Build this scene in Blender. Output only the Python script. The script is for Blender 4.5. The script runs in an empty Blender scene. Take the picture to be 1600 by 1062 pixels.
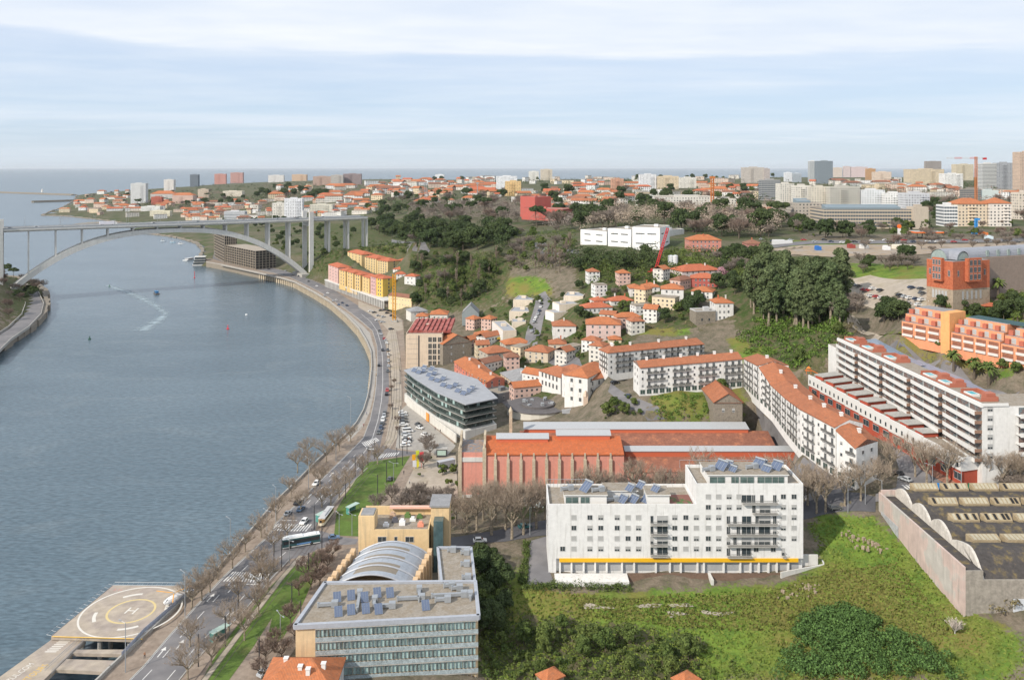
import bpy, bmesh, math, random
import numpy as np
from mathutils import Vector, Matrix, Euler
S = bpy.context.scene
# ---------------------------------------------------------------- camera, sky, sun, exposure
F, CAMH, CX, HY = 1300.0, 128.0, 800.0, 262.0      # focal length and horizon in pixels of the 1600 px photograph; camera height in m
cam = bpy.data.objects.new('camera', bpy.data.cameras.new('camera'))
S.collection.objects.link(cam); S.camera = cam
cam.location = (0, 0, CAMH); cam.rotation_euler = (math.radians(90), 0, 0)
cam.data.sensor_width = 36.0; cam.data.lens = 36.0 * F / 1600.0
cam.data.shift_y = -(531.0 - HY) / 1600.0
cam.data.clip_start = 1.0; cam.data.clip_end = 200000.0
SUN_EL, SUN_AZ = math.radians(36), math.radians(-131)     # azimuth measured from +Y towards +X
sd = Vector((math.sin(SUN_AZ)*math.cos(SUN_EL), math.cos(SUN_AZ)*math.cos(SUN_EL), math.sin(SUN_EL)))
sun = bpy.data.objects.new('sun', bpy.data.lights.new('sun', 'SUN'))
S.collection.objects.link(sun); sun.location = (0, 0, 900)
sun.data.energy = 4.3; sun.data.angle = math.radians(0.7); sun.data.color = (1.0, 0.92, 0.81)
sun.rotation_euler = sd.to_track_quat('Z', 'Y').to_euler()
W = bpy.data.worlds.new("World"); S.world = W; W.use_nodes = True
nt = W.node_tree; nt.nodes.clear(); N = nt.nodes.new; L = nt.links.new
def mth(nt, op, a, b=None, clamp=False):
    n = nt.nodes.new('ShaderNodeMath'); n.operation = op; n.use_clamp = clamp
    for i, v in enumerate((a, b)):
        if v is None: continue
        if isinstance(v, (int, float)): n.inputs[i].default_value = v
        else: nt.links.new(v, n.inputs[i])
    return n.outputs[0]
def mixc(nt, f, a, b, blend='MIX'):
    n = nt.nodes.new('ShaderNodeMix'); n.data_type = 'RGBA'; n.blend_type = blend
    for i, v in ((0, f), (6, a), (7, b)):
        if isinstance(v, (int, float)): n.inputs[i].default_value = v
        elif isinstance(v, (tuple, list)): n.inputs[i].default_value = (*v[:3], 1)
        else: nt.links.new(v, n.inputs[i])
    return n.outputs[2]
def ramp(nt, v, stops):
    n = nt.nodes.new('ShaderNodeValToRGB'); nt.links.new(v, n.inputs[0])
    e = n.color_ramp.elements
    while len(e) < len(stops): e.new(0.5)
    for k, (p, c) in zip(e, stops):
        k.position = p; k.color = (c, c, c, 1) if isinstance(c, (int, float)) else (*c, 1)
    return n.outputs[0]
sky = N('ShaderNodeTexSky'); sky.sky_type = 'NISHITA'; sky.sun_disc = False
sky.sun_elevation = SUN_EL; sky.sun_rotation = SUN_AZ; sky.altitude = 100; sky.air_density = 1.0; sky.dust_density = 0.6; sky.ozone_density = 1.4
geo = N('ShaderNodeTexCoord'); sep = N('ShaderNodeSeparateXYZ'); L(geo.outputs['Generated'], sep.inputs[0])
el = mth(nt, 'MAXIMUM', sep.outputs[2], 0.0)
den = mth(nt, 'ADD', el, 0.035)
cu = mth(nt, 'DIVIDE', sep.outputs[0], den); cv = mth(nt, 'DIVIDE', sep.outputs[1], den)
cmb = N('ShaderNodeCombineXYZ'); L(mth(nt, 'MULTIPLY', cu, 0.26), cmb.inputs[0]); L(mth(nt, 'MULTIPLY', cv, 0.42), cmb.inputs[1])
n1 = N('ShaderNodeTexNoise'); L(cmb.outputs[0], n1.inputs['Vector']); n1.inputs['Scale'].default_value = 0.9; n1.inputs['Detail'].default_value = 7; n1.inputs['Roughness'].default_value = 0.55; n1.inputs['Distortion'].default_value = 0.4
cmb2 = N('ShaderNodeCombineXYZ'); L(mth(nt, 'MULTIPLY', cu, 0.9), cmb2.inputs[0]); L(mth(nt, 'MULTIPLY', cv, 1.5), cmb2.inputs[1])
n2 = N('ShaderNodeTexNoise'); L(cmb2.outputs[0], n2.inputs['Vector']); n2.inputs['Scale'].default_value = 1.3; n2.inputs['Detail'].default_value = 5
# thin overcast: a bright sheet high up with a soft broken edge, faint streaks and pale blue below it
edge = mth(nt, 'ADD', el, mth(nt, 'MULTIPLY', mth(nt, 'SUBTRACT', n1.outputs[0], 0.5), 0.022))
edge = mth(nt, 'ADD', edge, mth(nt, 'MULTIPLY', sep.outputs[0], 0.016))
edge = mth(nt, 'ADD', edge, mth(nt, 'MULTIPLY', mth(nt, 'SUBTRACT', n2.outputs[0], 0.5), 0.012))
sheet = ramp(nt, edge, [(0.0, 0.35), (0.03, 0.12), (0.045, 0.42), (0.062, 0.15), (0.095, 0.22), (0.128, 0.42), (0.136, 1.0), (0.165, 0.82), (0.24, 0.7), (0.5, 0.8)])
streak = mth(nt, 'MULTIPLY', ramp(nt, n1.outputs[0], [(0.42, 0.0), (0.66, 0.38)]), ramp(nt, el, [(0.0, 0.2), (0.04, 1.0), (0.4, 1.0)]))
cover = mth(nt, 'ADD', sheet, mth(nt, 'SUBTRACT', streak, 0.08), True)
base = mixc(nt, 0.8, sky.outputs[0], ramp(nt, el, [(0.0, (6.2, 7.4, 8.6)), (0.06, (6.0, 7.6, 9.5)), (0.13, (5.9, 7.4, 9.7)), (0.5, (3.4, 5.2, 8.2))]))
cloudc = ramp(nt, n2.outputs[0], [(0.3, (8.0, 8.7, 9.8)), (0.7, (9.2, 9.6, 10.1))])
colr = mixc(nt, cover, base, cloudc)
bg = N('ShaderNodeBackground'); L(colr, bg.inputs[0]); bg.inputs[1].default_value = 0.1
wo = N('ShaderNodeOutputWorld'); L(bg.outputs[0], wo.inputs[0])
S.view_settings.view_transform = 'Standard'; S.view_settings.look = 'None'; S.view_settings.exposure = 0.04; S.view_settings.gamma = 1.0
S.render.engine = 'CYCLES'
S.cycles.max_bounces = 5; S.cycles.diffuse_bounces = 2; S.cycles.glossy_bounces = 2; S.cycles.transparent_max_bounces = 6; S.cycles.volume_bounces = 0
rnd = random.Random(7)
# ---------------------------------------------------------------- helpers
def P(px, py, z):                    # where the sight line through a pixel of the photograph meets height z
    y = F * (CAMH - z) / (py - HY); return Vector(((px - CX) * y / F, y, z))
def PY(px, y, z=0.0): return Vector(((px - CX) * y / F, y, z))
def pix(v): return (CX + F * v[0] / v[1], HY + F * (CAMH - v[2]) / v[1])
def zat(py, y): return CAMH - (py - HY) * y / F
col = S.collection
def tag(o, label=None, cat=None, group=None, kind=None):
    if label: o['label'] = label
    if cat: o['category'] = cat
    if group: o['group'] = group
    if kind: o['kind'] = kind
    return o
def empty(name, loc, rz=0.0, parent=None):
    o = bpy.data.objects.new(name, None); col.objects.link(o); o.location = loc; o.rotation_euler = (0, 0, rz); o.empty_display_size = 0.5
    if parent: o.parent = parent
    return o
def copy_tree(o, parent=None):
    c = o.copy(); col.objects.link(c); c.parent = parent
    for ch in list(o.children): copy_tree(ch, c)
    return c
class MB:
    def __init__(s): s.v = []; s.f = []; s.m = []; s.uv = []
    def quad(s, a, b, c, d, m=0, uv=None):
        i = len(s.v); s.v += [tuple(a), tuple(b), tuple(c), tuple(d)]; s.f.append((i, i+1, i+2, i+3)); s.m.append(m)
        s.uv += list(uv) if uv else [(0, 0)] * 4
    def tri(s, a, b, c, m=0, uv=None):
        i = len(s.v); s.v += [tuple(a), tuple(b), tuple(c)]; s.f.append((i, i+1, i+2)); s.m.append(m)
        s.uv += list(uv) if uv else [(0, 0)] * 3
    def ngon(s, pts, m=0):
        i = len(s.v); s.v += [tuple(p) for p in pts]; s.f.append(tuple(range(i, i+len(pts)))); s.m.append(m); s.uv += [(p[0], p[1]) for p in pts]
    def box(s, x0, y0, z0, x1, y1, z1, m=0, mt=None):
        mt = m if mt is None else mt
        a = [(x0,y0),(x1,y0),(x1,y1),(x0,y1)]; s.prism(a, z0, z1, m, mt)
    def obox(s, c, u, lx, ly, z0, z1, m=0):          # box centred at c, long axis u (2D)
        u = Vector(u).normalized(); n = Vector((-u.y, u.x)); c = Vector(c[:2])
        s.prism([c-u*lx/2-n*ly/2, c+u*lx/2-n*ly/2, c+u*lx/2+n*ly/2, c-u*lx/2+n*ly/2], z0, z1, m, m)
    def prism(s, poly, z0, z1, m=0, mt=None, bottom=True):
        mt = m if mt is None else mt; n = len(poly)
        zz0 = z0 if isinstance(z0, (list, tuple)) else [z0]*n; zz1 = z1 if isinstance(z1, (list, tuple)) else [z1]*n
        t = 0.0
        for i in range(n):
            j = (i+1) % n; a, b = poly[i], poly[j]; d = math.hypot(b[0]-a[0], b[1]-a[1])
            s.quad((a[0],a[1],zz0[i]), (b[0],b[1],zz0[j]), (b[0],b[1],zz1[j]), (a[0],a[1],zz1[i]), m, [(t, zz0[i]), (t+d, zz0[j]), (t+d, zz1[j]), (t, zz1[i])]); t += d
        s.ngon([(p[0],p[1],zz1[i]) for i, p in enumerate(poly)], mt)
        if bottom: s.ngon([(p[0],p[1],zz0[i]) for i, p in reversed(list(enumerate(poly)))], m)
    def tube(s, pts, rad, n=6, m=0, cap=True):
        pts = [Vector(p) for p in pts]; rad = rad if isinstance(rad, (list, tuple)) else [rad]*len(pts); rings = []
        for i, p in enumerate(pts):
            d = (pts[min(i+1, len(pts)-1)] - pts[max(i-1, 0)]).normalized()
            u = d.cross(Vector((0,0,1)) if abs(d.z) < 0.9 else Vector((1,0,0))).normalized(); w = d.cross(u)
            b = len(s.v); s.v += [tuple(p + (u*math.cos(2*math.pi*k/n) + w*math.sin(2*math.pi*k/n))*rad[i]) for k in range(n)]; s.uv += [(0,0)]*0; rings.append(b)
        for a, b in zip(rings, rings[1:]):
            for k in range(n):
                s.f.append((a+k, a+(k+1)%n, b+(k+1)%n, b+k)); s.m.append(m); s.uv += [(0,0)]*4
        if cap:
            s.f.append(tuple(reversed(range(rings[0], rings[0]+n)))); s.m.append(m); s.uv += [(0,0)]*n
            s.f.append(tuple(range(rings[-1], rings[-1]+n))); s.m.append(m); s.uv += [(0,0)]*n
    def lathe(s, prof, n=12, c=(0,0,0), m=0):
        rings = []
        for r, z in prof:
            b = len(s.v); s.v += [(c[0]+r*math.cos(2*math.pi*k/n), c[1]+r*math.sin(2*math.pi*k/n), c[2]+z) for k in range(n)]; rings.append(b)
        for a, b in zip(rings, rings[1:]):
            for k in range(n): s.f.append((a+k, a+(k+1)%n, b+(k+1)%n, b+k)); s.m.append(m); s.uv += [(0,0)]*4
    def mesh(s, name, mats, org=(0,0,0), smooth=False):
        me = bpy.data.meshes.new(name); o = Vector(org)
        me.from_pydata([(v[0]-o.x, v[1]-o.y, v[2]-o.z) for v in s.v], [], s.f)
        for m in (mats if isinstance(mats, (list, tuple)) else [mats]): me.materials.append(m)
        me.polygons.foreach_set('material_index', s.m)
        if smooth: me.polygons.foreach_set('use_smooth', [True]*len(s.f))
        if len(s.uv) == len(me.loops) and s.uv:
            uvl = me.uv_layers.new(name='UVMap'); uvl.data.foreach_set('uv', [c for p in s.uv for c in p])
        me.update(); return me
    def build(s, name, mats, parent=None, loc=None, colr=None, smooth=False):
        # vertices are in the parent's local space; without parent, loc becomes the origin
        org = loc if (loc is not None and parent is None) else (0,0,0)
        o = bpy.data.objects.new(name, s.mesh(name, mats, org, smooth)); col.objects.link(o)
        if parent: o.parent = parent
        elif loc is not None: o.location = loc
        if colr: o.color = (*colr, 1)
        return o
def inst(name, me, parent=None, loc=(0,0,0), rz=0.0, colr=None, sc=None):
    o = bpy.data.objects.new(name, me); col.objects.link(o); o.location = loc; o.rotation_euler = (0, 0, rz)
    if parent: o.parent = parent
    if colr: o.color = (*colr, 1)
    if sc: o.scale = sc if isinstance(sc, tuple) else (sc, sc, sc)
    return o
# ---------------------------------------------------------------- materials
MAT = {}
def mat(name, c=(0.5,0.5,0.5), rough=0.85, var=0.18, scale=0.4, objcol=False, metal=0.0, spec=0.3, streak=0.0, bump=0.0, bscale=3.0, detail=6, c2=None, thr=None, build=None):
    if name in MAT: return MAT[name]
    m = bpy.data.materials.new(name); m.use_nodes = True; t = m.node_tree; b = t.nodes['Principled BSDF']
    b.inputs['Roughness'].default_value = rough; b.inputs['Metallic'].default_value = metal; b.inputs['Specular IOR Level'].default_value = spec
    tc = t.nodes.new('ShaderNodeTexCoord'); co = tc.outputs['Object']
    if objcol:
        oi = t.nodes.new('ShaderNodeObjectInfo'); src = oi.outputs['Color']
        if isinstance(c, (tuple, list)) and objcol == 'tint': src = mixc(t, 1.0, src, c, 'MULTIPLY')
    else:
        rgb = t.nodes.new('ShaderNodeRGB'); rgb.outputs[0].default_value = (*c, 1); src = rgb.outputs[0]
    nz = t.nodes.new('ShaderNodeTexNoise'); t.links.new(co, nz.inputs['Vector']); nz.inputs['Scale'].default_value = scale; nz.inputs['Detail'].default_value = detail; nz.inputs['Roughness'].default_value = 0.62
    if c2 is not None:
        lo, hi = thr or (0.42, 0.6)
        src = mixc(t, ramp(t, nz.outputs[0], [(lo, 0.0), (hi, 1.0)]), src, c2)
    if var:
        nf = t.nodes.new('ShaderNodeTexNoise'); t.links.new(co, nf.inputs['Vector']); nf.inputs['Scale'].default_value = scale*3.7; nf.inputs['Detail'].default_value = 5
        v = ramp(t, mth(t, 'MULTIPLY', mth(t, 'ADD', nz.outputs[0], nf.outputs[0]), 0.5), [(0.3, 1-var), (0.7, 1+var*0.6)])
        src = mixc(t, 1.0, src, v, 'MULTIPLY')
    if streak:
        mp = t.nodes.new('ShaderNodeMapping'); t.links.new(co, mp.inputs[0]); mp.inputs['Scale'].default_value = (1.3, 1.3, 0.10)
        ns = t.nodes.new('ShaderNodeTexNoise'); t.links.new(mp.outputs[0], ns.inputs['Vector']); ns.inputs['Scale'].default_value = 1.0; ns.inputs['Detail'].default_value = 4
        src = mixc(t, mth(t, 'MULTIPLY', ramp(t, ns.outputs[0], [(0.54, 0.0), (0.75, 1.0)]), streak), src, (0.22, 0.20, 0.17))
    if build: src = build(t, b, src, tc) or src
    t.links.new(src, b.inputs['Base Color'])
    if bump:
        nb = t.nodes.new('ShaderNodeTexNoise'); t.links.new(co, nb.inputs['Vector']); nb.inputs['Scale'].default_value = bscale; nb.inputs['Detail'].default_value = 5
        bp = t.nodes.new('ShaderNodeBump'); bp.inputs['Strength'].default_value = bump; bp.inputs['Distance'].default_value = 0.3
        t.links.new(nb.outputs[0], bp.inputs['Height']); t.links.new(bp.outputs[0], b.inputs['Normal'])
    MAT[name] = m; return m
WALL = mat('painted_render', objcol=True, var=0.14, scale=0.25, streak=0.38)
CLEAN = mat('plain_render', objcol=True, var=0.10, scale=0.2, streak=0.18)
STONE = mat('granite_masonry', (0.30,0.26,0.21), var=0.45, scale=0.9, bump=0.5, bscale=2.0, c2=(0.17,0.15,0.12), thr=(0.45,0.65))
def _tile(t, b, src, tc):
    mp = t.nodes.new('ShaderNodeUVMap')
    wv = t.nodes.new('ShaderNodeTexWave'); wv.wave_type = 'BANDS'; wv.bands_direction = 'X'; wv.inputs['Scale'].default_value = 0.9; wv.inputs['Distortion'].default_value = 0.0
    t.links.new(mp.outputs[0], wv.inputs['Vector'])
    s2 = mixc(t, 1.0, src, ramp(t, wv.outputs[0], [(0.0, 0.78), (0.6, 1.08)]), 'MULTIPLY')
    nn = t.nodes.new('ShaderNodeTexNoise'); t.links.new(tc.outputs['Object'], nn.inputs['Vector']); nn.inputs['Scale'].default_value = 1.6; nn.inputs['Detail'].default_value = 4
    s2 = mixc(t, ramp(t, nn.outputs[0], [(0.5, 0.0), (0.72, 0.55)]), s2, (0.20, 0.115, 0.075))
    bp = t.nodes.new('ShaderNodeBump'); bp.inputs['Strength'].default_value = 0.5; bp.inputs['Distance'].default_value = 0.08
    t.links.new(wv.outputs[0], bp.inputs['Height']); t.links.new(bp.outputs[0], b.inputs['Normal']); return s2
TILE = mat('clay_tile', objcol=True, var=0.28, scale=0.35, build=_tile, rough=0.9)
def _far(t, b, src, tc):          # facade of far buildings: rows of openings laid out in metres along each wall
    uv = t.nodes.new('ShaderNodeUVMap'); sp = t.nodes.new('ShaderNodeSeparateXYZ'); t.links.new(uv.outputs[0], sp.inputs[0])
    fu = mth(t, 'FRACT', mth(t, 'MULTIPLY', sp.outputs[0], 1/3.4)); fv = mth(t, 'FRACT', mth(t, 'MULTIPLY', sp.outputs[1], 1/3.0))
    a = mth(t, 'MULTIPLY', mth(t, 'GREATER_THAN', fu, 0.30), mth(t, 'LESS_THAN', fu, 0.72))
    c = mth(t, 'MULTIPLY', mth(t, 'GREATER_THAN', fv, 0.30), mth(t, 'LESS_THAN', fv, 0.75))
    w = mth(t, 'MULTIPLY', a, c)
    wn = t.nodes.new('ShaderNodeTexWhiteNoise'); wn.noise_dimensions = '2D'
    cb = t.nodes.new('ShaderNodeCombineXYZ'); t.links.new(mth(t, 'FLOOR', mth(t, 'MULTIPLY', sp.outputs[0], 1/3.4)), cb.inputs[0]); t.links.new(mth(t, 'FLOOR', mth(t, 'MULTIPLY', sp.outputs[1], 1/3.0)), cb.inputs[1]); t.links.new(cb.outputs[0], wn.inputs['Vector'])
    w = mth(t, 'MULTIPLY', w, ramp(t, wn.outputs[0], [(0.1, 0.25), (0.35, 1.0)]))
    return mixc(t, w, src, (0.06, 0.065, 0.075))
FARW = mat('windowed_render', objcol=True, var=0.10, scale=0.1, build=_far)
def _band(t, b, src, tc):
    uv = t.nodes.new('ShaderNodeUVMap'); sp = t.nodes.new('ShaderNodeSeparateXYZ'); t.links.new(uv.outputs[0], sp.inputs[0])
    fu = mth(t, 'FRACT', mth(t, 'MULTIPLY', sp.outputs[0], 1/2.4)); fv = mth(t, 'FRACT', mth(t, 'MULTIPLY', sp.outputs[1], 1/3.1))
    w = mth(t, 'MULTIPLY', mth(t, 'GREATER_THAN', fv, 0.42), mth(t, 'GREATER_THAN', fu, 0.14))
    return mixc(t, w, src, (0.08, 0.10, 0.12))
FARB = mat('banded_facade', objcol=True, var=0.08, scale=0.1, build=_band)
GLASS = mat('window_glass', (0.05,0.065,0.075), rough=0.12, var=0.5, scale=0.13, spec=0.6)
BLIND = mat('roller_blind', (0.42,0.42,0.41), rough=0.7, var=0.25, scale=0.1)
FRAME = mat('window_frame', (0.55,0.54,0.52), rough=0.6, var=0.1)
DARK = mat('dark_metal', (0.05,0.05,0.055), rough=0.5, var=0.2)
METAL = mat('grey_metal', (0.36,0.38,0.40), rough=0.45, var=0.15, metal=0.3)
CONC = mat('concrete', (0.40,0.385,0.355), rough=0.9, var=0.25, scale=0.3, streak=0.4)
CONCL = mat('pale_concrete', (0.60,0.59,0.56), rough=0.9, var=0.15, scale=0.12, streak=0.3)
ROOFG = mat('gravel_roof', (0.34,0.30,0.25), var=0.35, scale=0.5, c2=(0.25,0.21,0.16))
SLATE = mat('grey_roof_sheet', (0.27,0.27,0.275), var=0.3, scale=0.3)
PLAIN = mat('painted_surface', objcol=True, rough=0.55, var=0.06, scale=0.5, spec=0.4)
CARP = mat('car_paint', objcol=True, rough=0.3, var=0.03, spec=0.6)
PANEL = mat('solar_panel_face', (0.10,0.13,0.20), rough=0.18, var=0.1, spec=0.8)
ASPH = mat('asphalt', (0.165,0.16,0.165), var=0.22, scale=0.08, c2=(0.20,0.19,0.19))
ASPHD = mat('dark_asphalt', (0.10,0.10,0.11), var=0.25, scale=0.12)
PAVE = mat('paving', (0.33,0.265,0.21), var=0.28, scale=0.25, c2=(0.23,0.18,0.14))
PAVEG = mat('grey_paving', (0.36,0.335,0.30), var=0.25, scale=0.3)
GRAVEL = mat('trodden_gravel', (0.40,0.345,0.28), var=0.25, scale=0.12, c2=(0.28,0.24,0.17), thr=(0.5,0.7))
GRASS = mat('lawn', (0.105,0.17,0.03), var=0.35, scale=0.15, c2=(0.10,0.11,0.035), thr=(0.5,0.72), bump=0.4)
GRASSY = mat('meadow', (0.15,0.20,0.04), var=0.4, scale=0.10, c2=(0.17,0.14,0.05), thr=(0.47,0.6), bump=0.6, bscale=1.2)
PAINT = mat('road_paint', (0.68,0.67,0.64), var=0.2, scale=1.0)
# ---------------------------------------------------------------- terrain
BANK = [P(x, y, 5.0) for x, y in [(40,1180),(110,1112),(170,1052),(235,992),(290,940),(335,900),(385,842),(430,789),(455,765),(500,720),(540,683),(556,665),(567,645),(573,625),(577,605),(580,575),(579,552),(572,535),(560,515),(540,494),(515,473),(490,458),(460,442),(440,436),(400,427),(345,415),(322,411)]]
FARB_ = [P(x, y, 3.0) for x, y in [(312,407),(314,397),(317,388),(308,378),(290,372),(265,367),(240,364),(213,362),(204,353),(196,347),(150,341),(100,336),(66,335),(80,329),(100,322),(112,315),(118,309),(120,304)]]
LAND = [(v.x, v.y) for v in BANK + FARB_] + [(-1500,5200),(-500,6000),(1000,6900),(3200,8000),(9000,9900),(9000,100),(-150,100)]
LEFTB = [(P(x, y, 5).x, P(x, y, 5).y) for x, y in [(-60,560),(0,537),(25,522),(50,505),(68,488),(74,470),(70,452),(55,440),(30,432),(0,430)]] + [(-720,980),(-1000,1050),(-1000,400),(-480,470)]
def inpoly(X, Y, poly):
    X = np.asarray(X, float); Y = np.asarray(Y, float); r = np.zeros(X.shape, bool); n = len(poly)
    for i in range(n):
        x0, y0 = poly[i][0], poly[i][1]; x1, y1 = poly[(i+1) % n][0], poly[(i+1) % n][1]
        if y0 == y1: continue
        c = ((y0 > Y) != (y1 > Y)) & (X < (x1-x0)*(Y-y0)/(y1-y0)+x0); r ^= c
    return r
def pdist(X, Y, line, closed=True):
    X = np.asarray(X, float); Y = np.asarray(Y, float); d = np.full(X.shape, 1e9); n = len(line)
    for i in range(n if closed else n-1):
        x0, y0 = line[i][0], line[i][1]; x1, y1 = line[(i+1) % n][0], line[(i+1) % n][1]
        dx, dy = x1-x0, y1-y0; q = dx*dx+dy*dy+1e-9
        t = np.clip(((X-x0)*dx+(Y-y0)*dy)/q, 0, 1); d = np.minimum(d, np.hypot(X-x0-t*dx, Y-y0-t*dy))
    return d
CP = [# px, py, height
(640,572,7),(640,640,7),(715,692,7),(700,760,7),(620,760,7),(600,860,7),(760,790,8),(560,900,7.5),(600,1062,8),(700,1000,8),(745,1062,7),(745,900,9),(760,860,10.5),(820,830,11.5),(850,800,12),
(790,745,9),(716,776,8),(975,780,12),(1100,790,14),(1260,800,17),(1368,788,21),(1240,745,17),(1180,700,20),(1060,650,26),(1000,640,26),(1170,650,27),(860,893,11),(1040,893,11),(1255,893,11.3),(1330,870,13),
(860,925,9),(1000,940,8.3),(1150,940,8.6),(1260,930,10),(1340,900,12.5),(1368,812,19.5),(1440,873,16.5),(1535,960,14.5),(1600,980,14),(1450,960,12.5),(1300,1000,9.5),(1200,1062,6),(1000,975,7.8),(880,985,6.5),(1040,1000,6),(900,1062,5),(1050,1062,5),(1400,1062,9),(1580,1062,10),(800,940,7.5),(780,1000,5.5),(760,1062,5),
(730,640,8),(730,560,11),(740,538,14),(710,593,9),(760,613,9),(791,608,10),(790,575,14),(840,600,15),(850,640,12),(890,650,13),(915,632,17),(955,612,21),(877,600,18),(999,617,30.5),(1060,612,32),(1160,604,33),(1187,628,33),(1206,646,31.5),(1229,678,29.5),(1251,705,28),(1274,723,27),(1305,745,25.5),(1339,764,24),(1391,761,24),(1430,772,23.5),
(1503,755,26.5),(1600,747,26.5),(1440,720,26.5),(1380,665,28),(1264,624,31),(1225,600,34),(1200,570,35),(1150,570,33),(1110,560,32),
(950,585,31),(935,578,29),(1050,580,31),(860,568,17),(886,554,19),(832,550,18),(835,530,25),(845,470,35),(846,524,25),(864,533,24),(900,533,25),(940,545,29),(970,540,32),(915,540,28),(880,500,33),(807,532,22),(822,514,26),(831,488,32),(795,470,30),(780,500,20),(760,500,18),
(780,450,30),(740,450,33),(720,470,19),(700,470,20),(690,420,34),(660,470,12),(650,440,30),(640,400,46),(630,420,30),(607,478,11.5),(643,481,11.5),(612,440,25),(600,425,24),(569,418,22),(545,412,22),(540,395,40),(560,378,50),(600,372,53),(620,380,50),(640,390,50),(670,400,47),(700,392,58),(760,392,58),(760,420,44),(800,440,42),(850,440,44),(860,425,50),(870,400,57),(905,485,41),(957,478,42),(990,470,44),(1030,463,49),(1068,468,47),(1113,467,48),(1146,501,43),(1086,508,40),(1020,500,39),(960,500,36),(1000,540,33),(1060,530,35),(1100,525,36),
(1121,450,52),(1127,436,55),(1080,400,65),(1127,393,66),(1000,400,62),(920,392,62),(1030,402,62),(1060,382,67),(1190,390,68),(1000,425,57),(1180,430,60),(1180,470,52),
(1250,510,45),(1210,540,36),(1300,520,46),(1260,560,36),(1240,470,55),(1320,470,64),(1400,460,66),(1330,420,69),(1448,461,69),(1489,469,69),(1545,465,69),(1600,470,69),(1409,519,56),(1477,534,55.5),(1562,552,54.5),(1600,565,54),(1600,600,50),(1400,535,53),(1376,527,49),(1450,580,43.5),(1600,622,43),(1345,525,47),(1500,500,61),(1570,500,61),(1540,600,43),
(1250,385,72),(1350,380,71),(1500,385,71),(1600,385,71),(1200,400,70),(700,350,66),(620,345,68),(555,345,67),(560,352,62),(800,345,68),(900,345,70),(1000,345,72),(1200,350,73),(1400,350,73),(1600,350,73),(520,365,40),(500,400,20),(470,380,30),(440,365,35),(400,350,35),(350,350,25),(480,350,48),(520,345,60),
(420,410,8),(440,424,7),(345,405,7),(335,380,7),(350,365,8),(300,362,5),(250,357,5),(450,335,44),(350,335,12),(500,325,56),(560,320,62),(400,320,30),(340,318,20),(290,335,5),(200,340,4.5),(240,335,8),(120,331,4.5),
(800,310,72),(1000,310,73),(1200,310,73),(1400,310,73),(1600,310,73),(700,305,66),(600,300,62),(500,300,52),(440,300,48),(400,300,40),(330,300,34),(215,318,17),(180,312,9),(130,305,5),(300,288,30),(400,282,36),(600,280,52),(800,280,62),(1000,280,66),(1200,277,70),(1400,277,70),(1600,277,70),(700,272,45),(1100,271,50),
]
CPW = np.array([[*P(a, b, c)] for a, b, c in CP])
EXTRA = np.array([[-2300,4400,4],[0,6500,8],[3000,7900,10],[8000,9500,30],[400,120,10],[300,100,8],[0,100,5],[-60,110,6.5],[600,300,70],[900,600,72],[2500,1500,75],[5000,3000,75],[260,230,50],[300,180,22],[-420,560,12]])
CPW = np.vstack([CPW, EXTRA])
def warp(X, Y): return np.stack([X/Y*1.5, np.log(Y)], -1)
_c = warp(CPW[:,0], CPW[:,1])
_D = np.sqrt(((_c[:,None]-_c[None])**2).sum(-1)+1e-6)
_w = np.linalg.solve(np.vstack([np.hstack([_D + np.eye(len(_c))*-0.002, np.ones((len(_c),1))]), np.hstack([np.ones((1,len(_c))), [[0]]])]), np.append(CPW[:,2], 0))
FLAT = [(v.x, v.y) for v in BANK] + [(P(x,y,6).x, P(x,y,6).y) for x, y in [(322,404),(345,405),(400,414),(440,421),(500,440),(603,482),(630,500),(634,570),(634,625),(712,690),(680,720),(650,770),(640,800),(560,880),(470,1000),(415,1080),(330,1180)]]
HILL = np.array([[-560,600,34],[-470,560,28],[-430,520,18],[-640,660,55],[-520,700,32],[-800,600,70]])
def T(X, Y):
    X = np.atleast_1d(np.asarray(X, float)); Y = np.maximum(np.atleast_1d(np.asarray(Y, float)), 50.)
    q = warp(X, Y); z = np.full(X.shape, _w[-1])
    for i in range(len(_c)): z = z + _w[i]*np.sqrt(((q-_c[i])**2).sum(-1)+1e-6)
    z = np.clip(z, 3.5, 80)
    f = inpoly(X, Y, FLAT); d = np.where(f, 0, pdist(X, Y, FLAT)); k = np.clip(d/14, 0, 1); k = k*k*(3-2*k)
    z = 6 + (z-6)*k
    land = inpoly(X, Y, LAND); db = pdist(X, Y, [(v.x, v.y) for v in BANK], False); z = np.where(land & (db < 4.5), -5, z)
    dfar = pdist(X, Y, [(v.x, v.y) for v in FARB_], False); z = np.where(land & (Y > 800), np.minimum(z, 0.6+dfar*0.12), z)
    z = np.where(land, z, -5)
    lb = inpoly(X, Y, LEFTB)
    if lb.any():
        dl = pdist(X, Y, LEFTB[:11], False); h = 5 + np.clip(dl-14, 0, 60)*0.62
        z = np.where(lb, np.where(dl < 3, -5, h), z)
    return z
BENCH = [([P(1255,626,31).xy,P(1503,758,26.5).xy,P(1640,752,26.5).xy,(172,255),(162,262),(161,372),(125,380)],27)]
BENCH.append(([Vector((-26,301)),Vector((104,301)),Vector((104,343)),Vector((-26,343))],12.5))
BENCH.append(([P(538,421,21.5).xy,P(567,427,21.5).xy,P(608,434,21.5).xy,P(645,428,21.5).xy,P(645,418,21.5).xy+Vector((0,22)),P(540,410,21.5).xy+Vector((0,22))],21.3))
BENCH = [([tuple(p) for p in a], z) for a, z in BENCH]
_T = T
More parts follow.
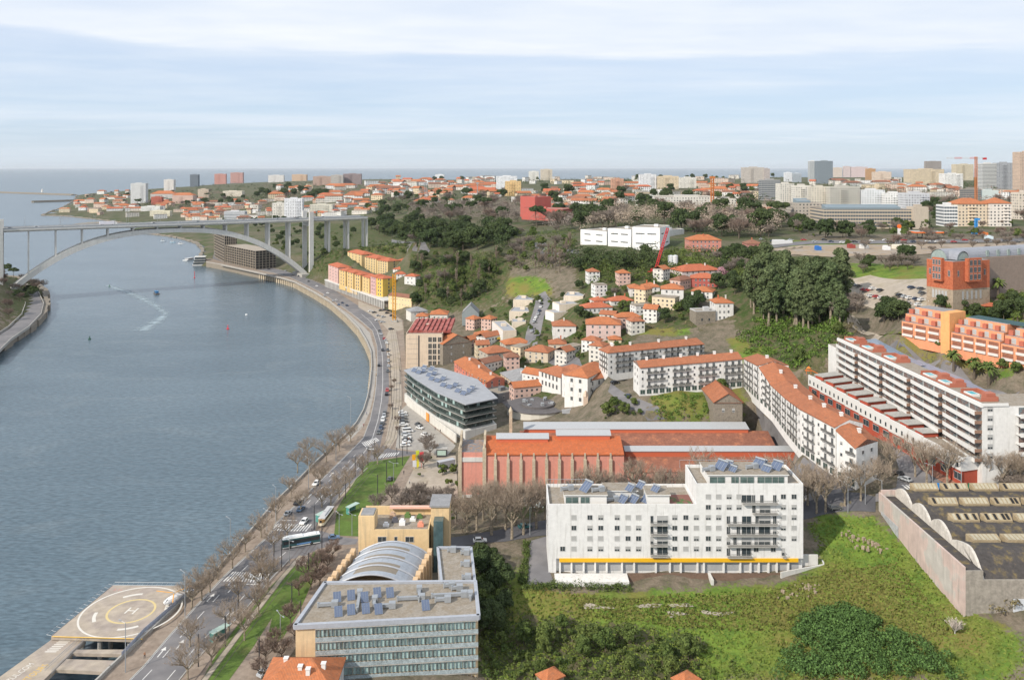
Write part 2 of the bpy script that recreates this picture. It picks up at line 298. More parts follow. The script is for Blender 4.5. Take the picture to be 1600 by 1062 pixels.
def T(X, Y):
    X = np.atleast_1d(np.asarray(X, float)); Y = np.atleast_1d(np.asarray(Y, float)); z = _T(X, Y)
    for poly, h in BENCH:
        f = inpoly(X, Y, poly); d = np.where(f, 0, pdist(X, Y, poly)); k = np.clip(d/5, 0, 1); z = np.where(k < 1, np.minimum(z, h+(z-h)*k), z)
    return z
def tz(x, y): return float(T([x], [y])[0])
_ys = np.exp(np.linspace(math.log(140), math.log(6500), 900))
def hit(px, py, zmin=None):          # point of the ground seen at this pixel
    xs = (px-CX)*_ys/F; zr = CAMH-(py-HY)*_ys/F; zt = T(xs, _ys); k = np.argmax(zr <= np.maximum(zt, 0))
    if zr[k] > max(zt[k], 0): k = len(_ys)-1
    y = _ys[k]
    if k > 0:
        a, b = zr[k-1]-zt[k-1], zr[k]-zt[k]
        if a > 0 > b: y = _ys[k-1] + (_ys[k]-_ys[k-1])*a/(a-b)
    x = (px-CX)*y/F; return Vector((x, y, tz(x, y)))
def axis(segs):
    o = [segs[0][0]]
    for a, b, s in segs:
        n = max(1, int(round((b-a)/s))); o += [a+(b-a)*(i+1)/n for i in range(n)]
    return np.array(o)
GX = axis([(-1100,-700,40),(-700,-300,9),(-300,-110,4),(-110,260,2.5),(260,420,5),(420,1000,30),(1000,3000,100),(3000,9000,600)]); GX = np.concatenate([np.arange(-3000,-1100,60), GX])
GYv = axis([(120,170,10),(170,420,2.5),(420,640,3.5),(640,1100,6.5),(1100,2000,18),(2000,4400,50),(4400,10000,220)])
XX, YY = np.meshgrid(GX, GYv); ZZ = T(XX.ravel(), YY.ravel())
nx, ny = len(GX), len(GYv)
# gentle roughness of the ground away from the flat riverside
rs = np.random.RandomState(3); flatd = pdist(XX.ravel(), YY.ravel(), FLAT); infl = inpoly(XX.ravel(), YY.ravel(), FLAT)
ZZ = ZZ + np.where((~infl) & (flatd > 8) & (ZZ > 0), (rs.rand(len(ZZ))-0.6)*0.25, 0)
def terrain():
    me = bpy.data.meshes.new('ground'); v = np.stack([XX.ravel(), YY.ravel(), ZZ], -1)
    idx = np.arange(nx*ny).reshape(ny, nx); f = np.stack([idx[:-1,:-1], idx[:-1,1:], idx[1:,1:], idx[1:,:-1]], -1).reshape(-1, 4)
    keep = (ZZ[f] > -4.5).any(1); f = f[keep]
    me.vertices.add(len(v)); me.vertices.foreach_set('co', v.ravel()); me.loops.add(f.size); me.loops.foreach_set('vertex_index', f.ravel().astype(np.int32))
    me.polygons.add(len(f)); me.polygons.foreach_set('loop_start', np.arange(0, f.size, 4, dtype=np.int32)); me.polygons.foreach_set('loop_total', np.full(len(f), 4, np.int32))
    me.polygons.foreach_set('use_smooth', np.ones(len(f), bool)); me.update(calc_edges=True)
    # what covers the ground: 0 earth and paving, 1 grass, 2 scrub
    px = CX+F*v[:,0]/v[:,1]; py = HY+F*(CAMH-v[:,2])/v[:,1]; g = np.zeros(len(v)); s = np.zeros(len(v))
    for poly in ZGRASS: g[inpoly(px, py, poly)] = 1
    for poly in ZSCRUB: s[inpoly(px, py, poly)] = 1
    far = (v[:,1] > 700) | inpoly(px, py, [(640,398),(640,320),(1250,320),(1250,378),(1200,392),(900,400)]); lt = far.astype(float)
    def blur(a):
        a = a.reshape(ny, nx)
        for _ in range(5): a = (a+np.roll(a,1,0)+np.roll(a,-1,0)+np.roll(a,1,1)+np.roll(a,-1,1))/5
        return a.ravel()
    g, s, lt = blur(g), blur(s), blur(lt)
    at = me.color_attributes.new('cover', 'FLOAT_COLOR', 'POINT'); at.data.foreach_set('color', np.stack([g, s, lt, g*0+1], -1).ravel())
    m = bpy.data.materials.new('ground_cover'); m.use_nodes = True; t = m.node_tree; b = t.nodes['Principled BSDF']; b.inputs['Roughness'].default_value = 0.95; b.inputs['Specular IOR Level'].default_value = 0.1
    ca = t.nodes.new('ShaderNodeVertexColor'); ca.layer_name = 'cover'; sp = t.nodes.new('ShaderNodeSeparateColor'); t.links.new(ca.outputs[0], sp.inputs[0])
    tc = t.nodes.new('ShaderNodeTexCoord')
    def nz(sc, d=6):
        n = t.nodes.new('ShaderNodeTexNoise'); t.links.new(tc.outputs['Object'], n.inputs['Vector']); n.inputs['Scale'].default_value = sc; n.inputs['Detail'].default_value = d; n.inputs['Roughness'].default_value = 0.65; return n.outputs[0]
    a1, a2, a3 = nz(0.035), nz(0.22), nz(1.1)
    earth = mixc(t, ramp(t, a2, [(0.4, 0), (0.62, 1)]), (0.20,0.165,0.125), (0.12,0.11,0.075))
    gr = mixc(t, ramp(t, a2, [(0.40, 0), (0.6, 1)]), (0.165,0.24,0.04), (0.10,0.17,0.032))
    gr = mixc(t, ramp(t, a1, [(0.43, 0), (0.58, 0.9)]), gr, (0.21,0.175,0.055)); gr = mixc(t, ramp(t, a3, [(0.5, 0), (0.75, 0.6)]), gr, (0.05,0.085,0.022))
    sc_ = mixc(t, ramp(t, a2, [(0.42, 0), (0.6, 1)]), (0.055,0.085,0.025), (0.12,0.105,0.06))
    gf = ramp(t, mth(t, 'ADD', sp.outputs[0], mth(t, 'MULTIPLY', mth(t, 'SUBTRACT', mth(t, 'ADD', mth(t, 'MULTIPLY', a3, 0.5), mth(t, 'MULTIPLY', a2, 0.5)), 0.5), 2.2)), [(0.4, 0), (0.6, 1)])
    sf = ramp(t, mth(t, 'ADD', sp.outputs[1], mth(t, 'MULTIPLY', mth(t, 'SUBTRACT', a2, 0.5), 2.4)), [(0.4, 0), (0.6, 1)])
    lit = mixc(t, ramp(t, a1, [(0.4, 0), (0.6, 1)]), (0.14,0.125,0.085), (0.07,0.09,0.038)); earth = mixc(t, sp.outputs[2], earth, lit)
    c = mixc(t, gf, earth, gr); c = mixc(t, sf, c, sc_)
    c = mixc(t, 1.0, c, ramp(t, a3, [(0.3, 0.7), (0.7, 1.2)]), 'MULTIPLY')
    t.links.new(c, b.inputs['Base Color'])
    bp = t.nodes.new('ShaderNodeBump'); bp.inputs['Strength'].default_value = 0.7; bp.inputs['Distance'].default_value = 0.5; t.links.new(a3, bp.inputs['Height']); t.links.new(bp.outputs[0], b.inputs['Normal'])
    me.materials.append(m); o = bpy.data.objects.new('ground', me); col.objects.link(o); tag(o, kind='structure')
ZGRASS = [[(745,860),(860,920),(1010,925),(1255,905),(1290,860),(1255,800),(1368,805),(1540,975),(1600,975),(1600,1062),(745,1062)],
 [(1380,515),(1600,570),(1600,600),(1370,540)],[(1130,520),(1200,540),(1320,500),(1330,530),(1270,575),(1160,570)],
 [(1010,615),(1160,600),(1170,650),(1020,655)],[(560,370),(640,375),(640,400),(560,395)],[(745,428),(850,434),(872,466),(750,462)],[(1300,410),(1450,415),(1450,440),(1300,432)],[(1220,375),(1400,378),(1400,385),(1220,385)],
 [(880,480),(1080,490),(1080,525),(900,520)],[(170,338),(215,345),(215,350),(150,343)],[(960,405),(1090,400),(1080,430),(980,430)],[(1450,455),(1600,480),(1600,520),(1460,485)]]
ZSCRUB = [[(740,490),(830,460),(1000,480),(990,545),(930,560),(900,600),(830,640),(745,600)],[(900,410),(1200,405),(1200,470),(900,470)],[(790,800),(860,770),(860,800),(800,815)],[(640,395),(800,395),(790,470),(660,500),(640,450)],[(480,345),(560,350),(545,420),(500,440),(470,400)],[(1140,400),(1330,400),(1320,530),(1180,545),(1140,500)],[(745,880),(800,960),(1100,985),(1100,1062),(745,1062)],[(745,860),(790,880),(800,1000),(745,1000)],[(560,345),(640,340),(800,380),(640,398),(560,395)],[(940,480),(1100,480),(1100,515),(950,510)],[(0,380),(60,400),(60,520),(0,520)],[(1180,560),(1300,520),(1320,540),(1280,580),(1200,590)]]
terrain()
# water: one sheet to the horizon
def water():
    xs = axis([(-70000,-3000,12000),(-3000,600,400),(600,70000,12000)]); ys = axis([(-3000,100,1000),(100,4000,400),(4000,120000,15000)])
    b = MB()
    for i in range(len(xs)-1):
        for j in range(len(ys)-1): b.quad((xs[i],ys[j],0),(xs[i+1],ys[j],0),(xs[i+1],ys[j+1],0),(xs[i],ys[j+1],0))
    m = bpy.data.materials.new('river_water'); m.use_nodes = True; t = m.node_tree; p = t.nodes['Principled BSDF']
    p.inputs['Roughness'].default_value = 0.16; p.inputs['IOR'].default_value = 1.33
    tc = t.nodes.new('ShaderNodeTexCoord')
    def nz(scx, scy, d=3, rot=0.5, w=0.0):
        mp = t.nodes.new('ShaderNodeMapping'); t.links.new(tc.outputs['Object'], mp.inputs[0]); mp.inputs['Scale'].default_value = (scx, scy, 1); mp.inputs['Rotation'].default_value = (0, 0, rot)
        n = t.nodes.new('ShaderNodeTexNoise'); t.links.new(mp.outputs[0], n.inputs['Vector']); n.inputs['Scale'].default_value = 1; n.inputs['Detail'].default_value = d; n.inputs['Distortion'].default_value = w; return n.outputs[0]
    big = nz(0.006, 0.014, 4, 0.3, 0.8); mid = nz(0.10, 0.30, 4, 0.35); fine = nz(0.35, 0.9, 5, 0.25)
    c = mixc(t, ramp(t, big, [(0.35, 0), (0.65, 1)]), (0.070,0.108,0.134), (0.095,0.138,0.166)); c = mixc(t, ramp(t, nz(0.02,0.03,5,0.1,1.5), [(0.52, 0), (0.66, 0.28)]), c, (0.15,0.185,0.20))
    c = mixc(t, 1.0, c, ramp(t, fine, [(0.35, 0.75), (0.65, 1.25)]), 'MULTIPLY'); t.links.new(c, p.inputs['Base Color'])
    t.links.new(ramp(t, big, [(0.35, 0.12), (0.65, 0.28)]), p.inputs['Roughness'])
    h = mth(t, 'ADD', mth(t, 'MULTIPLY', mid, 1.2), mth(t, 'MULTIPLY', fine, 0.55))
    bp = t.nodes.new('ShaderNodeBump'); bp.inputs['Strength'].default_value = 0.5; bp.inputs['Distance'].default_value = 0.5; t.links.new(h, bp.inputs['Height']); t.links.new(bp.outputs[0], p.inputs['Normal'])
    df = t.nodes.new('ShaderNodeBsdfDiffuse'); t.links.new(c, df.inputs[0]); gs = t.nodes.new('ShaderNodeBsdfGlossy'); gs.inputs['Roughness'].default_value = 0.2; t.links.new(bp.outputs[0], gs.inputs['Normal'])
    fr = t.nodes.new('ShaderNodeFresnel'); fr.inputs[0].default_value = 1.33; t.links.new(bp.outputs[0], fr.inputs['Normal']); mx = t.nodes.new('ShaderNodeMixShader'); t.links.new(mth(t, 'MINIMUM', mth(t, 'MULTIPLY', fr.outputs[0], 1.0), 0.52), mx.inputs[0]); t.links.new(df.outputs[0], mx.inputs[1]); t.links.new(gs.outputs[0], mx.inputs[2])
    t.links.new(mx.outputs[0], t.nodes['Material Output'].inputs['Surface'])
    tag(b.build('water', m), kind='structure')
water()

b = MB(); wk = [P(*q, 0.0) for q in [(168,446),(200,457),(222,466),(243,477),(258,489),(250,497),(236,508),(218,517)]]; prev = None
for i, p in enumerate(wk):
    d = (wk[min(i+1,7)]-wk[max(i-1,0)]); n_ = Vector((-d.y, d.x, 0)).normalized()*(5.5+1.5*math.sin(i)+(i > 4)*3); a, c = p-n_, p+n_
    if prev: b.quad((prev[0].x,prev[0].y,0.05), (a.x,a.y,0.05), (c.x,c.y,0.05), (prev[1].x,prev[1].y,0.05), 0, [(i-1,0),(i,0),(i,1),(i-1,1)])
    prev = (a, c)
m = bpy.data.materials.new('churned_water'); m.use_nodes = True; t = m.node_tree; p_ = t.nodes['Principled BSDF']; p_.inputs['Base Color'].default_value = (0.34,0.42,0.46,1); p_.inputs['Roughness'].default_value = 0.5
tc = t.nodes.new('ShaderNodeTexCoord'); nz_ = t.nodes.new('ShaderNodeTexNoise'); t.links.new(tc.outputs['Object'], nz_.inputs['Vector']); nz_.inputs['Scale'].default_value = 0.12; nz_.inputs['Detail'].default_value = 6
uv_ = t.nodes.new('ShaderNodeUVMap'); sp_ = t.nodes.new('ShaderNodeSeparateXYZ'); t.links.new(uv_.outputs[0], sp_.inputs[0]); ed = mth(t, 'SUBTRACT', 1.0, mth(t, 'ABSOLUTE', mth(t, 'SUBTRACT', mth(t, 'MULTIPLY', sp_.outputs[1], 2.0), 1.0)))
t.links.new(mth(t, 'MULTIPLY', ramp(t, nz_.outputs[0], [(0.3, 0.1), (0.62, 0.8)]), mth(t, 'MULTIPLY', ed, 1.3), True), p_.inputs['Alpha'])
tag(b.build('river_wake', m), kind='structure')
from mathutils.geometry import tessellate_polygon
# ---------------------------------------------------------------- draped sheets
def GZ(x, y):
    i = np.clip(np.searchsorted(GX, x)-1, 0, nx-2); j = np.clip(np.searchsorted(GYv, y)-1, 0, ny-2)
    u = (x-GX[i])/(GX[i+1]-GX[i]); v = (y-GYv[j])/(GYv[j+1]-GYv[j]); Z = ZZ.reshape(ny, nx)
    return float(Z[j,i]*(1-u)*(1-v)+Z[j,i+1]*u*(1-v)+Z[j+1,i]*(1-u)*v+Z[j+1,i+1]*u*v)
ZG = ZZ.reshape(ny, nx)
def GZv(x, y):
    i = np.clip(np.searchsorted(GX, x)-1, 0, nx-2); j = np.clip(np.searchsorted(GYv, y)-1, 0, ny-2)
    u = np.clip((x-GX[i])/(GX[i+1]-GX[i]), 0, 1); v = np.clip((y-GYv[j])/(GYv[j+1]-GYv[j]), 0, 1)
    return ZG[j,i]*(1-u)*(1-v)+ZG[j,i+1]*u*(1-v)+ZG[j+1,i]*(1-u)*v+ZG[j+1,i+1]*u*v
_ys = np.exp(np.linspace(math.log(150), math.log(9500), 1500))
def hit(px, py):
    xs = (px-CX)*_ys/F; zr = CAMH-(py-HY)*_ys/F; zt = np.maximum(GZv(xs, _ys), 0); k = int(np.argmax(zr <= zt))
    if zr[k] > zt[k]: k = len(_ys)-1
    y = _ys[k]
    if k > 0:
        a, b = zr[k-1]-zt[k-1], zr[k]-zt[k]
        if a > 0 > b: y = _ys[k-1] + (_ys[k]-_ys[k-1])*a/(a-b)
    x = (px-CX)*y/F; return Vector((x, y, GZ(x, y)))
def sheet(name, pts, m, dz=0.05, world=False, flat=None, step=3.0, kind='structure', label=None, cat=None, group=None, parent=None):
    if not world: pts = [hit(x, y) if flat is None else P(x, y, flat) for x, y in pts]
    bm = bmesh.new(); vs = [bm.verts.new((p[0], p[1], 0)) for p in pts]
    for t in tessellate_polygon([[Vector((p[0], p[1], 0)) for p in pts]]):
        try: bm.faces.new([vs[i] for i in t])
        except ValueError: pass
    if flat is None:
        xs = [p[0] for p in pts]; ys = [p[1] for p in pts]
        for a, b, n in ((min(xs), max(xs), (1,0,0)), (min(ys), max(ys), (0,1,0))):
            k = a+step
            while k < b:
                bmesh.ops.bisect_plane(bm, geom=bm.verts[:]+bm.edges[:]+bm.faces[:], plane_co=(k,k,0), plane_no=n); k += step
    for v in bm.verts: v.co.z = (GZ(v.co.x, v.co.y) if flat is None else flat) + dz
    for f in bm.faces:
        f.normal_update()
        if f.normal.z < 0: f.normal_flip()
    me = bpy.data.meshes.new(name); bm.to_mesh(me); bm.free(); me.materials.append(m)
    o = bpy.data.objects.new(name, me); col.objects.link(o); tag(o, label, cat, group, kind)
    if parent: o.parent = parent
    return o
def lerp(a, b, t): return a + (b-a)*t
def resample(pts, step):
    pts = [Vector(p) for p in pts]; out = [pts[0].copy()]; acc = 0
    for a, b in zip(pts, pts[1:]):
        d = (b-a).length; n = max(1, int(round(d/step)))
        out += [a.lerp(b, (i+1)/n) for i in range(n)]
    return out
def ribbon(b, pts, w, dz=0.0, m=0, z=None):       # flat strip of width w along 3D points
    pts = [Vector(p) for p in pts]
    prev = None
    for i, p in enumerate(pts):
        d = pts[min(i+1, len(pts)-1)] - pts[max(i-1, 0)]; d.z = 0; n = Vector((-d.y, d.x, 0)).normalized()*w/2
        zz = p.z if z is None else z
        a, c = Vector((p.x-n.x, p.y-n.y, zz+dz)), Vector((p.x+n.x, p.y+n.y, zz+dz))
        if prev: b.quad(prev[0], a, c, prev[1], m)
        prev = (a, c)
# riverside avenue: matching left and right kerbs
AV = [((165,1100),(250,1100)),((225,1040),(297,1041)),((262,996),(333,1003)),((303,950),(379,957)),((351,899),(425,903)),((392,862),(452,874)),((419,837),(485,845)),((431,817),(498,815)),((465,786),(520,788)),((487,763),(542,761)),((525,727),(574,731)),((552,700),(592,706)),((568,683),(597,682)),((578,657),(603,655)),((585,625),(607,628)),((588,600),(608,600)),((590,565),(606,565)),((589,540),(603,542)),((582,517),(597,518)),((568,505),(590,500)),((550,490),(570,484)),((530,476),(548,470)),((505,459),(525,455)),((480,446),(500,443)),((455,434),(470,430)),((430,427),(440,422)),((390,419),(398,413)),((350,410),(354,403)),((332,404),(345,396)),((337,386),(348,384)),((338,374),(350,372))]
AVL = [P(*a, 6) for a, b in AV]; AVR = [P(*b, 6) for a, b in AV]
Z0 = 6.0
def flatsheet(name, wpts, m, z): return sheet(name, wpts, m, dz=0, world=True, flat=z)
flatsheet('riverside_pavement', FLAT, PAVE, Z0+0.06)
b = MB()
for i in range(len(AV)-1): b.quad((*AVL[i].xy, Z0+0.075), (*AVR[i].xy, Z0+0.075), (*AVR[i+1].xy, Z0+0.075), (*AVL[i+1].xy, Z0+0.075))
tag(b.build('riverside_avenue', ASPH), kind='structure')
def pf(x, y): return P(x, y, 6)
flatsheet('promenade', [pf(*q) for q in [(579,552),(580,575),(577,605),(573,625),(567,645),(556,665),(540,683),(545,690),(566,668),(577,645),(583,620),(586,598),(588,565),(585,545),(578,520),(566,508),(548,493),(528,479),(503,462),(478,449),(453,437),(428,430),(400,424),(345,412),(345,415),(400,427),(440,436),(460,442),(490,458),(515,473),(540,494),(560,515),(572,535)]], PAVEG, Z0+0.068)
flatsheet('junction_road', [pf(*q) for q in [(588,708),(597,695),(612,702),(640,705),(700,716),(680,727),(641,711),(600,715),(585,728),(574,731)]], ASPH, Z0+0.071)
flatsheet('side_street', [pf(*q) for q in [(452,874),(485,845),(498,828),(530,838),(560,842),(556,850),(520,852),(495,858),(478,868)]], ASPH, Z0+0.071)
flatsheet('car_park', [pf(*q) for q in [(626,640),(636,632),(712,696),(702,712),(640,703),(618,700),(622,670)]], PAVEG, Z0+0.070)
flatsheet('tram_bed', [pf(*q) for q in [(608,515),(618,515),(626,560),(628,640),(622,680),(606,705),(575,733),(540,770),(512,800),(515,795),(495,812),(560,745),(590,712),(602,690),(610,650),(612,600),(609,560),(602,530)]], GRAVEL, Z0+0.069)
flatsheet('upper_lawn', [pf(*q) for q in [(575,722),(641,712),(617,752),(590,792),(560,838),(522,836),(526,795),(543,768)]], GRASS, Z0+0.09)
flatsheet('lower_lawn', [pf(*q) for q in [(456,882),(476,884),(452,925),(425,965),(396,1010),(345,1080),(295,1100),(330,1035),(345,1012),(365,985),(394,950),(419,920)]], GRASS, Z0+0.09)
flatsheet('side_lawn', [pf(*q) for q in [(505,865),(492,900),(470,950),(440,1000),(415,1010),(425,965),(452,925),(476,884),(490,862)]], GRASS, Z0+0.088)
# painted markings: one object per run of marks
def lane(fr): return [l.lerp(r, fr) for l, r in zip(AVL, AVR)]
mk = MB()
def dashes(fr, i0, i1, ln, gap, w=0.15):
    pts = resample([Vector((*q.xy, 0)) for q in lane(fr)[i0:i1]], 0.5); step = int((ln+gap)/0.5); k = int(ln/0.5)
    for s in range(0, len(pts)-k, step): ribbon(mk, pts[s:s+k+1], w, z=Z0+0.09)
dashes(0.02, 0, 27, 500, 1, 0.2); dashes(0.5, 0, 7, 500, 1, 0.22); dashes(0.25, 0, 7, 4, 5, 0.2); dashes(0.75, 0, 7, 4, 5, 0.2); dashes(0.5, 8, 27, 400, 1, 0.2); dashes(0.98, 0, 7, 500, 1, 0.2); dashes(0.28, 8, 12, 3, 4, 0.2); dashes(0.74, 8, 12, 3, 4, 0.2)
tag(mk.build('lane_markings', PAINT), kind='structure')
def zebra(a, c, a2, c2, n, flat=True, name='zebra_crossing'):     # quad a-c near side, a2-c2 far side
    z = MB(); f = (lambda q: P(*q, 6)) if flat else (lambda q: hit(*q))
    A, C, A2, C2 = f(a), f(c), f(a2), f(c2); zo = 0.095 if flat else 0.2
    for i in range(n):
        s, e = (i+0.08)/n, (i+0.58)/n
        q = [A.lerp(C, s), A.lerp(C, e), A2.lerp(C2, e), A2.lerp(C2, s)]
        if not flat:
            for v in q: v.z = GZ(v.x, v.y)
        z.quad(*[(v.x, v.y, v.z+zo) for v in q])
    tag(z.build(name, PAINT), kind='structure')
zebra((422,829),(480,830),(434,818),(489,819),13)
zebra((348,908),(408,910),(364,893),(413,895),13)
zebra((565,692),(588,683),(571,698),(594,688),9)
zebra((588,717),(622,711),(596,709),(626,706),8)
# stop lines and arrows
b = MB()
for a, c in (((437,813),(464,813)),((376,912),(405,913))):
    A, C = P(*a,6), P(*c,6); ribbon(b, [A, C], 0.45, z=Z0+0.092)
for fr, i, t in ((0.13,1,0.3),(0.38,1,0.6),(0.13,3,0.2),(0.38,3,0.5),(0.62,4,0.0),(0.88,3,0.9),(0.85,2,0.7),(0.15,8,0.3),(0.4,8,0.8),(0.15,9,0.5)):
    p = AVL[i].lerp(AVR[i], fr).lerp(AVL[i+1].lerp(AVR[i+1], fr), t); d = (AVL[i+1]-AVL[i]).xy.normalized(); n = Vector((-d.y, d.x)); q = p.xy
    ribbon(b, [Vector((*q,0)), Vector((*(q+d*3),0))], 0.28, z=Z0+0.093); e = q+d*3
    b.tri((*(e-n*0.7),Z0+0.093), (*(e+d*1.6),Z0+0.093), (*(e+n*0.7),Z0+0.093))
tag(b.build('road_arrows', PAINT), kind='structure')
# kerbs
b = MB()
for line, s in ((AVL[:12], -1), (AVL[12:27], -1), (AVR[:6], 1), (AVR[7:11], 1)):
    pts = resample(line, 3)
    for p, q in zip(pts, pts[1:]):
        d = (q-p).xy; 
        if d.length > 0: b.obox(((p.x+q.x)/2, (p.y+q.y)/2), d, d.length, 0.3, Z0+0.03, Z0+0.2)
tag(b.build('kerbs', CONC), kind='structure')
# tram rails
TR = [(615,515),(619,545),(622,580),(622,620),(619,655),(613,685),(601,706),(575,735),(545,770),(515,805),(498,830),(470,868),(440,903),(408,945),(370,995),(325,1055),(295,1095)]
b = MB()
for off in (-2.2,-0.8,0.8,2.2):
    pts = resample([pf(*q) for q in TR], 2); out = []
    for i, p in enumerate(pts):
        d = (pts[min(i+1,len(pts)-1)]-pts[max(i-1,0)]).xy.normalized(); out.append(Vector((p.x-d.y*off, p.y+d.x*off, 0)))
    ribbon(b, out, 0.16, z=Z0+0.13)
tag(b.build('tram_rails', mat('rail_steel', (0.13,0.10,0.09), rough=0.5)), kind='structure')
b = MB(); ribbon(b, resample([pf(*q) for q in TR[11:]], 3), 1.3, z=Z0+0.1); o = b.build('track_ballast', GRAVEL); tag(o, kind='structure')
# quay wall with pilasters
qw = empty('quay_wall', (BANK[-1].x, BANK[-1].y, 0)); tag(qw, 'long granite quay wall with pale pilasters curving along the river bank', 'quay wall')
org = qw.location
b = MB(); par = MB(); pil = MB()
for i, (p, q) in enumerate(zip(BANK, BANK[1:])):
    p, q = p-org, q-org
    b.quad((p.x,p.y,-2), (q.x,q.y,-2), (q.x,q.y,6.2), (p.x,p.y,6.2))
    d = (q-p).xy; n = Vector((-d.y, d.x)).normalized(); c = (p+q).xy/2
    par.obox(c-n*0.3, d, d.length+0.2, 0.5, 5.2, 7.0)
pts = resample(BANK[14:], 5.5)
b.build('wall_face', STONE, qw); par.build('parapet', CONC, qw)
PIL = mat('pale_pilaster', (0.50,0.42,0.31), var=0.35, scale=0.4, streak=0.4)
dg = MB(); k = 0
for p, q in zip(pts, pts[1:]):
    d = (q-p).xy; n = Vector((-d.y, d.x)).normalized(); c = (p-org).xy; mm = MB()
    mm.obox(c+n*0.35, d, 2.6, 0.9, -1.5, 5.1); k += 1
    (mm.build('pilaster', PIL, qw) if k < 100 else None)
# other shores: rock edging
b = MB()
for line in (FARB_, [Vector((x, y, 0)) for x, y in LEFTB[:10]]):
    pts = resample([Vector((v[0], v[1], 0)) for v in line], 14)
    for i, (p, q) in enumerate(zip(pts, pts[1:])):
        d = (q-p).xy
        if d.length > 0: b.obox(((p.x+q.x)/2+rnd.uniform(-1,1), (p.y+q.y)/2), d, d.length+1, 3+rnd.random()*3, -2, 1.2+rnd.random()*1.6 if line is FARB_ else 5.3)
tag(b.build('river_banks', STONE), kind='structure')
# left bank road
LR = [P(x, y, 5.5) for x, y in [(-30,560),(0,532),(30,512),(50,492),(55,475),(48,458),(30,445),(10,440)]]
b = MB(); ribbon(b, resample(LR, 6), 12, z=5.75); tag(b.build('opposite_bank_road', ASPH), kind='structure')
b = MB(); 
for off in (6.6, -7.5):
    pts = resample(LR, 8)
    for p, q in zip(pts, pts[1:]):
        d = (q-p).xy; n = Vector((-d.y, d.x)).normalized(); c = ((p+q)/2).xy - n*off; b.obox(c, d, d.length+0.3, 0.5, 4.5, 6.6 if off > 0 else 7.2)
wl = b.build('low_wall', CONC); tag(wl, 'low pale wall edging the curved road on the wooded bank', 'wall')
# other streets, draped over the slopes
sheet('middle_road', [(690,842),(730,836),(790,826),(856,812),(950,806),(1255,785),(1368,776),(1368,800),(1255,812),(1130,824),(900,834),(857,836),(790,846),(745,850),(690,858)], ASPHD, 0.12)
sheet('driveway', [(828,846),(857,838),(857,890),(868,916),(824,914)], ASPH, 0.25)
sheet('corner_street', [(1391,690),(1405,735),(1400,762),(1368,772),(1368,784),(1470,776),(1600,762),(1600,751),(1500,758),(1462,742),(1428,705),(1405,680)], ASPH, 0.15)
sheet('brick_pavement', [(1398,675),(1425,690),(1460,720),(1503,756),(1478,757),(1440,735),(1412,700)], mat('brick_paving', (0.30,0.16,0.11), var=0.25), 0.22)
zebra((1418,766),(1450,764),(1408,758),(1440,757),6,False)
sheet('curved_street', [(1168,612),(1187,630),(1206,648),(1229,680),(1251,707),(1274,725),(1305,747),(1335,766),(1262,790),(1240,748),(1222,718),(1195,680),(1182,645)], ASPH, 0.15)
sheet('stepped_street', [(955,598),(990,622),(1042,655),(1012,658),(980,640),(950,612)], ASPH, 0.15)
sheet('hill_street', [(818,548),(838,548),(845,520),(850,495),(862,470),(852,455),(838,462),(832,490),(822,520)], ASPH, 0.15)
sheet('lower_hill_street', [(838,548),(870,545),(905,560),(920,600),(900,605),(880,575),(850,560),(830,556)], ASPH, 0.15)
sheet('old_town_lane', [(732,555),(748,560),(765,585),(800,612),(820,640),(806,650),(780,625),(745,590)], ASPH, 0.15)
sheet('upper_car_park', [(1318,440),(1360,430),(1448,436),(1452,466),(1480,478),(1440,486),(1350,478),(1320,470)], GRAVEL, 0.15)
sheet('dirt_track', [(1310,480),(1340,500),(1385,520),(1365,545),(1352,540),(1368,522),(1325,506),(1300,490)], GRAVEL, 0.15)
sheet('residents_car_park', [(1370,548),(1400,545),(1500,574),(1600,612),(1600,640),(1520,605),(1440,575)], ASPH, 0.2)
sheet('clifftop_road', [(612,374),(640,378),(672,392),(660,398),(636,390),(612,380)], ASPH, 0.25)
sheet('plateau_avenue', [(1180,384),(1300,376),(1400,376),(1600,372),(1600,377),(1400,381),(1300,381),(1185,392)], ASPH, 0.3, step=20)
sheet('building_site', [(1190,392),(1250,384),(1400,382),(1600,380),(1600,388),(1440,398),(1300,402),(1240,398),(1190,402)], mat('site_earth', (0.36,0.27,0.18), var=0.3, scale=0.1, c2=(0.30,0.26,0.22)), 0.25, step=20)
sheet('campus_road', [(840,402),(905,398),(905,392),(860,388),(850,378),(835,380)], ASPH, 0.3)
sheet('factory_yard', [(628,770),(660,705),(712,712),(716,778),(700,784)], GRAVEL, 0.14)
sheet('waterside_car_park', [(560,470),(600,486),(628,500),(630,515),(610,520),(590,498),(560,480)], GRAVEL, 0.1)
# ---------------------------------------------------------------- the arch bridge
Yd = lambda py, z: F*(CAMH-z)/(py-HY)
pS = Vector(((0-CX)*Yd(359,70)/F, Yd(359,70))); pN = Vector(((486-CX)*Yd(342.5,70)/F, Yd(342.5,70)))
bd = (pN-pS); BL = bd.length; bd.normalize(); bw = Vector((-0.50, 0.866))    # along the deck, and across it (away)
def bp(t, w, z): q = pS + bd*t + bw*w; return Vector((q.x, q.y, z))
br = empty('arch_bridge', (*pS, 0)); tag(br, 'long pale concrete road bridge on one flat arch across the river', 'bridge')
bo = br.location
def bbox(b, t0, t1, w0, w1, z0a, z1a, z0b=None, z1b=None):
    z0b = z0a if z0b is None else z0b; z1b = z1a if z1b is None else z1b
    pl = [bp(t0,w0,0)-bo, bp(t1,w0,0)-bo, bp(t1,w1,0)-bo, bp(t0,w1,0)-bo]; b.prism([(p.x,p.y) for p in pl], [z0a,z0b,z0b,z0a], [z1a,z1b,z1b,z1a])
DK = (-160, BL+68)
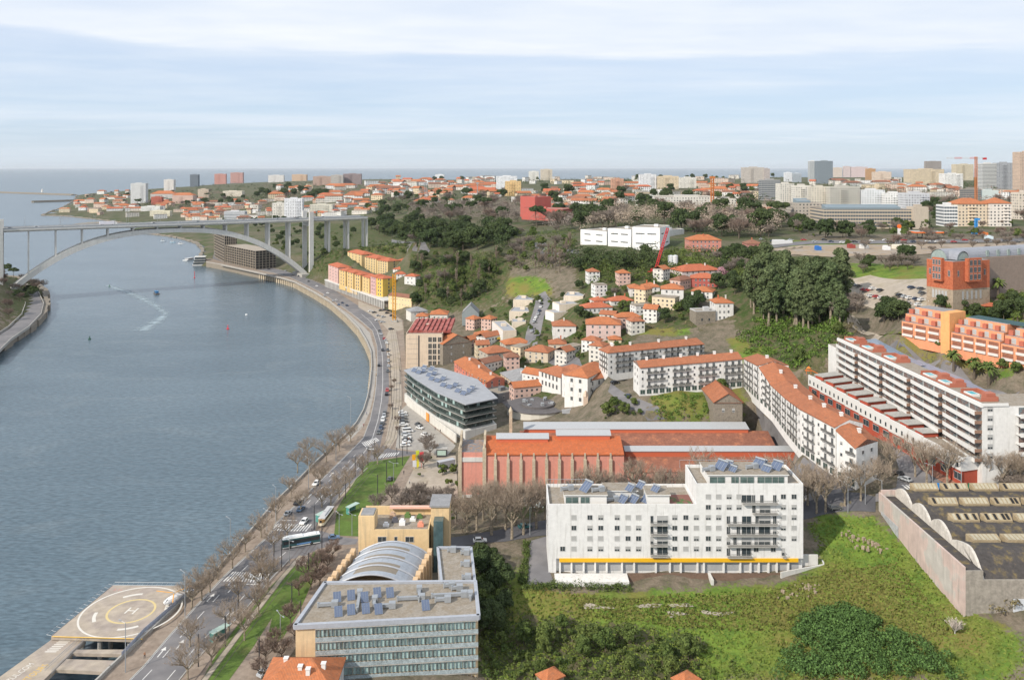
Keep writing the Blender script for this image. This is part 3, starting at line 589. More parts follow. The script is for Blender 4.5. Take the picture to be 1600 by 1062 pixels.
b = MB(); bbox(b, *DK, 0, 25, 68.6, 70.2); bbox(b, *DK, 2, 23, 67.2, 68.6); b.build('deck', CONCL, br)
b = MB(); bbox(b, *DK, 3.5, 21.5, 70.2, 70.24); b.build('carriageway', ASPH, br)
b = MB()
for w in (0.1, 24.6): bbox(b, *DK, w, w+0.3, 70.2, 71.3)
b.build('railing', METAL, br)
b = MB(); bbox(b, *DK, 12.1, 12.9, 70.2, 71.0); b.build('median_barrier', CONCL, br)
a0, a1 = 4.0, BL-4.0
def az(t): u = (t-a0)/(a1-a0); return 8 + 55.5*(1-abs(2*u-1)**2.55)
for w in (2.5, 14.5):
    b = MB(); n = 48
    for k in range(n):
        t0, t1 = a0+(a1-a0)*k/n, a0+(a1-a0)*(k+1)/n
        def th(t): return 2.6+1.7*abs(2*(t-a0)/(a1-a0)-1)
        bbox(b, t0, t1, w, w+8, az(t0)-th(t0), az(t0)+th(t0)*0.6, az(t1)-th(t1), az(t1)+th(t1)*0.6)
    b.build('arch_rib', CONCL, br)
for k in range(1, 24):
    b = MB(); t = a0+(a1-a0)*k/24; bbox(b, t-0.5, t+0.5, 10.5, 14.5, az(t)-1, az(t)+0.6); b.build('cross_brace', CONCL, br)
ncol = 13; sp = BL/ncol
for k in range(-6, ncol+4):
    t = k*sp
    if k in (0, ncol): continue
    g = az(t)+1 if 0 < k < ncol else max(float(T([bp(t,5,0).x],[bp(t,5,0).y])[0]), -2)-1
    if 0 < k < ncol and 67.2-g < 1.2: continue
    if 67.2-g < 1: continue
    for w in (3.5, 8.0, 15.5, 20.0):
        b = MB(); bbox(b, t-0.7, t+0.7, w, w+1.5, g, 67.3); b.build('column', CONCL, br)
for t in (0, BL):
    for w in (-2.5, 23.5):
        b = MB(); bbox(b, t-2.4, t+2.4, w, w+3.2, -2, 78.5); b.build('pylon', CONCL, br)
    b = MB(); bbox(b, t-2, t+2, 1.5, 23.5, 62, 67.2); b.build('portal_beam', CONCL, br)
b = MB(); q = bp(BL, 10, 0)-bo; b.obox(q.xy, bd, 26, 34, 3, 9.5); b.build('footing', CONC, br)
# ---------------------------------------------------------------- building kit
def wingeo(b, M, w, h, style='glass'):
    # slots: 0 frame, 1 glass, 2 blind
    def q(x0, z0, x1, z1, y, m): b.quad(*[tuple(M @ Vector(p)) for p in ((x0,y,z0),(x1,y,z0),(x1,y,z1),(x0,y,z1))], m)
    fw = 0.09
    def bar(x0, z0, x1, z1):
        q(x0, z0, x1, z1, -0.10, 0)
        b.quad(*[tuple(M @ Vector(p)) for p in ((x0,-0.10,z1),(x1,-0.10,z1),(x1,0,z1),(x0,0,z1))], 0)
        b.quad(*[tuple(M @ Vector(p)) for p in ((x0,0,z0),(x1,0,z0),(x1,-0.10,z0),(x0,-0.10,z0))], 0)
    g = 0.0
    if style == 'blind': g = h*0.62
    if style == 'shut': g = h
    q(-w/2, 0, w/2, h-g, -0.035, 1)
    if g: q(-w/2, h-g, w/2, h, -0.045, 2)
    if style != 'plain':
        bar(-w/2-fw, -fw, w/2+fw, 0); bar(-w/2-fw, h, w/2+fw, h+fw); bar(-w/2-fw, 0, -w/2, h); bar(w/2, 0, w/2+fw, h)
        if w > 0.8 and style != 'shut': bar(-0.04, 0, 0.04, h-g)
_wc = {}
WM = [FRAME, GLASS, BLIND]
def winmesh(w, h, style, mats=None):
    k = (round(w,2), round(h,2), style, id(mats) if mats else 0)
    if k not in _wc:
        b = MB(); wingeo(b, Matrix.Identity(4), w, h, style); _wc[k] = b.mesh('window', mats or WM)
    return _wc[k]
class Facade:      # collects the windows of one building; the first hundred become parts of their own
    def __init__(s, root, limit=100): s.r = root; s.n = 0; s.limit = limit; s.extra = []
    def win(s, p, ang, w, h, style='glass', name='window', mats=None):
        if s.n < s.limit:
            inst(name, winmesh(w, h, style, mats), s.r, p, ang); s.n += 1
        else: s.extra.append((p, ang, w, h, style, mats))
    def done(s, name='window'):
        if s.extra:
            b = MB()
            for p, a, w, h, st, mm in s.extra: wingeo(b, Matrix.Translation(p) @ Matrix.Rotation(a, 4, 'Z'), w, h, st)
            o = b.build(name, s.extra[0][5] or WM, s.r); tag(o, kind='stuff')
def wall_windows(fa, A, B, zs, ss, w, h, styles=('glass',), off=0.02, name='window', mats=None):
    A, B = Vector(A[:2]), Vector(B[:2]); u = (B-A).normalized(); n = Vector((u.y, -u.x)); ang = math.atan2(u.y, u.x)
    for z in zs:
        for s in ss:
            p = A+u*s+n*off; fa.win(Vector((p.x, p.y, z)), ang, w, h, rnd.choice(styles), name, mats)
def cols_(L, n, m=1.6): return [m+(L-2*m)*(i+0.5)/n for i in range(n)] if n else []
def roofmesh(b, q, z, kind, pitch=0.45, over=0.45, m=0):
    A, B, C, D = [Vector(p[:2]) for p in q]; u = (B-A).normalized(); v = (D-A).normalized()
    L, W = (B-A).length, (D-A).length
    A, B, C, D = A-u*over-v*over, B+u*over-v*over, C+u*over+v*over, D-u*over+v*over; L += 2*over; W += 2*over
    def V(p, zz): return (p.x, p.y, zz)
    if L < W: A, B, C, D, L, W, u, v = B, C, D, A, W, L, v, -u
    hr = W/2*pitch; zt = z+hr; ins = W/2 if kind == 'hip' else 0
    if kind == 'hip': ins = min(ins, L/2-0.05)
    R0 = (A+D)/2+u*ins; R1 = (B+C)/2-u*ins; sl = math.hypot(W/2, hr)
    b.quad(V(A,z), V(B,z), V(R1,zt), V(R0,zt), m, [(0,0),(L,0),(L-ins,sl),(ins,sl)])
    b.quad(V(C,z), V(D,z), V(R0,zt), V(R1,zt), m, [(0,0),(L,0),(L-ins,sl),(ins,sl)])
    if kind == 'hip':
        b.tri(V(B,z), V(C,z), V(R1,zt), m, [(0,0),(W,0),(W/2,sl)]); b.tri(V(D,z), V(A,z), V(R0,zt), m, [(0,0),(W,0),(W/2,sl)])
    t = 0.28
    for p, q_ in ((A,B),(B,C),(C,D),(D,A)): 
        if kind == 'hip' or (p, q_) in ((A,B),(C,D)): b.quad(V(p,z-t), V(q_,z-t), V(q_,z), V(p,z), m)
    if kind != 'hip':
        for a, r, c in ((B,R1,C),(D,R0,A)):
            b.quad(V(a,z-t), V(r,zt-t), V(r,zt), V(a,z), m); b.quad(V(r,zt-t), V(c,z-t), V(c,z), V(r,zt), m)
    b.quad(V(D,z-t), V(C,z-t), V(B,z-t), V(A,z-t), m)
    return zt
ORANGE, ORANGE2, BROWN, RED = (0.47,0.165,0.070), (0.39,0.145,0.072), (0.27,0.125,0.08), (0.48,0.14,0.07)
WHITE, CREAM, OFFW, YEL, PINK, SALM, GREY = (0.70,0.69,0.665), (0.66,0.55,0.39), (0.62,0.60,0.55), (0.64,0.45,0.20), (0.60,0.36,0.31), (0.58,0.25,0.19), (0.42,0.42,0.41)
LM = []             # landmarks for telling repeats apart: (name, px, py)
def chimney(root, x, y, z, h=1.8, w=0.7, c=OFFW):
    b = MB(); b.box(x-w/2, y-w/2, z, x+w/2, y+w/2, z+h); b.box(x-w/2-0.12, y-w/2-0.12, z+h, x+w/2+0.12, y+w/2+0.12, z+h+0.18); b.build('chimney', PLAIN, root, colr=c)
FOOT = []
def bld(name, label, cat, A, B, ye, depth, z=None, roof='hip', wc=WHITE, rc=ORANGE, fl=2, nc=4, ns=3, pitch=0.42, win=(0.9,1.4), over=0.45, styles=('glass','glass','blind'), chim=0, wm=None, lm=None, group=None, base=4.0, far=None, para=0.6, front=True, left=True, right=True, mid=None):
    if z is None: z = hit(*A).z
    a, c = P(*A, z), P(*B, z); top = zat(ye, a.y); u = (c-a).xy.normalized(); n = Vector((-u.y, u.x)); L = (c-a).length
    r = empty(name, a); tag(r, label, cat, group)
    if lm: LM.append((lm, (A[0]+B[0])/2, (A[1]+ye)/2))
    q = [Vector((0,0)), u*L, u*L+n*depth, n*depth]; H_ = top-z; FOOT.append([tuple(a.xy+v) for v in q])
    b = MB(); b.prism([tuple(p) for p in q], -base, H_, 0, 1)
    b.build('wall', [far or wm or WALL, ROOFG], r, colr=wc)
    if roof in ('hip', 'gable'):
        rb = MB(); zt = roofmesh(rb, q, H_, roof, pitch, over); rb.build('roof', TILE if rc in (ORANGE,ORANGE2,BROWN,RED) else SLATE, r, colr=rc)
        if roof == 'gable':
            gb = MB(); lo = L < depth
            if lo: gb.tri((*q[0],H_), (*q[1],H_), (*((q[0]+q[1])/2), H_+L/2*pitch)); gb.tri((*q[2],H_), (*q[3],H_), (*((q[2]+q[3])/2), H_+L/2*pitch))
            else: gb.tri((*q[1],H_), (*q[2],H_), (*((q[1]+q[2])/2), H_+depth/2*pitch)); gb.tri((*q[3],H_), (*q[0],H_), (*((q[3]+q[0])/2), H_+depth/2*pitch))
            gb.build('gable', wm or WALL, r, colr=wc)
    else:
        rb = MB(); t = 0.3
        for p0, p1 in zip(q, q[1:]+q[:1]):
            d = (p1-p0); nn = Vector((-d.y, d.x)).normalized(); cc = (p0+p1)/2+nn*t/2; rb.obox(cc, d, d.length, t, H_+0.003, H_+para)
        rb.build('parapet', PLAIN, r, colr=wc)
        if not far and depth > 6 and L > 6:
            eq = MB(); cc = q[0].lerp(q[2], 0.5); eq.obox(cc+u*rnd.uniform(-L*.2,L*.2), u, 3.2, 2.4, H_, H_+1.9); eq.build('stair_head', PLAIN, r, colr=wc)
    if not far and fl:
        fa = Facade(r); fh = H_/fl; zs = [fh*i+fh*0.30 for i in range(fl)]; w, h = win; h = min(h, fh*0.6)
        if front: wall_windows(fa, q[0], q[1], zs, cols_(L, nc), w, h, styles)
        if right: wall_windows(fa, q[1], q[2], zs, cols_(depth, ns), w, h, styles)
        if left: wall_windows(fa, q[3], q[0], zs, cols_(depth, ns), w, h, styles)
        fa.done()
    for i in range(chim):
        p = q[0].lerp(q[1], (i+0.7)/(chim+0.4)) + n*depth*rnd.uniform(.3,.7); chimney(r, p.x, p.y, H_+0.4, 2.2+0.2*min(L,depth)*pitch, c=rnd.choice([OFFW, RED, WHITE]))
    return r, q, H_, u, n, L
def solar(root, x, y, z, ang, w=2.0, l=1.2, name='solar_panel', tank=False):
    k = ('solar', w, l, tank)
    if k not in _wc:
        b = MB(); t = math.radians(38); c, s_ = math.cos(t)*l, math.sin(t)*l
        b.quad((-w/2,0,0.15), (w/2,0,0.15), (w/2,c,0.15+s_), (-w/2,c,0.15+s_), 0); b.quad((-w/2,c,0.10+s_), (w/2,c,0.10+s_), (w/2,0,0.10), (-w/2,0,0.10), 1)
        for xx in (-w/2, -w/6, w/6, w/2): b.tube([(xx,0,0.16),(xx,c,0.16+s_)], 0.035, 3, 1)
        for xx in (-w/2+0.1, w/2-0.1): b.tube([(xx,c,0.15+s_),(xx,c,0)], 0.04, 4, 1); b.tube([(xx,0,0.15),(xx,c,0)], 0.04, 4, 1)
        if tank: b.tube([(-w/2,c,0.35+s_),(w/2,c,0.35+s_)], 0.28, 8, 1)
        _wc[k] = b.mesh(name, [PANEL, METAL])
    return inst(name, _wc[k], root, (x, y, z), ang)
def ducts(root, x, y, z, ang, l=4, name='roof_duct'):
    b = MB(); b.obox((0,0), (1,0), l, 0.7, 0.4, 1.1); b.obox((l/2,0), (1,0), 1.6, 1.4, 0.1, 1.5); b.tube([(-l/2,0,0),(-l/2,0,1.3)], 0.25, 8)
    o = b.build(name, METAL, root); o.location = (x, y, z); o.rotation_euler = (0,0,ang)
# ================================================================ the large white apartment block in front
def white_block():
    z = 11.0; Yw = F*(CAMH-z)/(893-HY); s = Yw/F
    X = lambda px: (px-CX)*s
    Zp = lambda py: CAMH-(py-HY)*s
    xl, xm, xr = X(857), X(1088), X(1255); zt1, zt2 = Zp(792), Zp(760); D = 15.5
    r = empty('apartment_block', (xl, Yw, z)); tag(r, 'large stained white apartment block with yellow band above its garages, beside the meadow', 'apartment block'); LM.append(('the large white apartment block', 1055, 840))
    o = lambda x: x-xl
    body = [(0,0),(o(xr),0),(o(xr),D),(0,D)]
    b = MB(); b.prism([(0,0),(o(xm),0),(o(xm),D),(0,D)], Zp(872)-z, zt1-z, 0, 1); b.prism([(o(xm),0),(o(xr),0),(o(xr),D),(o(xm),D)], Zp(872)-z, zt2-z, 0, 1)
    b.prism([(0,0.9),(o(xr),0.9),(o(xr),D),(0,D)], -8, Zp(872)-z-0.01, 0, 1); b.box(0, 0, -8, o(X(869)), 0.89, Zp(872)-z-0.01)
    b.build('wall', [WALL, ROOFG], r, colr=(0.70,0.695,0.68))
    b = MB()
    for x0, x1, zz in ((0, o(xm), zt1-z), (o(xm), o(xr), zt2-z)):
        b.box(x0, -0.003, zz+0.002, x1, 0.3, zz+0.9); b.box(x0, D-0.3, zz+0.002, x1, D, zz+0.9); b.box(x0+0.002, 0.3, zz+0.002, x0+0.3, D-0.3, zz+0.9); b.box(x1-0.3, 0.3, zz+0.002, x1-0.002, D-0.3, zz+0.9)
    b.build('parapet', WALL, r, colr=(0.70,0.695,0.68))
    fa = Facade(r, 100); w, h = 1.35, 1.3
    st = ('glass','blind','shut','blind','glass')
    ys = [807.8, 824.2, 840.6, 856.7]
    def zx(v): return 840+v/3.478
    for j, py in enumerate(ys):
        for v in (197,284,343,432,491,548,745,805,862,927,983): fa.win(Vector((o(X(zx(v))), -0.02, Zp(py)-0.65-z)), 0, w, h, rnd.choice(st))
        if j < 4:
            for v in (1335,1393):
                if j < 3: fa.win(Vector((o(X(zx(v))), -0.02, Zp(py)-0.65-z)), 0, w, h, rnd.choice(('shut','blind')))
    fa.win(Vector((o(X(zx(136))), -0.02, Zp(856.7)-0.65-z)), 0, w, h, 'glass')
    for py in (775.3, 791.8):
        for v in (927,983,1040,1094,1335,1393): fa.win(Vector((o(X(zx(v))), -0.02, Zp(py)-0.65-z)), 0, w, h, rnd.choice(st))
    # balconies: floor slab, glass rail, doors behind
    def balc(v0, v1, pyf, doors):
        x0, x1 = o(X(zx(v0))), o(X(zx(v1))); zf = Zp(pyf)-z
        b = MB(); b.box(x0, -1.3, zf-0.22, x1, -0.003, zf, 0); bo_ = b.build('balcony', CONC, r)
        b = MB(); b.box(x0, -1.28, zf+0.95, x1, -1.22, zf+1.03, 0)
        for i_ in range(int((x1-x0)/0.3)): b.box(x0+i_*0.3, -1.27, zf+0.002, x0+i_*0.3+0.07, -1.23, zf+0.95, 0)
        b.box(x0, -1.22, zf+0.95, x0+0.06, -0.01, zf+1.03, 0); b.box(x1-0.06, -1.22, zf+0.95, x1, -0.01, zf+1.03, 0); b.build('railing', mat('dark_rail', (0.13,0.13,0.125), var=0.3, rough=0.6), bo_)
        for dv, ww in doors: fa.win(Vector((o(X(zx(dv))), -0.02, zf+0.1)), 0, ww, 2.15, rnd.choice(('glass','glass','blind')), 'balcony_door')
    for pyf in (817.5, 833.7, 850.2, 866.5): balc(613, 705, pyf, ((621,0.8),(678,3.0)))
    balc(1110, 1303, 785, ((1135,3.0),(1172,0.9),(1218,0.9),(1288,0.9))); balc(1168, 1303, 801, ((1235,3.0),(1175,0.9)))
    balc(1030, 1303, 818, ((1036,0.9),(1072,0.9),(1135,2.6),(1192,0.9),(1234,3.2),(1288,0.9))); balc(1030, 1303, 834.5, ((1036,0.9),(1090,0.9),(1134,2.6),(1172,0.9),(1232,3.2),(1288,0.9)))
    balc(1030, 1303, 851, ((1036,0.9),(1072,0.9),(1134,2.6),(1187,0.9),(1232,3.2),(1288,0.9))); balc(1030, 1160, 868, ((1036,0.9),(1090,0.9),(1134,2.6))); balc(1328, 1346, 868, ((1334,0.8),))
    for v in (1187,1280): fa.win(Vector((o(X(zx(v))), -0.02, Zp(858)-0.6-z)), 0, 1.3, 1.2, 'glass')
    wall_windows(fa, (o(xr),0), (o(xr),D), [Zp(p)-0.6-z for p in (775,808,840)], [4,8,12], 1.2, 1.3, st)
    wall_windows(fa, (0,D), (0,0), [Zp(p)-0.6-z for p in (808,824,840)], [4,8,12], 1.2, 1.3, st)
    fa.done()
    b = MB(); b.box(o(X(874)), -0.35, Zp(877)-z, o(xr)-1.5, -0.004, Zp(872)-z+0.1); b.build('yellow_band', PLAIN, r, colr=(0.75,0.42,0.015))
    gx = [875,893,912,930,948,972,991,1025,1047,1064,1090,1100,1131,1157,1173,1186,1201,1214,1232,1250]
    for a, c in zip(gx, gx[1:]):
        b = MB(); b.box(o(X(a))+0.25, 0.78, 0.05, o(X(c))-0.25, 0.895, Zp(878)-z); b.build('garage_door', mat('garage_shutter', (0.36,0.365,0.37), rough=0.6, var=0.12), r)
        b = MB(); b.box(o(X(a))-0.25, 0.0, -0.5, o(X(a))+0.25, 0.89, Zp(877)-z-0.01); b.build('pier', PLAIN, r, colr=WHITE)
    # penthouses and roof gear
    def pent(v0, v1, y0, y1, zb, hh, wins):
        x0, x1 = o(X(zx(v0))), o(X(zx(v1))); b = MB(); b.box(x0, y0, zb, x1, y1, zb+hh, 0); b.box(x0-0.3, y0-0.5, zb+hh+0.002, x1+0.3, y1, zb+hh+0.3, 0, 1); pr = b.build('penthouse', [PLAIN, ROOFG], r, colr=WHITE)
        for vv, ww in wins:
            b = MB(); wingeo(b, Matrix.Translation((o(X(zx(vv))), y0-0.02, zb+0.3)), ww, hh-0.8, 'glass'); b.build('window', [FRAME, mat('green_glass', (0.10,0.15,0.14), rough=0.15, var=0.5, scale=0.2, spec=0.7), BLIND], pr)
    zb = zt1-z; pent(150, 380, 2.2, 9, zb, 2.6, ((190,3.6),(262,2.6))); pent(380, 560, 7, 13, zb, 2.0, ()); pent(600, 722, 1.5, 8, zb, 2.9, ())
    zb2 = zt2-z; pent(935, 1370, 1.8, 12, zb2, 2.7, ((985,4.4),(1082,2.2),(1148,4),(1244,4.2),(1318,3.4)))
    b = MB(); b.box(o(X(zx(726))), 0.4, zb+0.05, o(xm)-0.4, 9, zb+0.12); b.build('roof_garden', mat('terracotta_paving', (0.22,0.10,0.08), c2=(0.06,0.14,0.04), thr=(0.52,0.6), scale=0.25), r)
    for v, yy, zz, w_, l_ in ((250,4,zb+2.9,3.2,3.6),(455,3,zb,3,2.6),(515,3,zb,3,2.6),(585,3,zb,3,2.6),(505,6,zb+2.3,2.6,2.2),(570,8,zb+2.3,2.6,2.2),(640,3.2,zb+3.2,2.6,2.0),(1005,5,zb2+3,3.6,3.2),(1060,7,zb2+3,2.6,2.2),(1070,3.6,zb2+3,2.4,1.8),(1225,7,zb2+3,3.4,3),(1262,8.5,zb2+3,2.4,2.0),(1255,3.6,zb2+3,2.8,2.0),(1315,5,zb2+3,3.4,3)):
        solar(r, o(X(zx(v))), yy, zz, -0.9, w_, l_, tank=True)
    for v, yy, zz in ((940,4,zb2+3),(1190,6,zb2+3),(160,5,zb+2.9),(330,4,zb+2.9),(410,4,zb)): ducts(r, o(X(zx(v))), yy, zz, 0.3, 3)
    b = MB()
    for v0, v1, yy, zz in ((60,290,D-0.3,zb),(830,1445,D-0.3,zb2)):
        for k in range(12):
            x = lerp(o(X(zx(v0))), o(X(zx(v1))), k/11); b.tube([(x,yy,zz),(x,yy,zz+2.4)], 0.05, 4)
        b.tube([(o(X(zx(v0))),yy,zz+2.4),(o(X(zx(v1))),yy,zz+2.4)], 0.06, 4)
    b.build('roof_rail', METAL, r)
    # sloping garden strips and low walls in front
    def W_(px, py, zz): return P(px, py, zz)-Vector((xl, Yw, z))
    b = MB(); x0, x1, x2, x3 = o(X(866)), o(X(979)), o(X(1105)), o(X(1225))
    b.box(x0, -5.5, -5, x1, -0.6, -0.1); b.build('terrace_wall', WALL, r, colr=WHITE)
    b = MB(); b.quad((x1+0.1,-4.8,-2.6), (x3,-3.2,-1.3), (x3,-0.4,-0.1), (x1+0.1,-0.4,-0.1)); b.build('planted_strip', mat('bare_soil', (0.13,0.085,0.06), var=0.4, scale=0.6), r)
    b = MB(); b.box(x2, -4.7, -3, x2+0.8, -0.35, 0.0); b.obox(((x1+x3)/2-3, -5.2), (1,0.02), x3-x1-6, 0.35, -5, -1.9); b.build('retaining_wall', CONCL, r)
    b = MB(); a_, c_, d_ = W_(1220,908,9.5), W_(1287,882,12), W_(1278,857,13.5)
    b.obox((a_.xy+c_.xy)/2, c_.xy-a_.xy, (c_.xy-a_.xy).length, 0.4, -5, 1.2); b.obox((c_.xy+d_.xy)/2, d_.xy-c_.xy, (d_.xy-c_.xy).length, 0.4, -4, 1.6); b.box(o(xr)+0.01, 2, -4, o(xr)+5, 2.4, 4); b.build('side_wall', CONCL, r)
white_block()
# ================================================================ hotel with the glass front
def hotel():
    zr = 20.6; k = CAMH-zr
    fl, fr_, br, bl = P(462,978,zr), P(747,963,zr), P(742,910,zr), P(508,912,zr)
    r = empty('hotel', (fl.x, fl.y, 8)); tag(r, 'long hotel with a pale green glass front and grey gravel roof at the bottom edge', 'hotel'); LM.append(('the glass fronted hotel', 600, 980))
    o = lambda p: (p.x-fl.x, p.y-fl.y)
    q = [o(fl), o(fr_), o(br), o(bl)]; H_ = zr-8
    b = MB(); b.prism(q, -6, H_, 0, 1); b.build('wall', [WALL, ROOFG], r, colr=(0.66,0.50,0.30))
    A, B = Vector(q[0]), Vector(q[1]); u = (B-A).normalized(); n = Vector((u.y, -u.x)); L = (B-A).length; ang = math.atan2(u.y, u.x)
    b = MB()
    for i in range(4):
        p0, p1 = Vector(q[i]), Vector(q[(i+1)%4]); d = p1-p0; nn = Vector((d.y,-d.x)).normalized(); b.obox((p0+p1)/2+nn*0.1, d, d.length+0.6, 0.9, H_-0.5, H_+0.55)
    b.build('roof_edge', mat('zinc', (0.37,0.39,0.43), rough=0.4, var=0.15), r)
    cg = [mat('curtain_glass', (0.26,0.36,0.35), rough=0.2, var=0.7, scale=0.6, spec=0.8), mat('pale_curtain', (0.38,0.52,0.50), rough=0.4, var=0.3, scale=0.8)]
    sx = 4.6; nb = 20; bw_ = (L-sx-0.6)/nb; fh = 3.1
    for j in range(5):
        zf = H_-0.6-fh*(j+1)
        for i in range(nb):
            b = MB(); x0 = sx+i*bw_; y = -0.02
            def pt(x, yy, z_): p = A+u*x+n*(-yy); return (p.x, p.y, z_)
            t = x0
            for ww in ([bw_*0.35, bw_*0.65] if rnd.random() < 0.5 else [bw_*0.6, bw_*0.4]):
                m = 1 if rnd.random() < 0.45 else 0
                b.quad(pt(t+0.06,-0.12,zf+1.05), pt(t+ww-0.06,-0.12,zf+1.05), pt(t+ww-0.06,-0.12,zf+fh-0.12), pt(t+0.06,-0.12,zf+fh-0.12), m); t += ww
            if j*nb+i < 95: b.build('window', cg, r)
            elif j == 4 and i == 19: pass
    b = MB()
    for j in range(6):
        zf = H_-0.6-fh*j
        c = A+u*((L+sx)/2)+n*0.2; b.obox(c, u, L-sx, 0.8, zf-0.14, zf+0.06)
    b.build('floor_slab', CONC, r)
    b = MB()
    for j in range(5):
        zf = H_-0.6-fh*(j+1); c = A+u*((L+sx)/2)+n*0.5
        b.obox(c, u, L-sx, 0.06, zf+0.1, zf+1.05)
    b.build('glass_rail', mat('rail_glass', (0.36,0.42,0.44), rough=0.25, var=0.6, scale=1.2), r)
    b = MB()
    for i in range(nb*2+1):
        p = A+u*(sx+i*bw_/2)+n*0.3; b.obox(p, u, 0.08, 0.3, H_-0.6-5*fh, H_-0.6)
    b.build('mullion', METAL, r)
    # roof gear
    ra = ang
    def RP(px, py): p = P(px, py, zr); return (p.x-fl.x, p.y-fl.y)
    for px, py in ((527,937),(549,934),(570,937),(590,930),(610,930),(529,960),(549,957),(572,955),(592,956),(666,950)):
        x, y = RP(px, py+4); solar(r, x, y, H_, 0.25, 1.9, 2.6)
    for px, py, l in ((510,948,4),(560,943,8),(585,945,3),(600,950,4),(640,938,6),(655,932,5),(700,933,8),(690,940,3),(735,935,2),(700,918,2),(712,922,2)): x, y = RP(px, py); ducts(r, x, y, H_, ang+rnd.choice((0,0,1.57)), l)
    # vaulted hall behind
    z0 = 16.5-8; vl, vr = P(520,915,17), P(640,915,17); bl_, br_ = P(561,851,19), P(667,851,19)
    a0, a1, c1, c0 = [Vector(o(v)) for v in (vl, vr, br_, bl_)]
    b = MB(); nn = 14; lay = 8
    def vp(s, t): e0 = a0.lerp(c0, t); e1 = a1.lerp(c1, t); p = e0.lerp(e1, s); return (p.x, p.y, z0+ 3.4*math.sin(math.pi*s)**0.8)
    for i in range(nn):
        for j in range(lay):
            m = 1 if (j in (2,4,6,1) and 3 <= i <= 10) else 0
            b.quad(vp(i/nn,j/lay), vp((i+1)/nn,j/lay), vp((i+1)/nn,(j+1)/lay), vp(i/nn,(j+1)/lay), m)
    b.build('vaulted_roof', [mat('zinc_sheet', (0.34,0.37,0.41), rough=0.35, var=0.2, scale=0.4), mat('brown_louvre', (0.25,0.215,0.17), var=0.2, scale=3.0)], r, smooth=False)
    b = MB()
    for t in (0.0, 0.27, 0.52, 0.77, 1.0): b.tube([Vector(vp(i/nn, t))+Vector((0,0,0.15)) for i in range(nn+1)], 0.28, 5)
    b.build('roof_rib', mat('zinc', (0,0,0)), r)
    b = MB(); b.prism([tuple(a0), tuple(a1), tuple(c1), tuple(c0)], -6, z0-0.05, 0); b.build('hall_wall', WALL, r, colr=(0.62,0.47,0.30))
    for i in range(6):
        for s, (e0, e1) in enumerate(((a0, c0), (a1, c1))):
            p = e0.lerp(e1, 0.06+i*0.17)+(Vector((-1.2,0)) if s == 0 else Vector((1.2,0))); b = MB(); b.obox(p, (0,1), 2.6, 1.3, -6, z0+1.8); b.build('buttress', WALL, r, colr=(0.64,0.45,0.27))
    for s, (e0, e1) in enumerate(((a0, c0), (a1, c1))):
        off = Vector((-1.1,0)) if s == 0 else Vector((1.1,0)); b = MB(); b.obox((e0+e1)/2+off, e1-e0, (e1-e0).length, 0.6, -6, z0+0.8); b.build('side_wall', WALL, r, colr=(0.62,0.46,0.29))
    # rear yellow block with terrace, towers
    zt = 22.2; f0, f1 = P(560,850,17), P(671,850,17); Yb = f0.y; s_ = Yb/F
    ox = lambda px: (px-CX)*s_-fl.x; oz = lambda py: CAMH-(py-HY)*s_-8; oy = Yb-fl.y
    b = MB(); b.box(ox(560), oy, -6, ox(670), oy+13, oz(828)-0.6, 0, 1); b.build('rear_block', [WALL, ROOFG], r, colr=(0.68,0.50,0.28))
    b = MB(); e = oz(828); b.box(ox(585), oy-0.003, e-0.6, ox(670), oy+0.35, e+0.2); b.box(ox(670)-0.35, oy+0.35, e-0.598, ox(670)-0.003, oy+13, e+0.2); b.box(ox(560), oy+12.6, e-0.598, ox(669), oy+12.99, e+2); b.build('terrace_parapet', WALL, r, colr=(0.68,0.50,0.28))
    b = MB(); b.box(ox(560)-0.02, oy-0.02, oz(850), ox(585), oy+6, oz(806)); b.build('stair_tower', WALL, r, colr=(0.68,0.50,0.28))
    b = MB(); b.box(ox(563), oy+0.5, oz(806)+0.003, ox(583), oy+5.5, oz(806)+0.3); b.build('tower_roof', SLATE, r)
    b = MB(); b.box(ox(671)+0.02, oy+4, -6, ox(700), oy+12, oz(800), 0); b.box(ox(669), oy+3.5, oz(800)+0.003, ox(701), oy+12.5, oz(800)+0.5, 1); b.build('lift_tower', [WALL, SLATE], r, colr=(0.66,0.48,0.27))
    b = MB(); b.box(ox(677), oy+0.5, -6, ox(692), oy+3.9, oz(815)); b.build('glass_shaft', mat('dark_green_glass', (0.07,0.12,0.13), rough=0.15, var=0.4, spec=0.7), r)
    for px, w_ in ((597,2.4),(618.5,0.8),(640,2.4)):
        b = MB(); wingeo(b, Matrix.Translation((ox(px), oy-0.03, oz(846))), w_, 1.5, 'glass'); b.build('window', WM, r)
    for i, (px, yy, c) in enumerate(((600,4,(.75,.75,.75)),(612,7,(.1,.1,.12)),(625,5,(.8,.8,.8)),(640,8,(.7,.72,.7)),(655,4,(.75,.3,.2)),(606,10,(.5,.35,.25)),(650,10,(.1,.18,.06)),(630,10.5,(.12,.2,.06)))):
        b = MB(); x = ox(px); b.box(x-0.9, oy+yy-0.6, e-0.55, x+0.9, oy+yy+0.6, e+0.1+0.3*(i%3)); b.box(x-0.5, oy+yy-0.4, e+0.1+0.3*(i%3), x+0.5, oy+yy+0.4, e+0.7+0.3*(i%3)); b.build('terrace_furniture', PLAIN, r, colr=c)
    b = MB(); b.box(ox(600), oy+11.2, e+1.7, ox(668), oy+12.5, e+2.3); b.build('awning', PLAIN, r, colr=(0.75,0.45,0.35))
    # east wing
    e0, e1, e2, e3 = P(690,912,zr), P(742,911,zr), P(736,857,zr), P(684,857,zr)
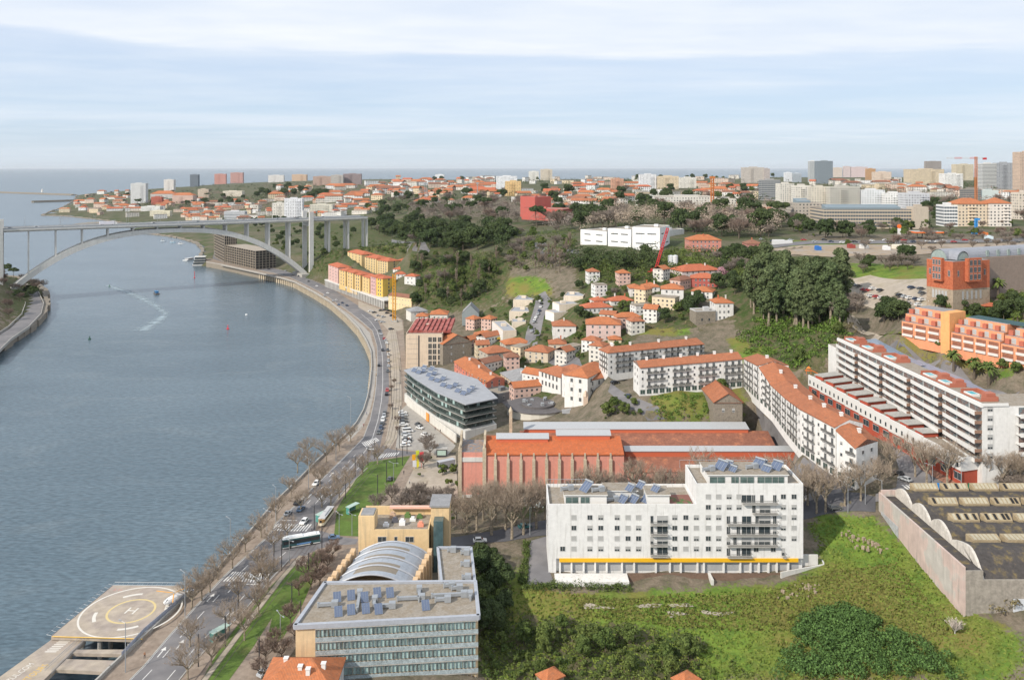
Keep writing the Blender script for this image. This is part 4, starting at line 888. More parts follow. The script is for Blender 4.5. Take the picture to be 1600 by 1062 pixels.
    q2 = [o(v) for v in (e0, e1, e2, e3)]; b = MB(); b.prism(q2, -6, H_+0.02, 0, 1); b.build('side_wing', [WALL, ROOFG], r, colr=(0.5,0.5,0.5))
    b = MB()
    for i in (1, 2, 3):
        p0, p1 = Vector(q2[i]), Vector(q2[(i+1)%4]); d = p1-p0; nn_ = Vector((d.y,-d.x)).normalized(); b.obox((p0+p1)/2, d, d.length, 0.7, H_-0.4, H_+0.6)
    b.build('wing_roof_edge', mat('zinc', (0,0,0)), r)
    for px, py in ((725,866),(725,884),(727,905),(704,862)): x, y = RP(px, py); ducts(r, x, y, H_, 0, 1.5)
hotel()
# house with the red tiled roof at the bottom
zz = 13.5; a, c = P(405,1078,zz), P(522,1072,zz)
r = empty('tiled_house', (a.x, a.y, 6)); tag(r, 'small orange tiled house with white chimneys below the hotel', 'house')
q = [Vector((0,0)), Vector((c.x-a.x,0)), Vector((c.x-a.x,12)), Vector((0,12))]
b = MB(); b.prism([tuple(p) for p in q], -2, zz-6); b.build('wall', WALL, r, colr=WHITE)
b = MB(); roofmesh(b, q, zz-6, 'hip', 0.55, 0.5); rf = b.build('roof', TILE, r, colr=ORANGE)
for x, y in ((8,4),(10,3),(13,5),(4,7)): chimney(r, x, y, zz-6+1.2, 1.8, 0.9, WHITE)
# ================================================================ pink power station with long skylit halls
def rd(ze, Ye, py, k): return (F*(CAMH-ze)-(py-HY)*Ye)/((py-HY)+F*k)
def station():
    z = 8.0; a = P(716,776,z); s = a.y/F; X = lambda px, yy=a.y: (px-CX)*yy/F-a.x; Z = lambda py: CAMH-(py-HY)*s-z
    r = empty('power_station', a); tag(r, 'old salmon pink industrial hall with pale buttresses and several long tiled roofs with skylights', 'industrial hall'); LM.append(('the long pink industrial hall', 850, 720))
    pk = (0.62,0.27,0.21)
    b = MB(); b.box(X(716), 0, -3, X(757), 14, Z(706), 0, 1); b.build('end_wall', [WALL, mat('striped_slate', (0.22,0.23,0.25), var=0.4, scale=0.6, c2=(0.30,0.2,0.14))], r, colr=pk)
    b = MB(); b.box(X(718), -0.25, Z(721), X(755), -0.004, Z(714)); b.build('cornice', CONCL, r)
    b = MB(); b.box(X(716), -0.3, -0.8, X(757), -0.006, 0.9); b.build('plinth', CONCL, r)
    for px in (716, 754):
        b = MB(); x = X(px); b.box(x, -0.6, -3, x+1.3, 0.8, Z(706)+1.5); b.obox((x+0.65, 4), (0,1), 6.5, 0.8, Z(706), Z(706)+2.0); b.obox((x+0.65, 9.5), (0,1), 5.5, 0.8, Z(706), Z(706)+4.2); b.lathe([(0.5,Z(706)+1.5),(0.35,Z(706)+2.4),(0.0,Z(706)+3.2)], 6, (x+0.65,0.1,0)); b.build('stone_pier', PIL, r)
    # hall A
    ze = Z(709); D = rd(ze+z, a.y, 681, 0.3); x0, x1 = X(757), X(975)
    b = MB(); b.box(x0, 0, -3, x1, 2*D, ze-0.02); b.build('hall_wall', WALL, r, colr=pk)
    b = MB(); zt = ze+0.3*D
    b.quad((x0,-0.4,ze), (x1,-0.4,ze), (x1,D,zt), (x0,D,zt), 0, [(0,0),(x1-x0,0),(x1-x0,D),(0,D)]); b.quad((x1,2*D+0.3,ze), (x0,2*D+0.3,ze), (x0,D,zt), (x1,D,zt), 0, [(0,0),(x1-x0,0),(x1-x0,D),(0,D)])
    b.quad((x0,-0.4,ze-0.4), (x1,-0.4,ze-0.4), (x1,-0.4,ze), (x0,-0.4,ze)); b.tri((x1-0.01,-0.3,ze-0.3), (x1-0.01,2*D,ze-0.3), (x1-0.01,D,zt-0.1)); b.build('tiled_roof', TILE, r, colr=(0.50,0.135,0.05))
    for i in range(10):
        x = lerp(X(774), X(954), i/9); b = MB(); b.box(x-0.55, -0.9, -3, x+0.55, -0.003, ze-1.8); b.box(x-0.3, -0.45, ze-1.8, x+0.3, -0.003, ze+0.3); b.build('buttress', PIL, r)
    def skyl(px0, px1, y, zb, h, w=2.4, c=(0.55,0.14,0.07), yy=None):
        Yw = a.y+y; xa, xb = (px0-CX)*Yw/F-a.x, (px1-CX)*Yw/F-a.x
        b = MB(); b.box(xa+0.4, y+0.3, zb-1.5, xb-0.4, y+w-0.3, zb+h); sk = b.build('clerestory', PLAIN, r, colr=c)
        b = MB(); b.prism([(xa,y),(xb,y),(xb,y+w),(xa,y+w)], [zb+h+0.003]*4, [zb+h+0.25, zb+h+0.25, zb+h+1.3, zb+h+1.3]); b.build('skylight', mat('skylight_glass', (0.40,0.41,0.42), rough=0.55, var=0.15, scale=1.5), sk)
    skyl(775, 858, D*0.62, ze+0.3*D*0.62, 1.3, 3.4); skyl(869, 955, D*0.78, ze+0.3*D*0.78, 1.5, 3.4)
    # hall B (lower, to the right)
    zB = 17-z; x2 = X(1245); yB = 1.0; DB = rd(17, a.y+yB, 710, 0.3)
    b = MB(); b.box(x1+0.02, yB, -3, x2, yB+2*DB, zB-0.02); b.build('low_hall_wall', WALL, r, colr=pk)
    for i in range(14):
        x = lerp(x1+3, x2-2, i/13); b = MB(); b.box(x-0.4, yB-0.4, 3, x+0.4, yB-0.003, zB-0.3); b.build('pilaster', PIL, r)
    RB = mat('mossy_tile', (0.27,0.115,0.075), var=0.4, scale=0.35, c2=(0.40,0.16,0.08), thr=(0.55,0.72), rough=0.95)
    b = MB(); zt = zB+0.3*DB
    b.quad((x1,yB-0.4,zB), (x2,yB-0.4,zB), (x2,yB+DB,zt), (x1,yB+DB,zt)); b.quad((x2,yB+2*DB,zB), (x1,yB+2*DB,zB), (x1,yB+DB,zt), (x2,yB+DB,zt)); b.quad((x1,yB-0.4,zB-0.4),(x2,yB-0.4,zB-0.4),(x2,yB-0.4,zB),(x1,yB-0.4,zB)); b.build('low_roof', RB, r)
    skyl(976, 1244, yB+DB-1.5, zt-0.3, 1.9, 3.0, (0.50,0.12,0.06))
    # hall C behind
    zC = 20-z; YC = F*(CAMH-20)/(697-HY); yC = YC-a.y; DC = rd(20, YC, 673, 0.3); xa, xb = (813-CX)*YC/F-a.x, (1212-CX)*YC/F-a.x
    b = MB(); b.box(xa, yC, -3, xb, yC+2*DC, zC-0.02); b.build('rear_hall_wall', WALL, r, colr=(0.5,0.25,0.18))
    b = MB(); zt = zC+0.3*DC; b.quad((xa,yC-0.5,zC), (xb,yC-0.5,zC), (xb,yC+DC,zt), (xa,yC+DC,zt)); b.quad((xb,yC+2*DC,zC), (xa,yC+2*DC,zC), (xa,yC+DC,zt), (xb,yC+DC,zt)); b.tri((xb,yC,zC),(xb,yC+2*DC,zC),(xb,yC+DC,zt)); b.build('rear_roof', RB, r)
    skyl(818, 1171, yC+DC-1.5, zt-0.4, 1.4, 6.0, (0.55,0.14,0.07))
    # tall chimney-like turret at the left back
    b = MB(); x = (798-CX)*(a.y+22)/F-a.x; b.box(x-0.6, 22, 0, x+0.6, 23.2, Z(672)); b.lathe([(0.8,Z(672)),(0.8,Z(672)+0.6),(0.1,Z(672)+2.2)], 6, (x,22.6,0)); b.build('turret', PIL, r)
station()
# ================================================================ buildings that follow a bent line
def offset_line(pts, d):
    out = []
    for i, p in enumerate(pts):
        t = Vector((0,0))
        if i > 0: t += (pts[i]-pts[i-1]).normalized()
        if i < len(pts)-1: t += (pts[i+1]-pts[i]).normalized()
        t.normalize(); out.append(p+Vector((-t.y, t.x))*d)
    return out
def ribbon_block(name, label, cat, base, eave, depth, floors, bay=3.3, wc=WHITE, rc=ORANGE2, pitch=0.32, shop=True, balc=True, win=(1.1,1.6), lm=None, over=0.5, styles=('glass','blind','glass'), chim=6, wallm=None, flatroof=False, limit=100):
    W3 = [P(x, y, z) for x, y, z in base]; r = empty(name, W3[0]); _f = [p.xy for p in W3]; FOOT.append([tuple(p) for p in _f+offset_line(_f, depth)[::-1]]); tag(r, label, cat)
    if lm: LM.append((lm, sum(q[0] for q in base)/len(base), sum(q[1] for q in base)/len(base)-20))
    o = W3[0]; f = [(p-o).xy for p in W3]; bk = offset_line(f, depth); top = [zat(e, p.y)-o.z for e, p in zip(eave, W3)]; bz = [p.z-o.z-3 for p in W3]
    b = MB(); n = len(f); t = 0
    for i in range(n-1):
        L = (f[i+1]-f[i]).length
        b.quad((*f[i],bz[i]), (*f[i+1],bz[i+1]), (*f[i+1],top[i+1]), (*f[i],top[i])); b.quad((*bk[i+1],bz[i+1]), (*bk[i],bz[i]), (*bk[i],top[i]), (*bk[i+1],top[i+1]))
    b.quad((*bk[0],bz[0]), (*f[0],bz[0]), (*f[0],top[0]), (*bk[0],top[0])); b.quad((*f[-1],bz[-1]), (*bk[-1],bz[-1]), (*bk[-1],top[-1]), (*f[-1],top[-1]))
    b.build('wall', wallm or WALL, r, colr=wc)
    b = MB(); fo = offset_line(f, -over); bo_ = offset_line(bk, over); md = offset_line(f, depth/2); t = 0
    if flatroof:
        for i in range(n-1): b.quad((*fo[i],top[i]), (*fo[i+1],top[i+1]), (*bo_[i+1],top[i+1]), (*bo_[i],top[i]))
        b.build('roof', SLATE, r)
    else:
        h = depth/2*pitch
        for i in range(n-1):
            L = (f[i+1]-f[i]).length
            b.quad((*fo[i],top[i]), (*fo[i+1],top[i+1]), (*md[i+1],top[i+1]+h), (*md[i],top[i]+h), 0, [(t,0),(t+L,0),(t+L,depth/2),(t,depth/2)])
            b.quad((*bo_[i+1],top[i+1]), (*bo_[i],top[i]), (*md[i],top[i]+h), (*md[i+1],top[i+1]+h), 0, [(t,0),(t+L,0),(t+L,depth/2),(t,depth/2)]); 
            b.quad((*fo[i],top[i]-0.3), (*fo[i+1],top[i+1]-0.3), (*fo[i+1],top[i+1]), (*fo[i],top[i])); t += L
        b.tri((*bo_[0],top[0]), (*fo[0],top[0]), (*md[0],top[0]+h)); b.tri((*fo[-1],top[-1]), (*bo_[-1],top[-1]), (*md[-1],top[-1]+h)); b.build('roof', TILE, r, colr=rc)
        b = MB()
        for e in (0, -1): b.tri((*f[e],top[e]-0.05), (*bk[e],top[e]-0.05), (*md[e],top[e]+h-0.08))
        b.build('gable', WALL, r, colr=wc)
    fa = Facade(r, limit); bal = []
    for i in range(n-1):
        A, B = f[i], f[i+1]; L = (B-A).length; u = (B-A).normalized(); nn = Vector((u.y,-u.x)); k = max(1, int(L/bay)); ang = math.atan2(u.y, u.x)
        for c in range(k):
            s = (c+0.5)/k; zb = lerp(bz[i]+3, bz[i+1]+3, s); zt = lerp(top[i], top[i+1], s); fh = (zt-zb)/floors
            for j in range(floors):
                p = A.lerp(B, s)+nn*0.02
                if j == 0 and shop: fa.win(Vector((*p, zb+0.3)), ang, bay*0.72, fh*0.62, 'glass', 'shop_window', [FRAME, mat('dark_shopfront', (0.05,0.08,0.07), rough=0.3, var=0.3), BLIND])
                else: fa.win(Vector((*p, zb+fh*j+0.45)), ang, *(win if (c % 4) else (0.7,1.0)), rnd.choice(styles)); 
                if j > 0 and balc and (c % 4) in (1, 2, 3): bal.append((A.lerp(B, s)+nn*0.5, u, bay*0.95, zb+fh*j))
    for e, (A, B) in ((0, (bk[0], f[0])), (-1, (f[-1], bk[-1]))):
        z0_, zt = bz[e]+3, top[e]; fh = (zt-z0_)/floors; wall_windows(fa, A, B, [z0_+fh*j+0.7 for j in range(1, floors)], [depth*0.3, depth*0.7], 1.0, 1.2, styles)
    fa.done()
    for c, u, l, zf in bal[:90]:
        b = MB(); b.obox(c, u, l, 0.9, zf, zf+0.14); nn = Vector((u.y,-u.x)); b.obox(c+nn*0.42, u, l, 0.05, zf+0.141, zf+1.0, 1); b.build('balcony', [CONC, mat('dark_rail', (0.16,0.16,0.16), var=0.3, rough=0.6)], r)
    for k in range(chim):
        s = (k+0.6)/chim*(n-1); i = min(int(s), n-2); p = md[i].lerp(md[i+1], s-i); chimney(r, p.x, p.y, lerp(top[i], top[i+1], s-i)+depth/2*pitch-0.4, 1.3, 1.0, WHITE)
    return r, f, bk, top, bz
ribbon_block('housing_block', 'long straight white housing block with orange tiled roof facing the overgrown garden', 'housing block', [(999,617,30.5),(1160,604,33)], [574,560], 11, 4, lm='the straight white housing block', bay=2.75, win=(1.05,1.85))
ribbon_block('housing_block', 'short white housing wing joining the straight block to the curved terrace', 'housing block', [(1162,604,33),(1186,627,33)], [559,571], 12, 5, chim=1)
ribbon_block('housing_block', 'long curved five storey white terrace with orange roof stepping down the street', 'housing block', [(1187,628,33),(1206,646,31.5),(1229,678,29.5),(1251,705,28),(1274,723,27),(1306,745,25.5)], [573,601,622,638,650,667], 11.5, 5, lm='the curved white terrace', chim=5, bay=2.75, win=(0.95,1.9))
ribbon_block('housing_block', 'white end house of the curved terrace with orange roof at the street corner', 'housing block', [(1307,746,25.5),(1338,764,24)], [671,700], 12, 4, chim=1, lm='the corner end of the curved terrace')
ribbon_block('housing_block', 'white housing block with orange hip roof standing behind the straight block', 'housing block', [(936,577,30),(950,586,30.5),(1100,567,31)], [545,551,537], 12, 4, lm='the rear white housing block', shop=False)
ribbon_block('curved_building', 'salmon red curved building with tall narrow windows and orange roof', 'building', [(710,593,9),(722,600,9),(740,608,9),(760,614,9)], [564,574,588,598], 13, 3, bay=2.6, wc=(0.60,0.19,0.13), rc=ORANGE, shop=False, balc=False, win=(0.8,2.4), lm='the salmon red curved building', chim=3)
# dark glass office building with terraces
def dark_office():
    zt = 22.5; z0 = 7.0
    fr = [P(x, y, zt) for x, y in [(632,578),(650,592),(682,612),(727,631),(776,621)]]; bkp = [P(x, y, zt) for x, y in [(745,592),(690,575),(650,573)]]
    o = Vector((fr[0].x, fr[0].y, z0)); r = empty('office_building', o); tag(r, 'dark office building with glass terraces and many solar heaters on its angular roof', 'office building'); LM.append(('the dark glass office building', 700, 630))
    poly = [(p-o).xy for p in fr+bkp]; c = sum(poly, Vector((0,0)))/len(poly); H_ = zt-z0
    ins = [c+(p-c)*0.93 for p in poly]
    dg = mat('tinted_glass', (0.055,0.075,0.07), rough=0.15, var=0.7, scale=0.5, spec=0.7, c2=(0.16,0.22,0.20), thr=(0.58,0.62))
    b = MB(); b.prism([tuple(p) for p in ins], 3.2, H_-0.4, 0); b.build('glass_front', dg, r)
    b = MB(); b.prism([tuple(p) for p in poly], -2, 3.4, 0); b.build('ground_floor', CONCL, r)
    for j in range(1, 4):
        b = MB(); zf = 3.4+j*2.95; b.prism([tuple(p) for p in poly], zf-0.25, zf+0.02, 0); 
        for i in range(4):
            d = poly[i+1]-poly[i]; nn = Vector((d.y,-d.x)).normalized(); b.obox((poly[i]+poly[i+1])/2-nn*0.1, d, d.length, 0.06, zf+0.021, zf+0.95, 1)
        b.build('terrace', [CONC, mat('dark_balcony_glass', (0.09,0.11,0.105), rough=0.2, var=0.4)], r)
    b = MB(); b.prism([tuple(c+(p-c)*1.02) for p in poly], H_-0.4, H_, 0); b.build('roof', mat('pale_roof_sheet', (0.33,0.34,0.36), var=0.15, scale=0.2), r)
    for j in range(4):
        for i in range(4):
            A, B = ins[i], ins[i+1]; d = B-A; nn = Vector((d.y,-d.x)).normalized(); k = int(d.length/3)
            for q in range(k):
                if rnd.random() < 0.16:
                    b = MB(); p = A.lerp(B, (q+0.5)/k)+nn*0.05; b.obox(p, d, 1.6, 0.04, 3.5+j*2.95+0.2, 3.5+j*2.95+2.3); b.build('window_panel', mat('pale_curtain', (0.3,0.42,0.4)), r)
    for px, py in ((645,581),(652,584),(659,582),(668,588),(676,586),(672,594),(681,597),(690,594),(690,604),(700,607),(709,604),(713,613),(722,617),(730,613),(735,609),(660,577),(672,579)):
        p = P(px, py, zt)-o; solar(r, p.x, p.y, H_, -0.7, 3.0, 2.4, 'solar_heater', True)
    # white hoarding wall along the car park
    b = MB(); A, B = P(636,632,6.2)-o, P(713,691,6.2)-o; b.obox((A.xy+B.xy)/2, B.xy-A.xy, (B-A).xy.length, 0.5, -1, 3.0); b.build('side_wall', WALL, r, colr=(0.6,0.58,0.53))
    b = MB(); A2 = A.lerp(B, 0.45); A3 = A.lerp(B, 0.5); b.obox((A2.xy+A3.xy)/2-Vector((0.5,0.5)), B.xy-A.xy, 3.2, 0.3, -0.5, 3.2); b.build('orange_panel', PLAIN, r, colr=(0.8,0.3,0.06))
dark_office()
# terraced slab with long white balconies
def slab():
    zt, zp = 52.5, 34.5
    A, B = P(1310,529,zt), P(1535,632,zt); o = Vector((B.x, B.y, 26)); r = empty('terraced_apartments', o); tag(r, 'huge white terraced apartment slab with continuous balconies and red roof terraces with pools', 'apartment block'); LM.append(('the terraced white apartment slab', 1430, 620))
    a, c = (A-o).xy, Vector((0,0)); u = (c-a).normalized(); n = Vector((u.y,-u.x)); L = (c-a).length; D = 8.5; H_ = zt-26; hp = zp-26
    # n points to the street (-x); back is +x
    b = MB(); q = [a, c, c-n*D, a-n*D]; ext = c-n*40
    b.prism([tuple(p) for p in q], -4, H_, 0, 1); b.build('wall', [WALL, ROOFG], r, colr=WHITE)
    b = MB(); b.prism([tuple(c-n*D), tuple(c-n*60), tuple(c-n*60-u*14), tuple(c-n*D-u*14)], -4, H_-0.6, 0, 1); b.build('side_wing', [WALL, ROOFG], r, colr=WHITE)
    fa = Facade(r, 100); ang = math.atan2(u.y, u.x); nf = 6; fh = 3.0
    gm = [FRAME, mat('brown_glazing', (0.20,0.13,0.11), rough=0.3, var=0.5, scale=0.6, c2=(0.13,0.16,0.17), thr=(0.45,0.55), spec=0.6), BLIND]
    nb = 5; bl = L/nb
    for k in range(nb):
        for j in range(nf):
            zf = H_-fh*(j+1); s0 = k*bl; off = 2.6-0.9*(0)
            b = MB(); p0 = a+u*(s0+0.4); p1 = a+u*(s0+bl-0.2)
            sk = [p0+n*0.01, p1+n*0.01, p1+n*2.5, p0+n*1.2]
            b.prism([tuple(x) for x in sk], zf-0.2, zf, 0)
            e = (sk[3]+sk[2])/2; b.obox(e, sk[2]-sk[3], (sk[2]-sk[3]).length, 0.18, zf-0.5, zf+0.85, 0); b.obox((p1+sk[2])/2, n, 2.4, 0.15, zf-0.2, zf+0.85, 1)
            if j < nf: b.build('balcony', [PLAIN, mat('brown_panel', (0.28,0.17,0.12), var=0.2)], r, colr=WHITE)
            nwi = 3
            for w in range(nwi):
                p = a+u*(s0+bl*(w+0.5)/nwi)+n*0.03; fa.win(Vector((*p, zf+0.1)), ang, bl/nwi*0.93, 2.35, 'glass', 'balcony_window', gm)
    for j in range(nf):
        fa.win(Vector((*(c-n*2.5+u*0.03), H_-fh*(j+1)+0.9)), ang+math.pi/2, 1.6, 1.5, 'blind')
    fa.done()
    for j in range(nf):
        zf = H_-fh*(j+1)-0.4; b = MB(); p = c-n*(11+13)+u*1.2; b.obox(p, n, 26, 2.4, zf-0.2, zf, 0); b.obox(p+u*1.2, n, 26, 0.18, zf-0.5, zf+0.85, 0); b.build('balcony', PLAIN, r, colr=WHITE)
        b = MB(); b.obox(c-n*24+u*0.05, n, 24, 0.06, zf+0.1, zf+2.3); b.build('window_band', gm[1], r)
    b = MB(); b.obox((a+c)/2+n*0.2, u, L+0.6, 0.7, H_-0.9, H_+0.35); b.obox(c-n*D/2+u*0.1, n, D, 0.5, H_-0.5, H_+0.33); b.build('roof_edge', PLAIN, r, colr=WHITE)
    # lower stepped end at the far side
    b = MB(); a2 = a-u*8; b.prism([tuple(a2+n*1), tuple(a-u*0.01+n*1), tuple(a-u*0.01-n*10), tuple(a2-n*10)], -4, H_-4, 0, 1); b.build('stepped_end', [WALL, ROOFG], r, colr=WHITE)
    # roof terraces in red with small pools
    for t, ln in ((0.02,9),(0.16,11),(0.34,11),(0.62,10),(0.72,8),(0.86,11)):
        p = a+u*(t*L+ln/2)-n*(D*0.5); b = MB()
        for dx, dn, l1, l2 in ((0,-3.2,ln,0.3),(0,2.6,ln,0.3),(-ln/2,-0.3,0.3,5.6),(ln/2,-0.3,0.3,5.6)): b.obox(p+u*dx+n*dn, u, l1, l2, H_+0.004, H_+(0.4 if dn > 0 else 1.4))
        b.obox(p+u*(ln*0.28)-n*1.5, u, ln*0.25, 3.0, H_+0.004, H_+2.3); b.build('roof_terrace', PLAIN, r, colr=(0.40,0.135,0.085))
        b = MB(); pp = p-u*ln*0.2+n*0.8; b.obox(pp, u, 4.2, 3.0, H_+0.004, H_+0.8, 0); b.obox(pp, u, 3.4, 2.2, H_+0.8, H_+0.83, 1); b.build('pool', [PLAIN, mat('pool_water', (0.10,0.48,0.55), rough=0.1, var=0.1)], r, colr=WHITE)
    # podium along the street with white band above red base
    pt = [P(1264,588,37.5), P(1503,719,zp)]; A2, B2 = [(p-o) for p in pt]; E2 = P(1600,706,zp)-o; d = (B2-A2).xy.normalized()
    b = MB(); far_ = [A2.xy, B2.xy, E2.xy, (E2.xy+Vector((14,2))), Vector((4,0.5)), a+n*0.5]
    b.prism([tuple(p) for p in far_], -6, [A2.z, hp, hp, hp, hp, A2.z], 0, 1); b.build('podium', [mat('red_base_render', (0.42,0.085,0.05), var=0.15), ROOFG], r)
    b = MB(); nn = Vector((d.y,-d.x))
    def band(P0, P1, z0a, z0b, lo, hi, th, m):
        dd = (P1-P0); k = 10
        for i in range(k):
            s0, s1 = i/k, (i+1)/k; zz = lerp(z0a, z0b, (s0+s1)/2); b.obox(P0.lerp(P1, (s0+s1)/2), dd, dd.length/k+0.02, th, zz+lo, zz+hi, m)
    band(A2.xy+nn*0.1, B2.xy+nn*0.1, A2.z, hp, -3.6, 0.9, 0.5, 0); dd = (E2-B2).xy.normalized(); b.obox((B2.xy+E2.xy)/2+Vector((0,-0.1)), dd, (E2-B2).xy.length, 0.5, hp-3.4, hp+0.9); b.build('white_band', PLAIN, r, colr=WHITE)
    fb = Facade(r, 60); k = 30; ang2 = math.atan2(d.y, d.x); LL = (B2-A2).xy.length
    for i in range(k):
        s = (i+0.5)/k; p = A2.xy.lerp(B2.xy, s)+nn*0.37; zz = lerp(A2.z, hp, s); fb.win(Vector((*p, zz-2.6)), ang2, 0.9, 1.5, 'plain')
        if i % 2: fb.win(Vector((*(p-nn*0.2), zz-6.6)), ang2, 3.6, 2.2, 'glass', 'shop_window')
    fb.done()
    # walled gardens between the podium edge and the slab
    for i in range(9):
        s = 0.06+i*0.088; p = A2.xy.lerp(B2.xy, s); e = a.lerp(c, s); m_ = p.lerp(e, 0.5); zz = lerp(A2.z, hp, s); w = (e-p).length*0.7
        if w < 2: continue
        b = MB(); b.obox(m_+n*0.5, e-p, w, 4.2, zz+0.004, zz+1.5, 0); b.obox(m_+n*0.5, e-p, w+0.5, 5.4, zz+1.51, zz+1.8, 1); b.build('garden_pavilion', [mat('red_base_render', (0,0,0)), CONC], r)
    return o
slab()
# solar roofs and car park wall behind the slab
for k, (p0, p1) in enumerate((((1352,531),(1428,573)),((1418,565),(1500,600)),((1480,592),(1552,628)))):
    z = 50; A, B = P(*p0, z), P(*p1, z); r = empty('solar_carport', (A.x, A.y, z-4)); tag(r, ['long carport roofed with solar panels, farthest behind the terraced slab','middle one of the solar carports behind the terraced slab','nearest one of the solar carports behind the terraced slab'][k], 'carport', 'solar carports')
    d = (B-A).xy; n = Vector((-d.y, d.x)).normalized(); b = MB(); L = d.length; u = d.normalized()
    b.quad((0,0,4), (*d,4), (*(d+n*4.6),4.7), (*(n*4.6),4.7)); b.build('panel_roof', mat('panel_array', (0.20,0.24,0.31), rough=0.25, var=0.25, scale=0.8, spec=0.6), r)
    for i in range(5):
        b = MB(); p = u*(L*(i+0.5)/5)+n*3; b.tube([(p.x,p.y,-4),(p.x,p.y,4.4)], 0.15, 6); b.build('post', METAL, r)
# retaining walls
def wallrun(pts, h, th=0.6, m=None, label=None, name='stone_wall', cat='wall', sink=2.0, colr=None, zs=None):
    W3 = [hit(x, y) for x, y in pts] if zs is None else [P(x, y, z) for (x, y), z in zip(pts, zs)]
    o = W3[0].copy(); b = MB(); R = resample([p-o for p in W3], 4)
    for p, q in zip(R, R[1:]):
        d = (q-p).xy
        if d.length < 0.01: continue
        g = [(p.x, p.y), (q.x, q.y)]; nn = Vector((-d.y, d.x)).normalized()*th/2
        pl = [(p.x-nn.x,p.y-nn.y),(q.x-nn.x,q.y-nn.y),(q.x+nn.x,q.y+nn.y),(p.x+nn.x,p.y+nn.y)]
        b.prism(pl, [p.z-sink, q.z-sink, q.z-sink, p.z-sink], [p.z+h, q.z+h, q.z+h, p.z+h])
    ob = b.build(name, m or STONE, loc=o, colr=colr); 
    if label: tag(ob, label, cat)
    return ob
SW = mat('sandy_stone', (0.42,0.34,0.25), var=0.35, scale=0.7, c2=(0.28,0.22,0.16))
wallrun([(1376,540),(1440,560),(1520,584),(1600,612)], 4.5, m=SW, label='long sandy stone retaining wall between the residents car park and the lawn of the pink terraces', zs=[45.5,44,43.5,43], sink=1)
wallrun([(1096,512),(1130,512),(1155,502),(1166,488)], 2, label='curving high granite retaining wall above the ravine', zs=[42,42,42,43], sink=13)
wallrun([(1010,622),(1050,652),(1080,655)], 2.5, m=SW, label='pale stone wall along the stepped street beside the overgrown garden')
wallrun([(1085,652),(1178,650)], 2.5, label='stone wall at the foot of the overgrown garden behind the skylit halls')
wallrun([(1178,650),(1200,672),(1240,728)], 1.2, m=SW, label='low mossy wall down the inside of the curved street')
wallrun([(613,378),(622,400),(632,440),(645,480)], 2.2, label='narrow stone wall climbing the slope beside the yellow houses')
wallrun([(622,380),(640,390),(668,399)], 3.5, m=SW, label='sandy retaining wall under the clifftop road', sink=5)
wallrun([(783,397),(815,396),(840,398),(880,416),(905,412)], 1.8, m=PLAIN, colr=WHITE, label='winding white wall beside the campus lane', name='white_wall')
wallrun([(865,427),(880,440),(908,452)], 2.0, m=PLAIN, colr=WHITE, label='curved white wall running down to the terraced white houses', name='white_wall')
wallrun([(1070,382),(1150,397)], 1.6, m=PLAIN, colr=OFFW, label='white boundary wall in front of the pink mansion', name='white_wall')
wallrun([(1410,425),(1448,440)], 5, m=SW, label='sandy stone wall left of the brick building above the car park')
wallrun([(1340,425),(1410,425)], 2.2, m=SW, label='long low stone wall above the gravel car park')
wallrun([(640,770),(655,735),(664,708)], 1.6, m=PIL, label='low painted wall beside the factory yard gate', name='yard_wall')
wallrun([(628,779),(712,777)], 1.2, m=PIL, label='white and red wall along the near side of the factory yard', name='yard_wall')
wallrun([(745,856),(800,851)], 2.0, m=SW, label='low sandy wall between the road and the meadow corner')
wallrun([(812,915),(818,870),(824,845)], 1.4, m=CONC, label='concrete wall beside the driveway of the white block', name='concrete_wall')
wallrun([(800,965),(860,990),(960,998),(1080,1000)], 3.0, m=SW, label='crumbling stone wall crossing the meadow slope')
wallrun([(1255,812),(1366,801)], 1.2, label='low grey stone parapet between the road and the meadow')
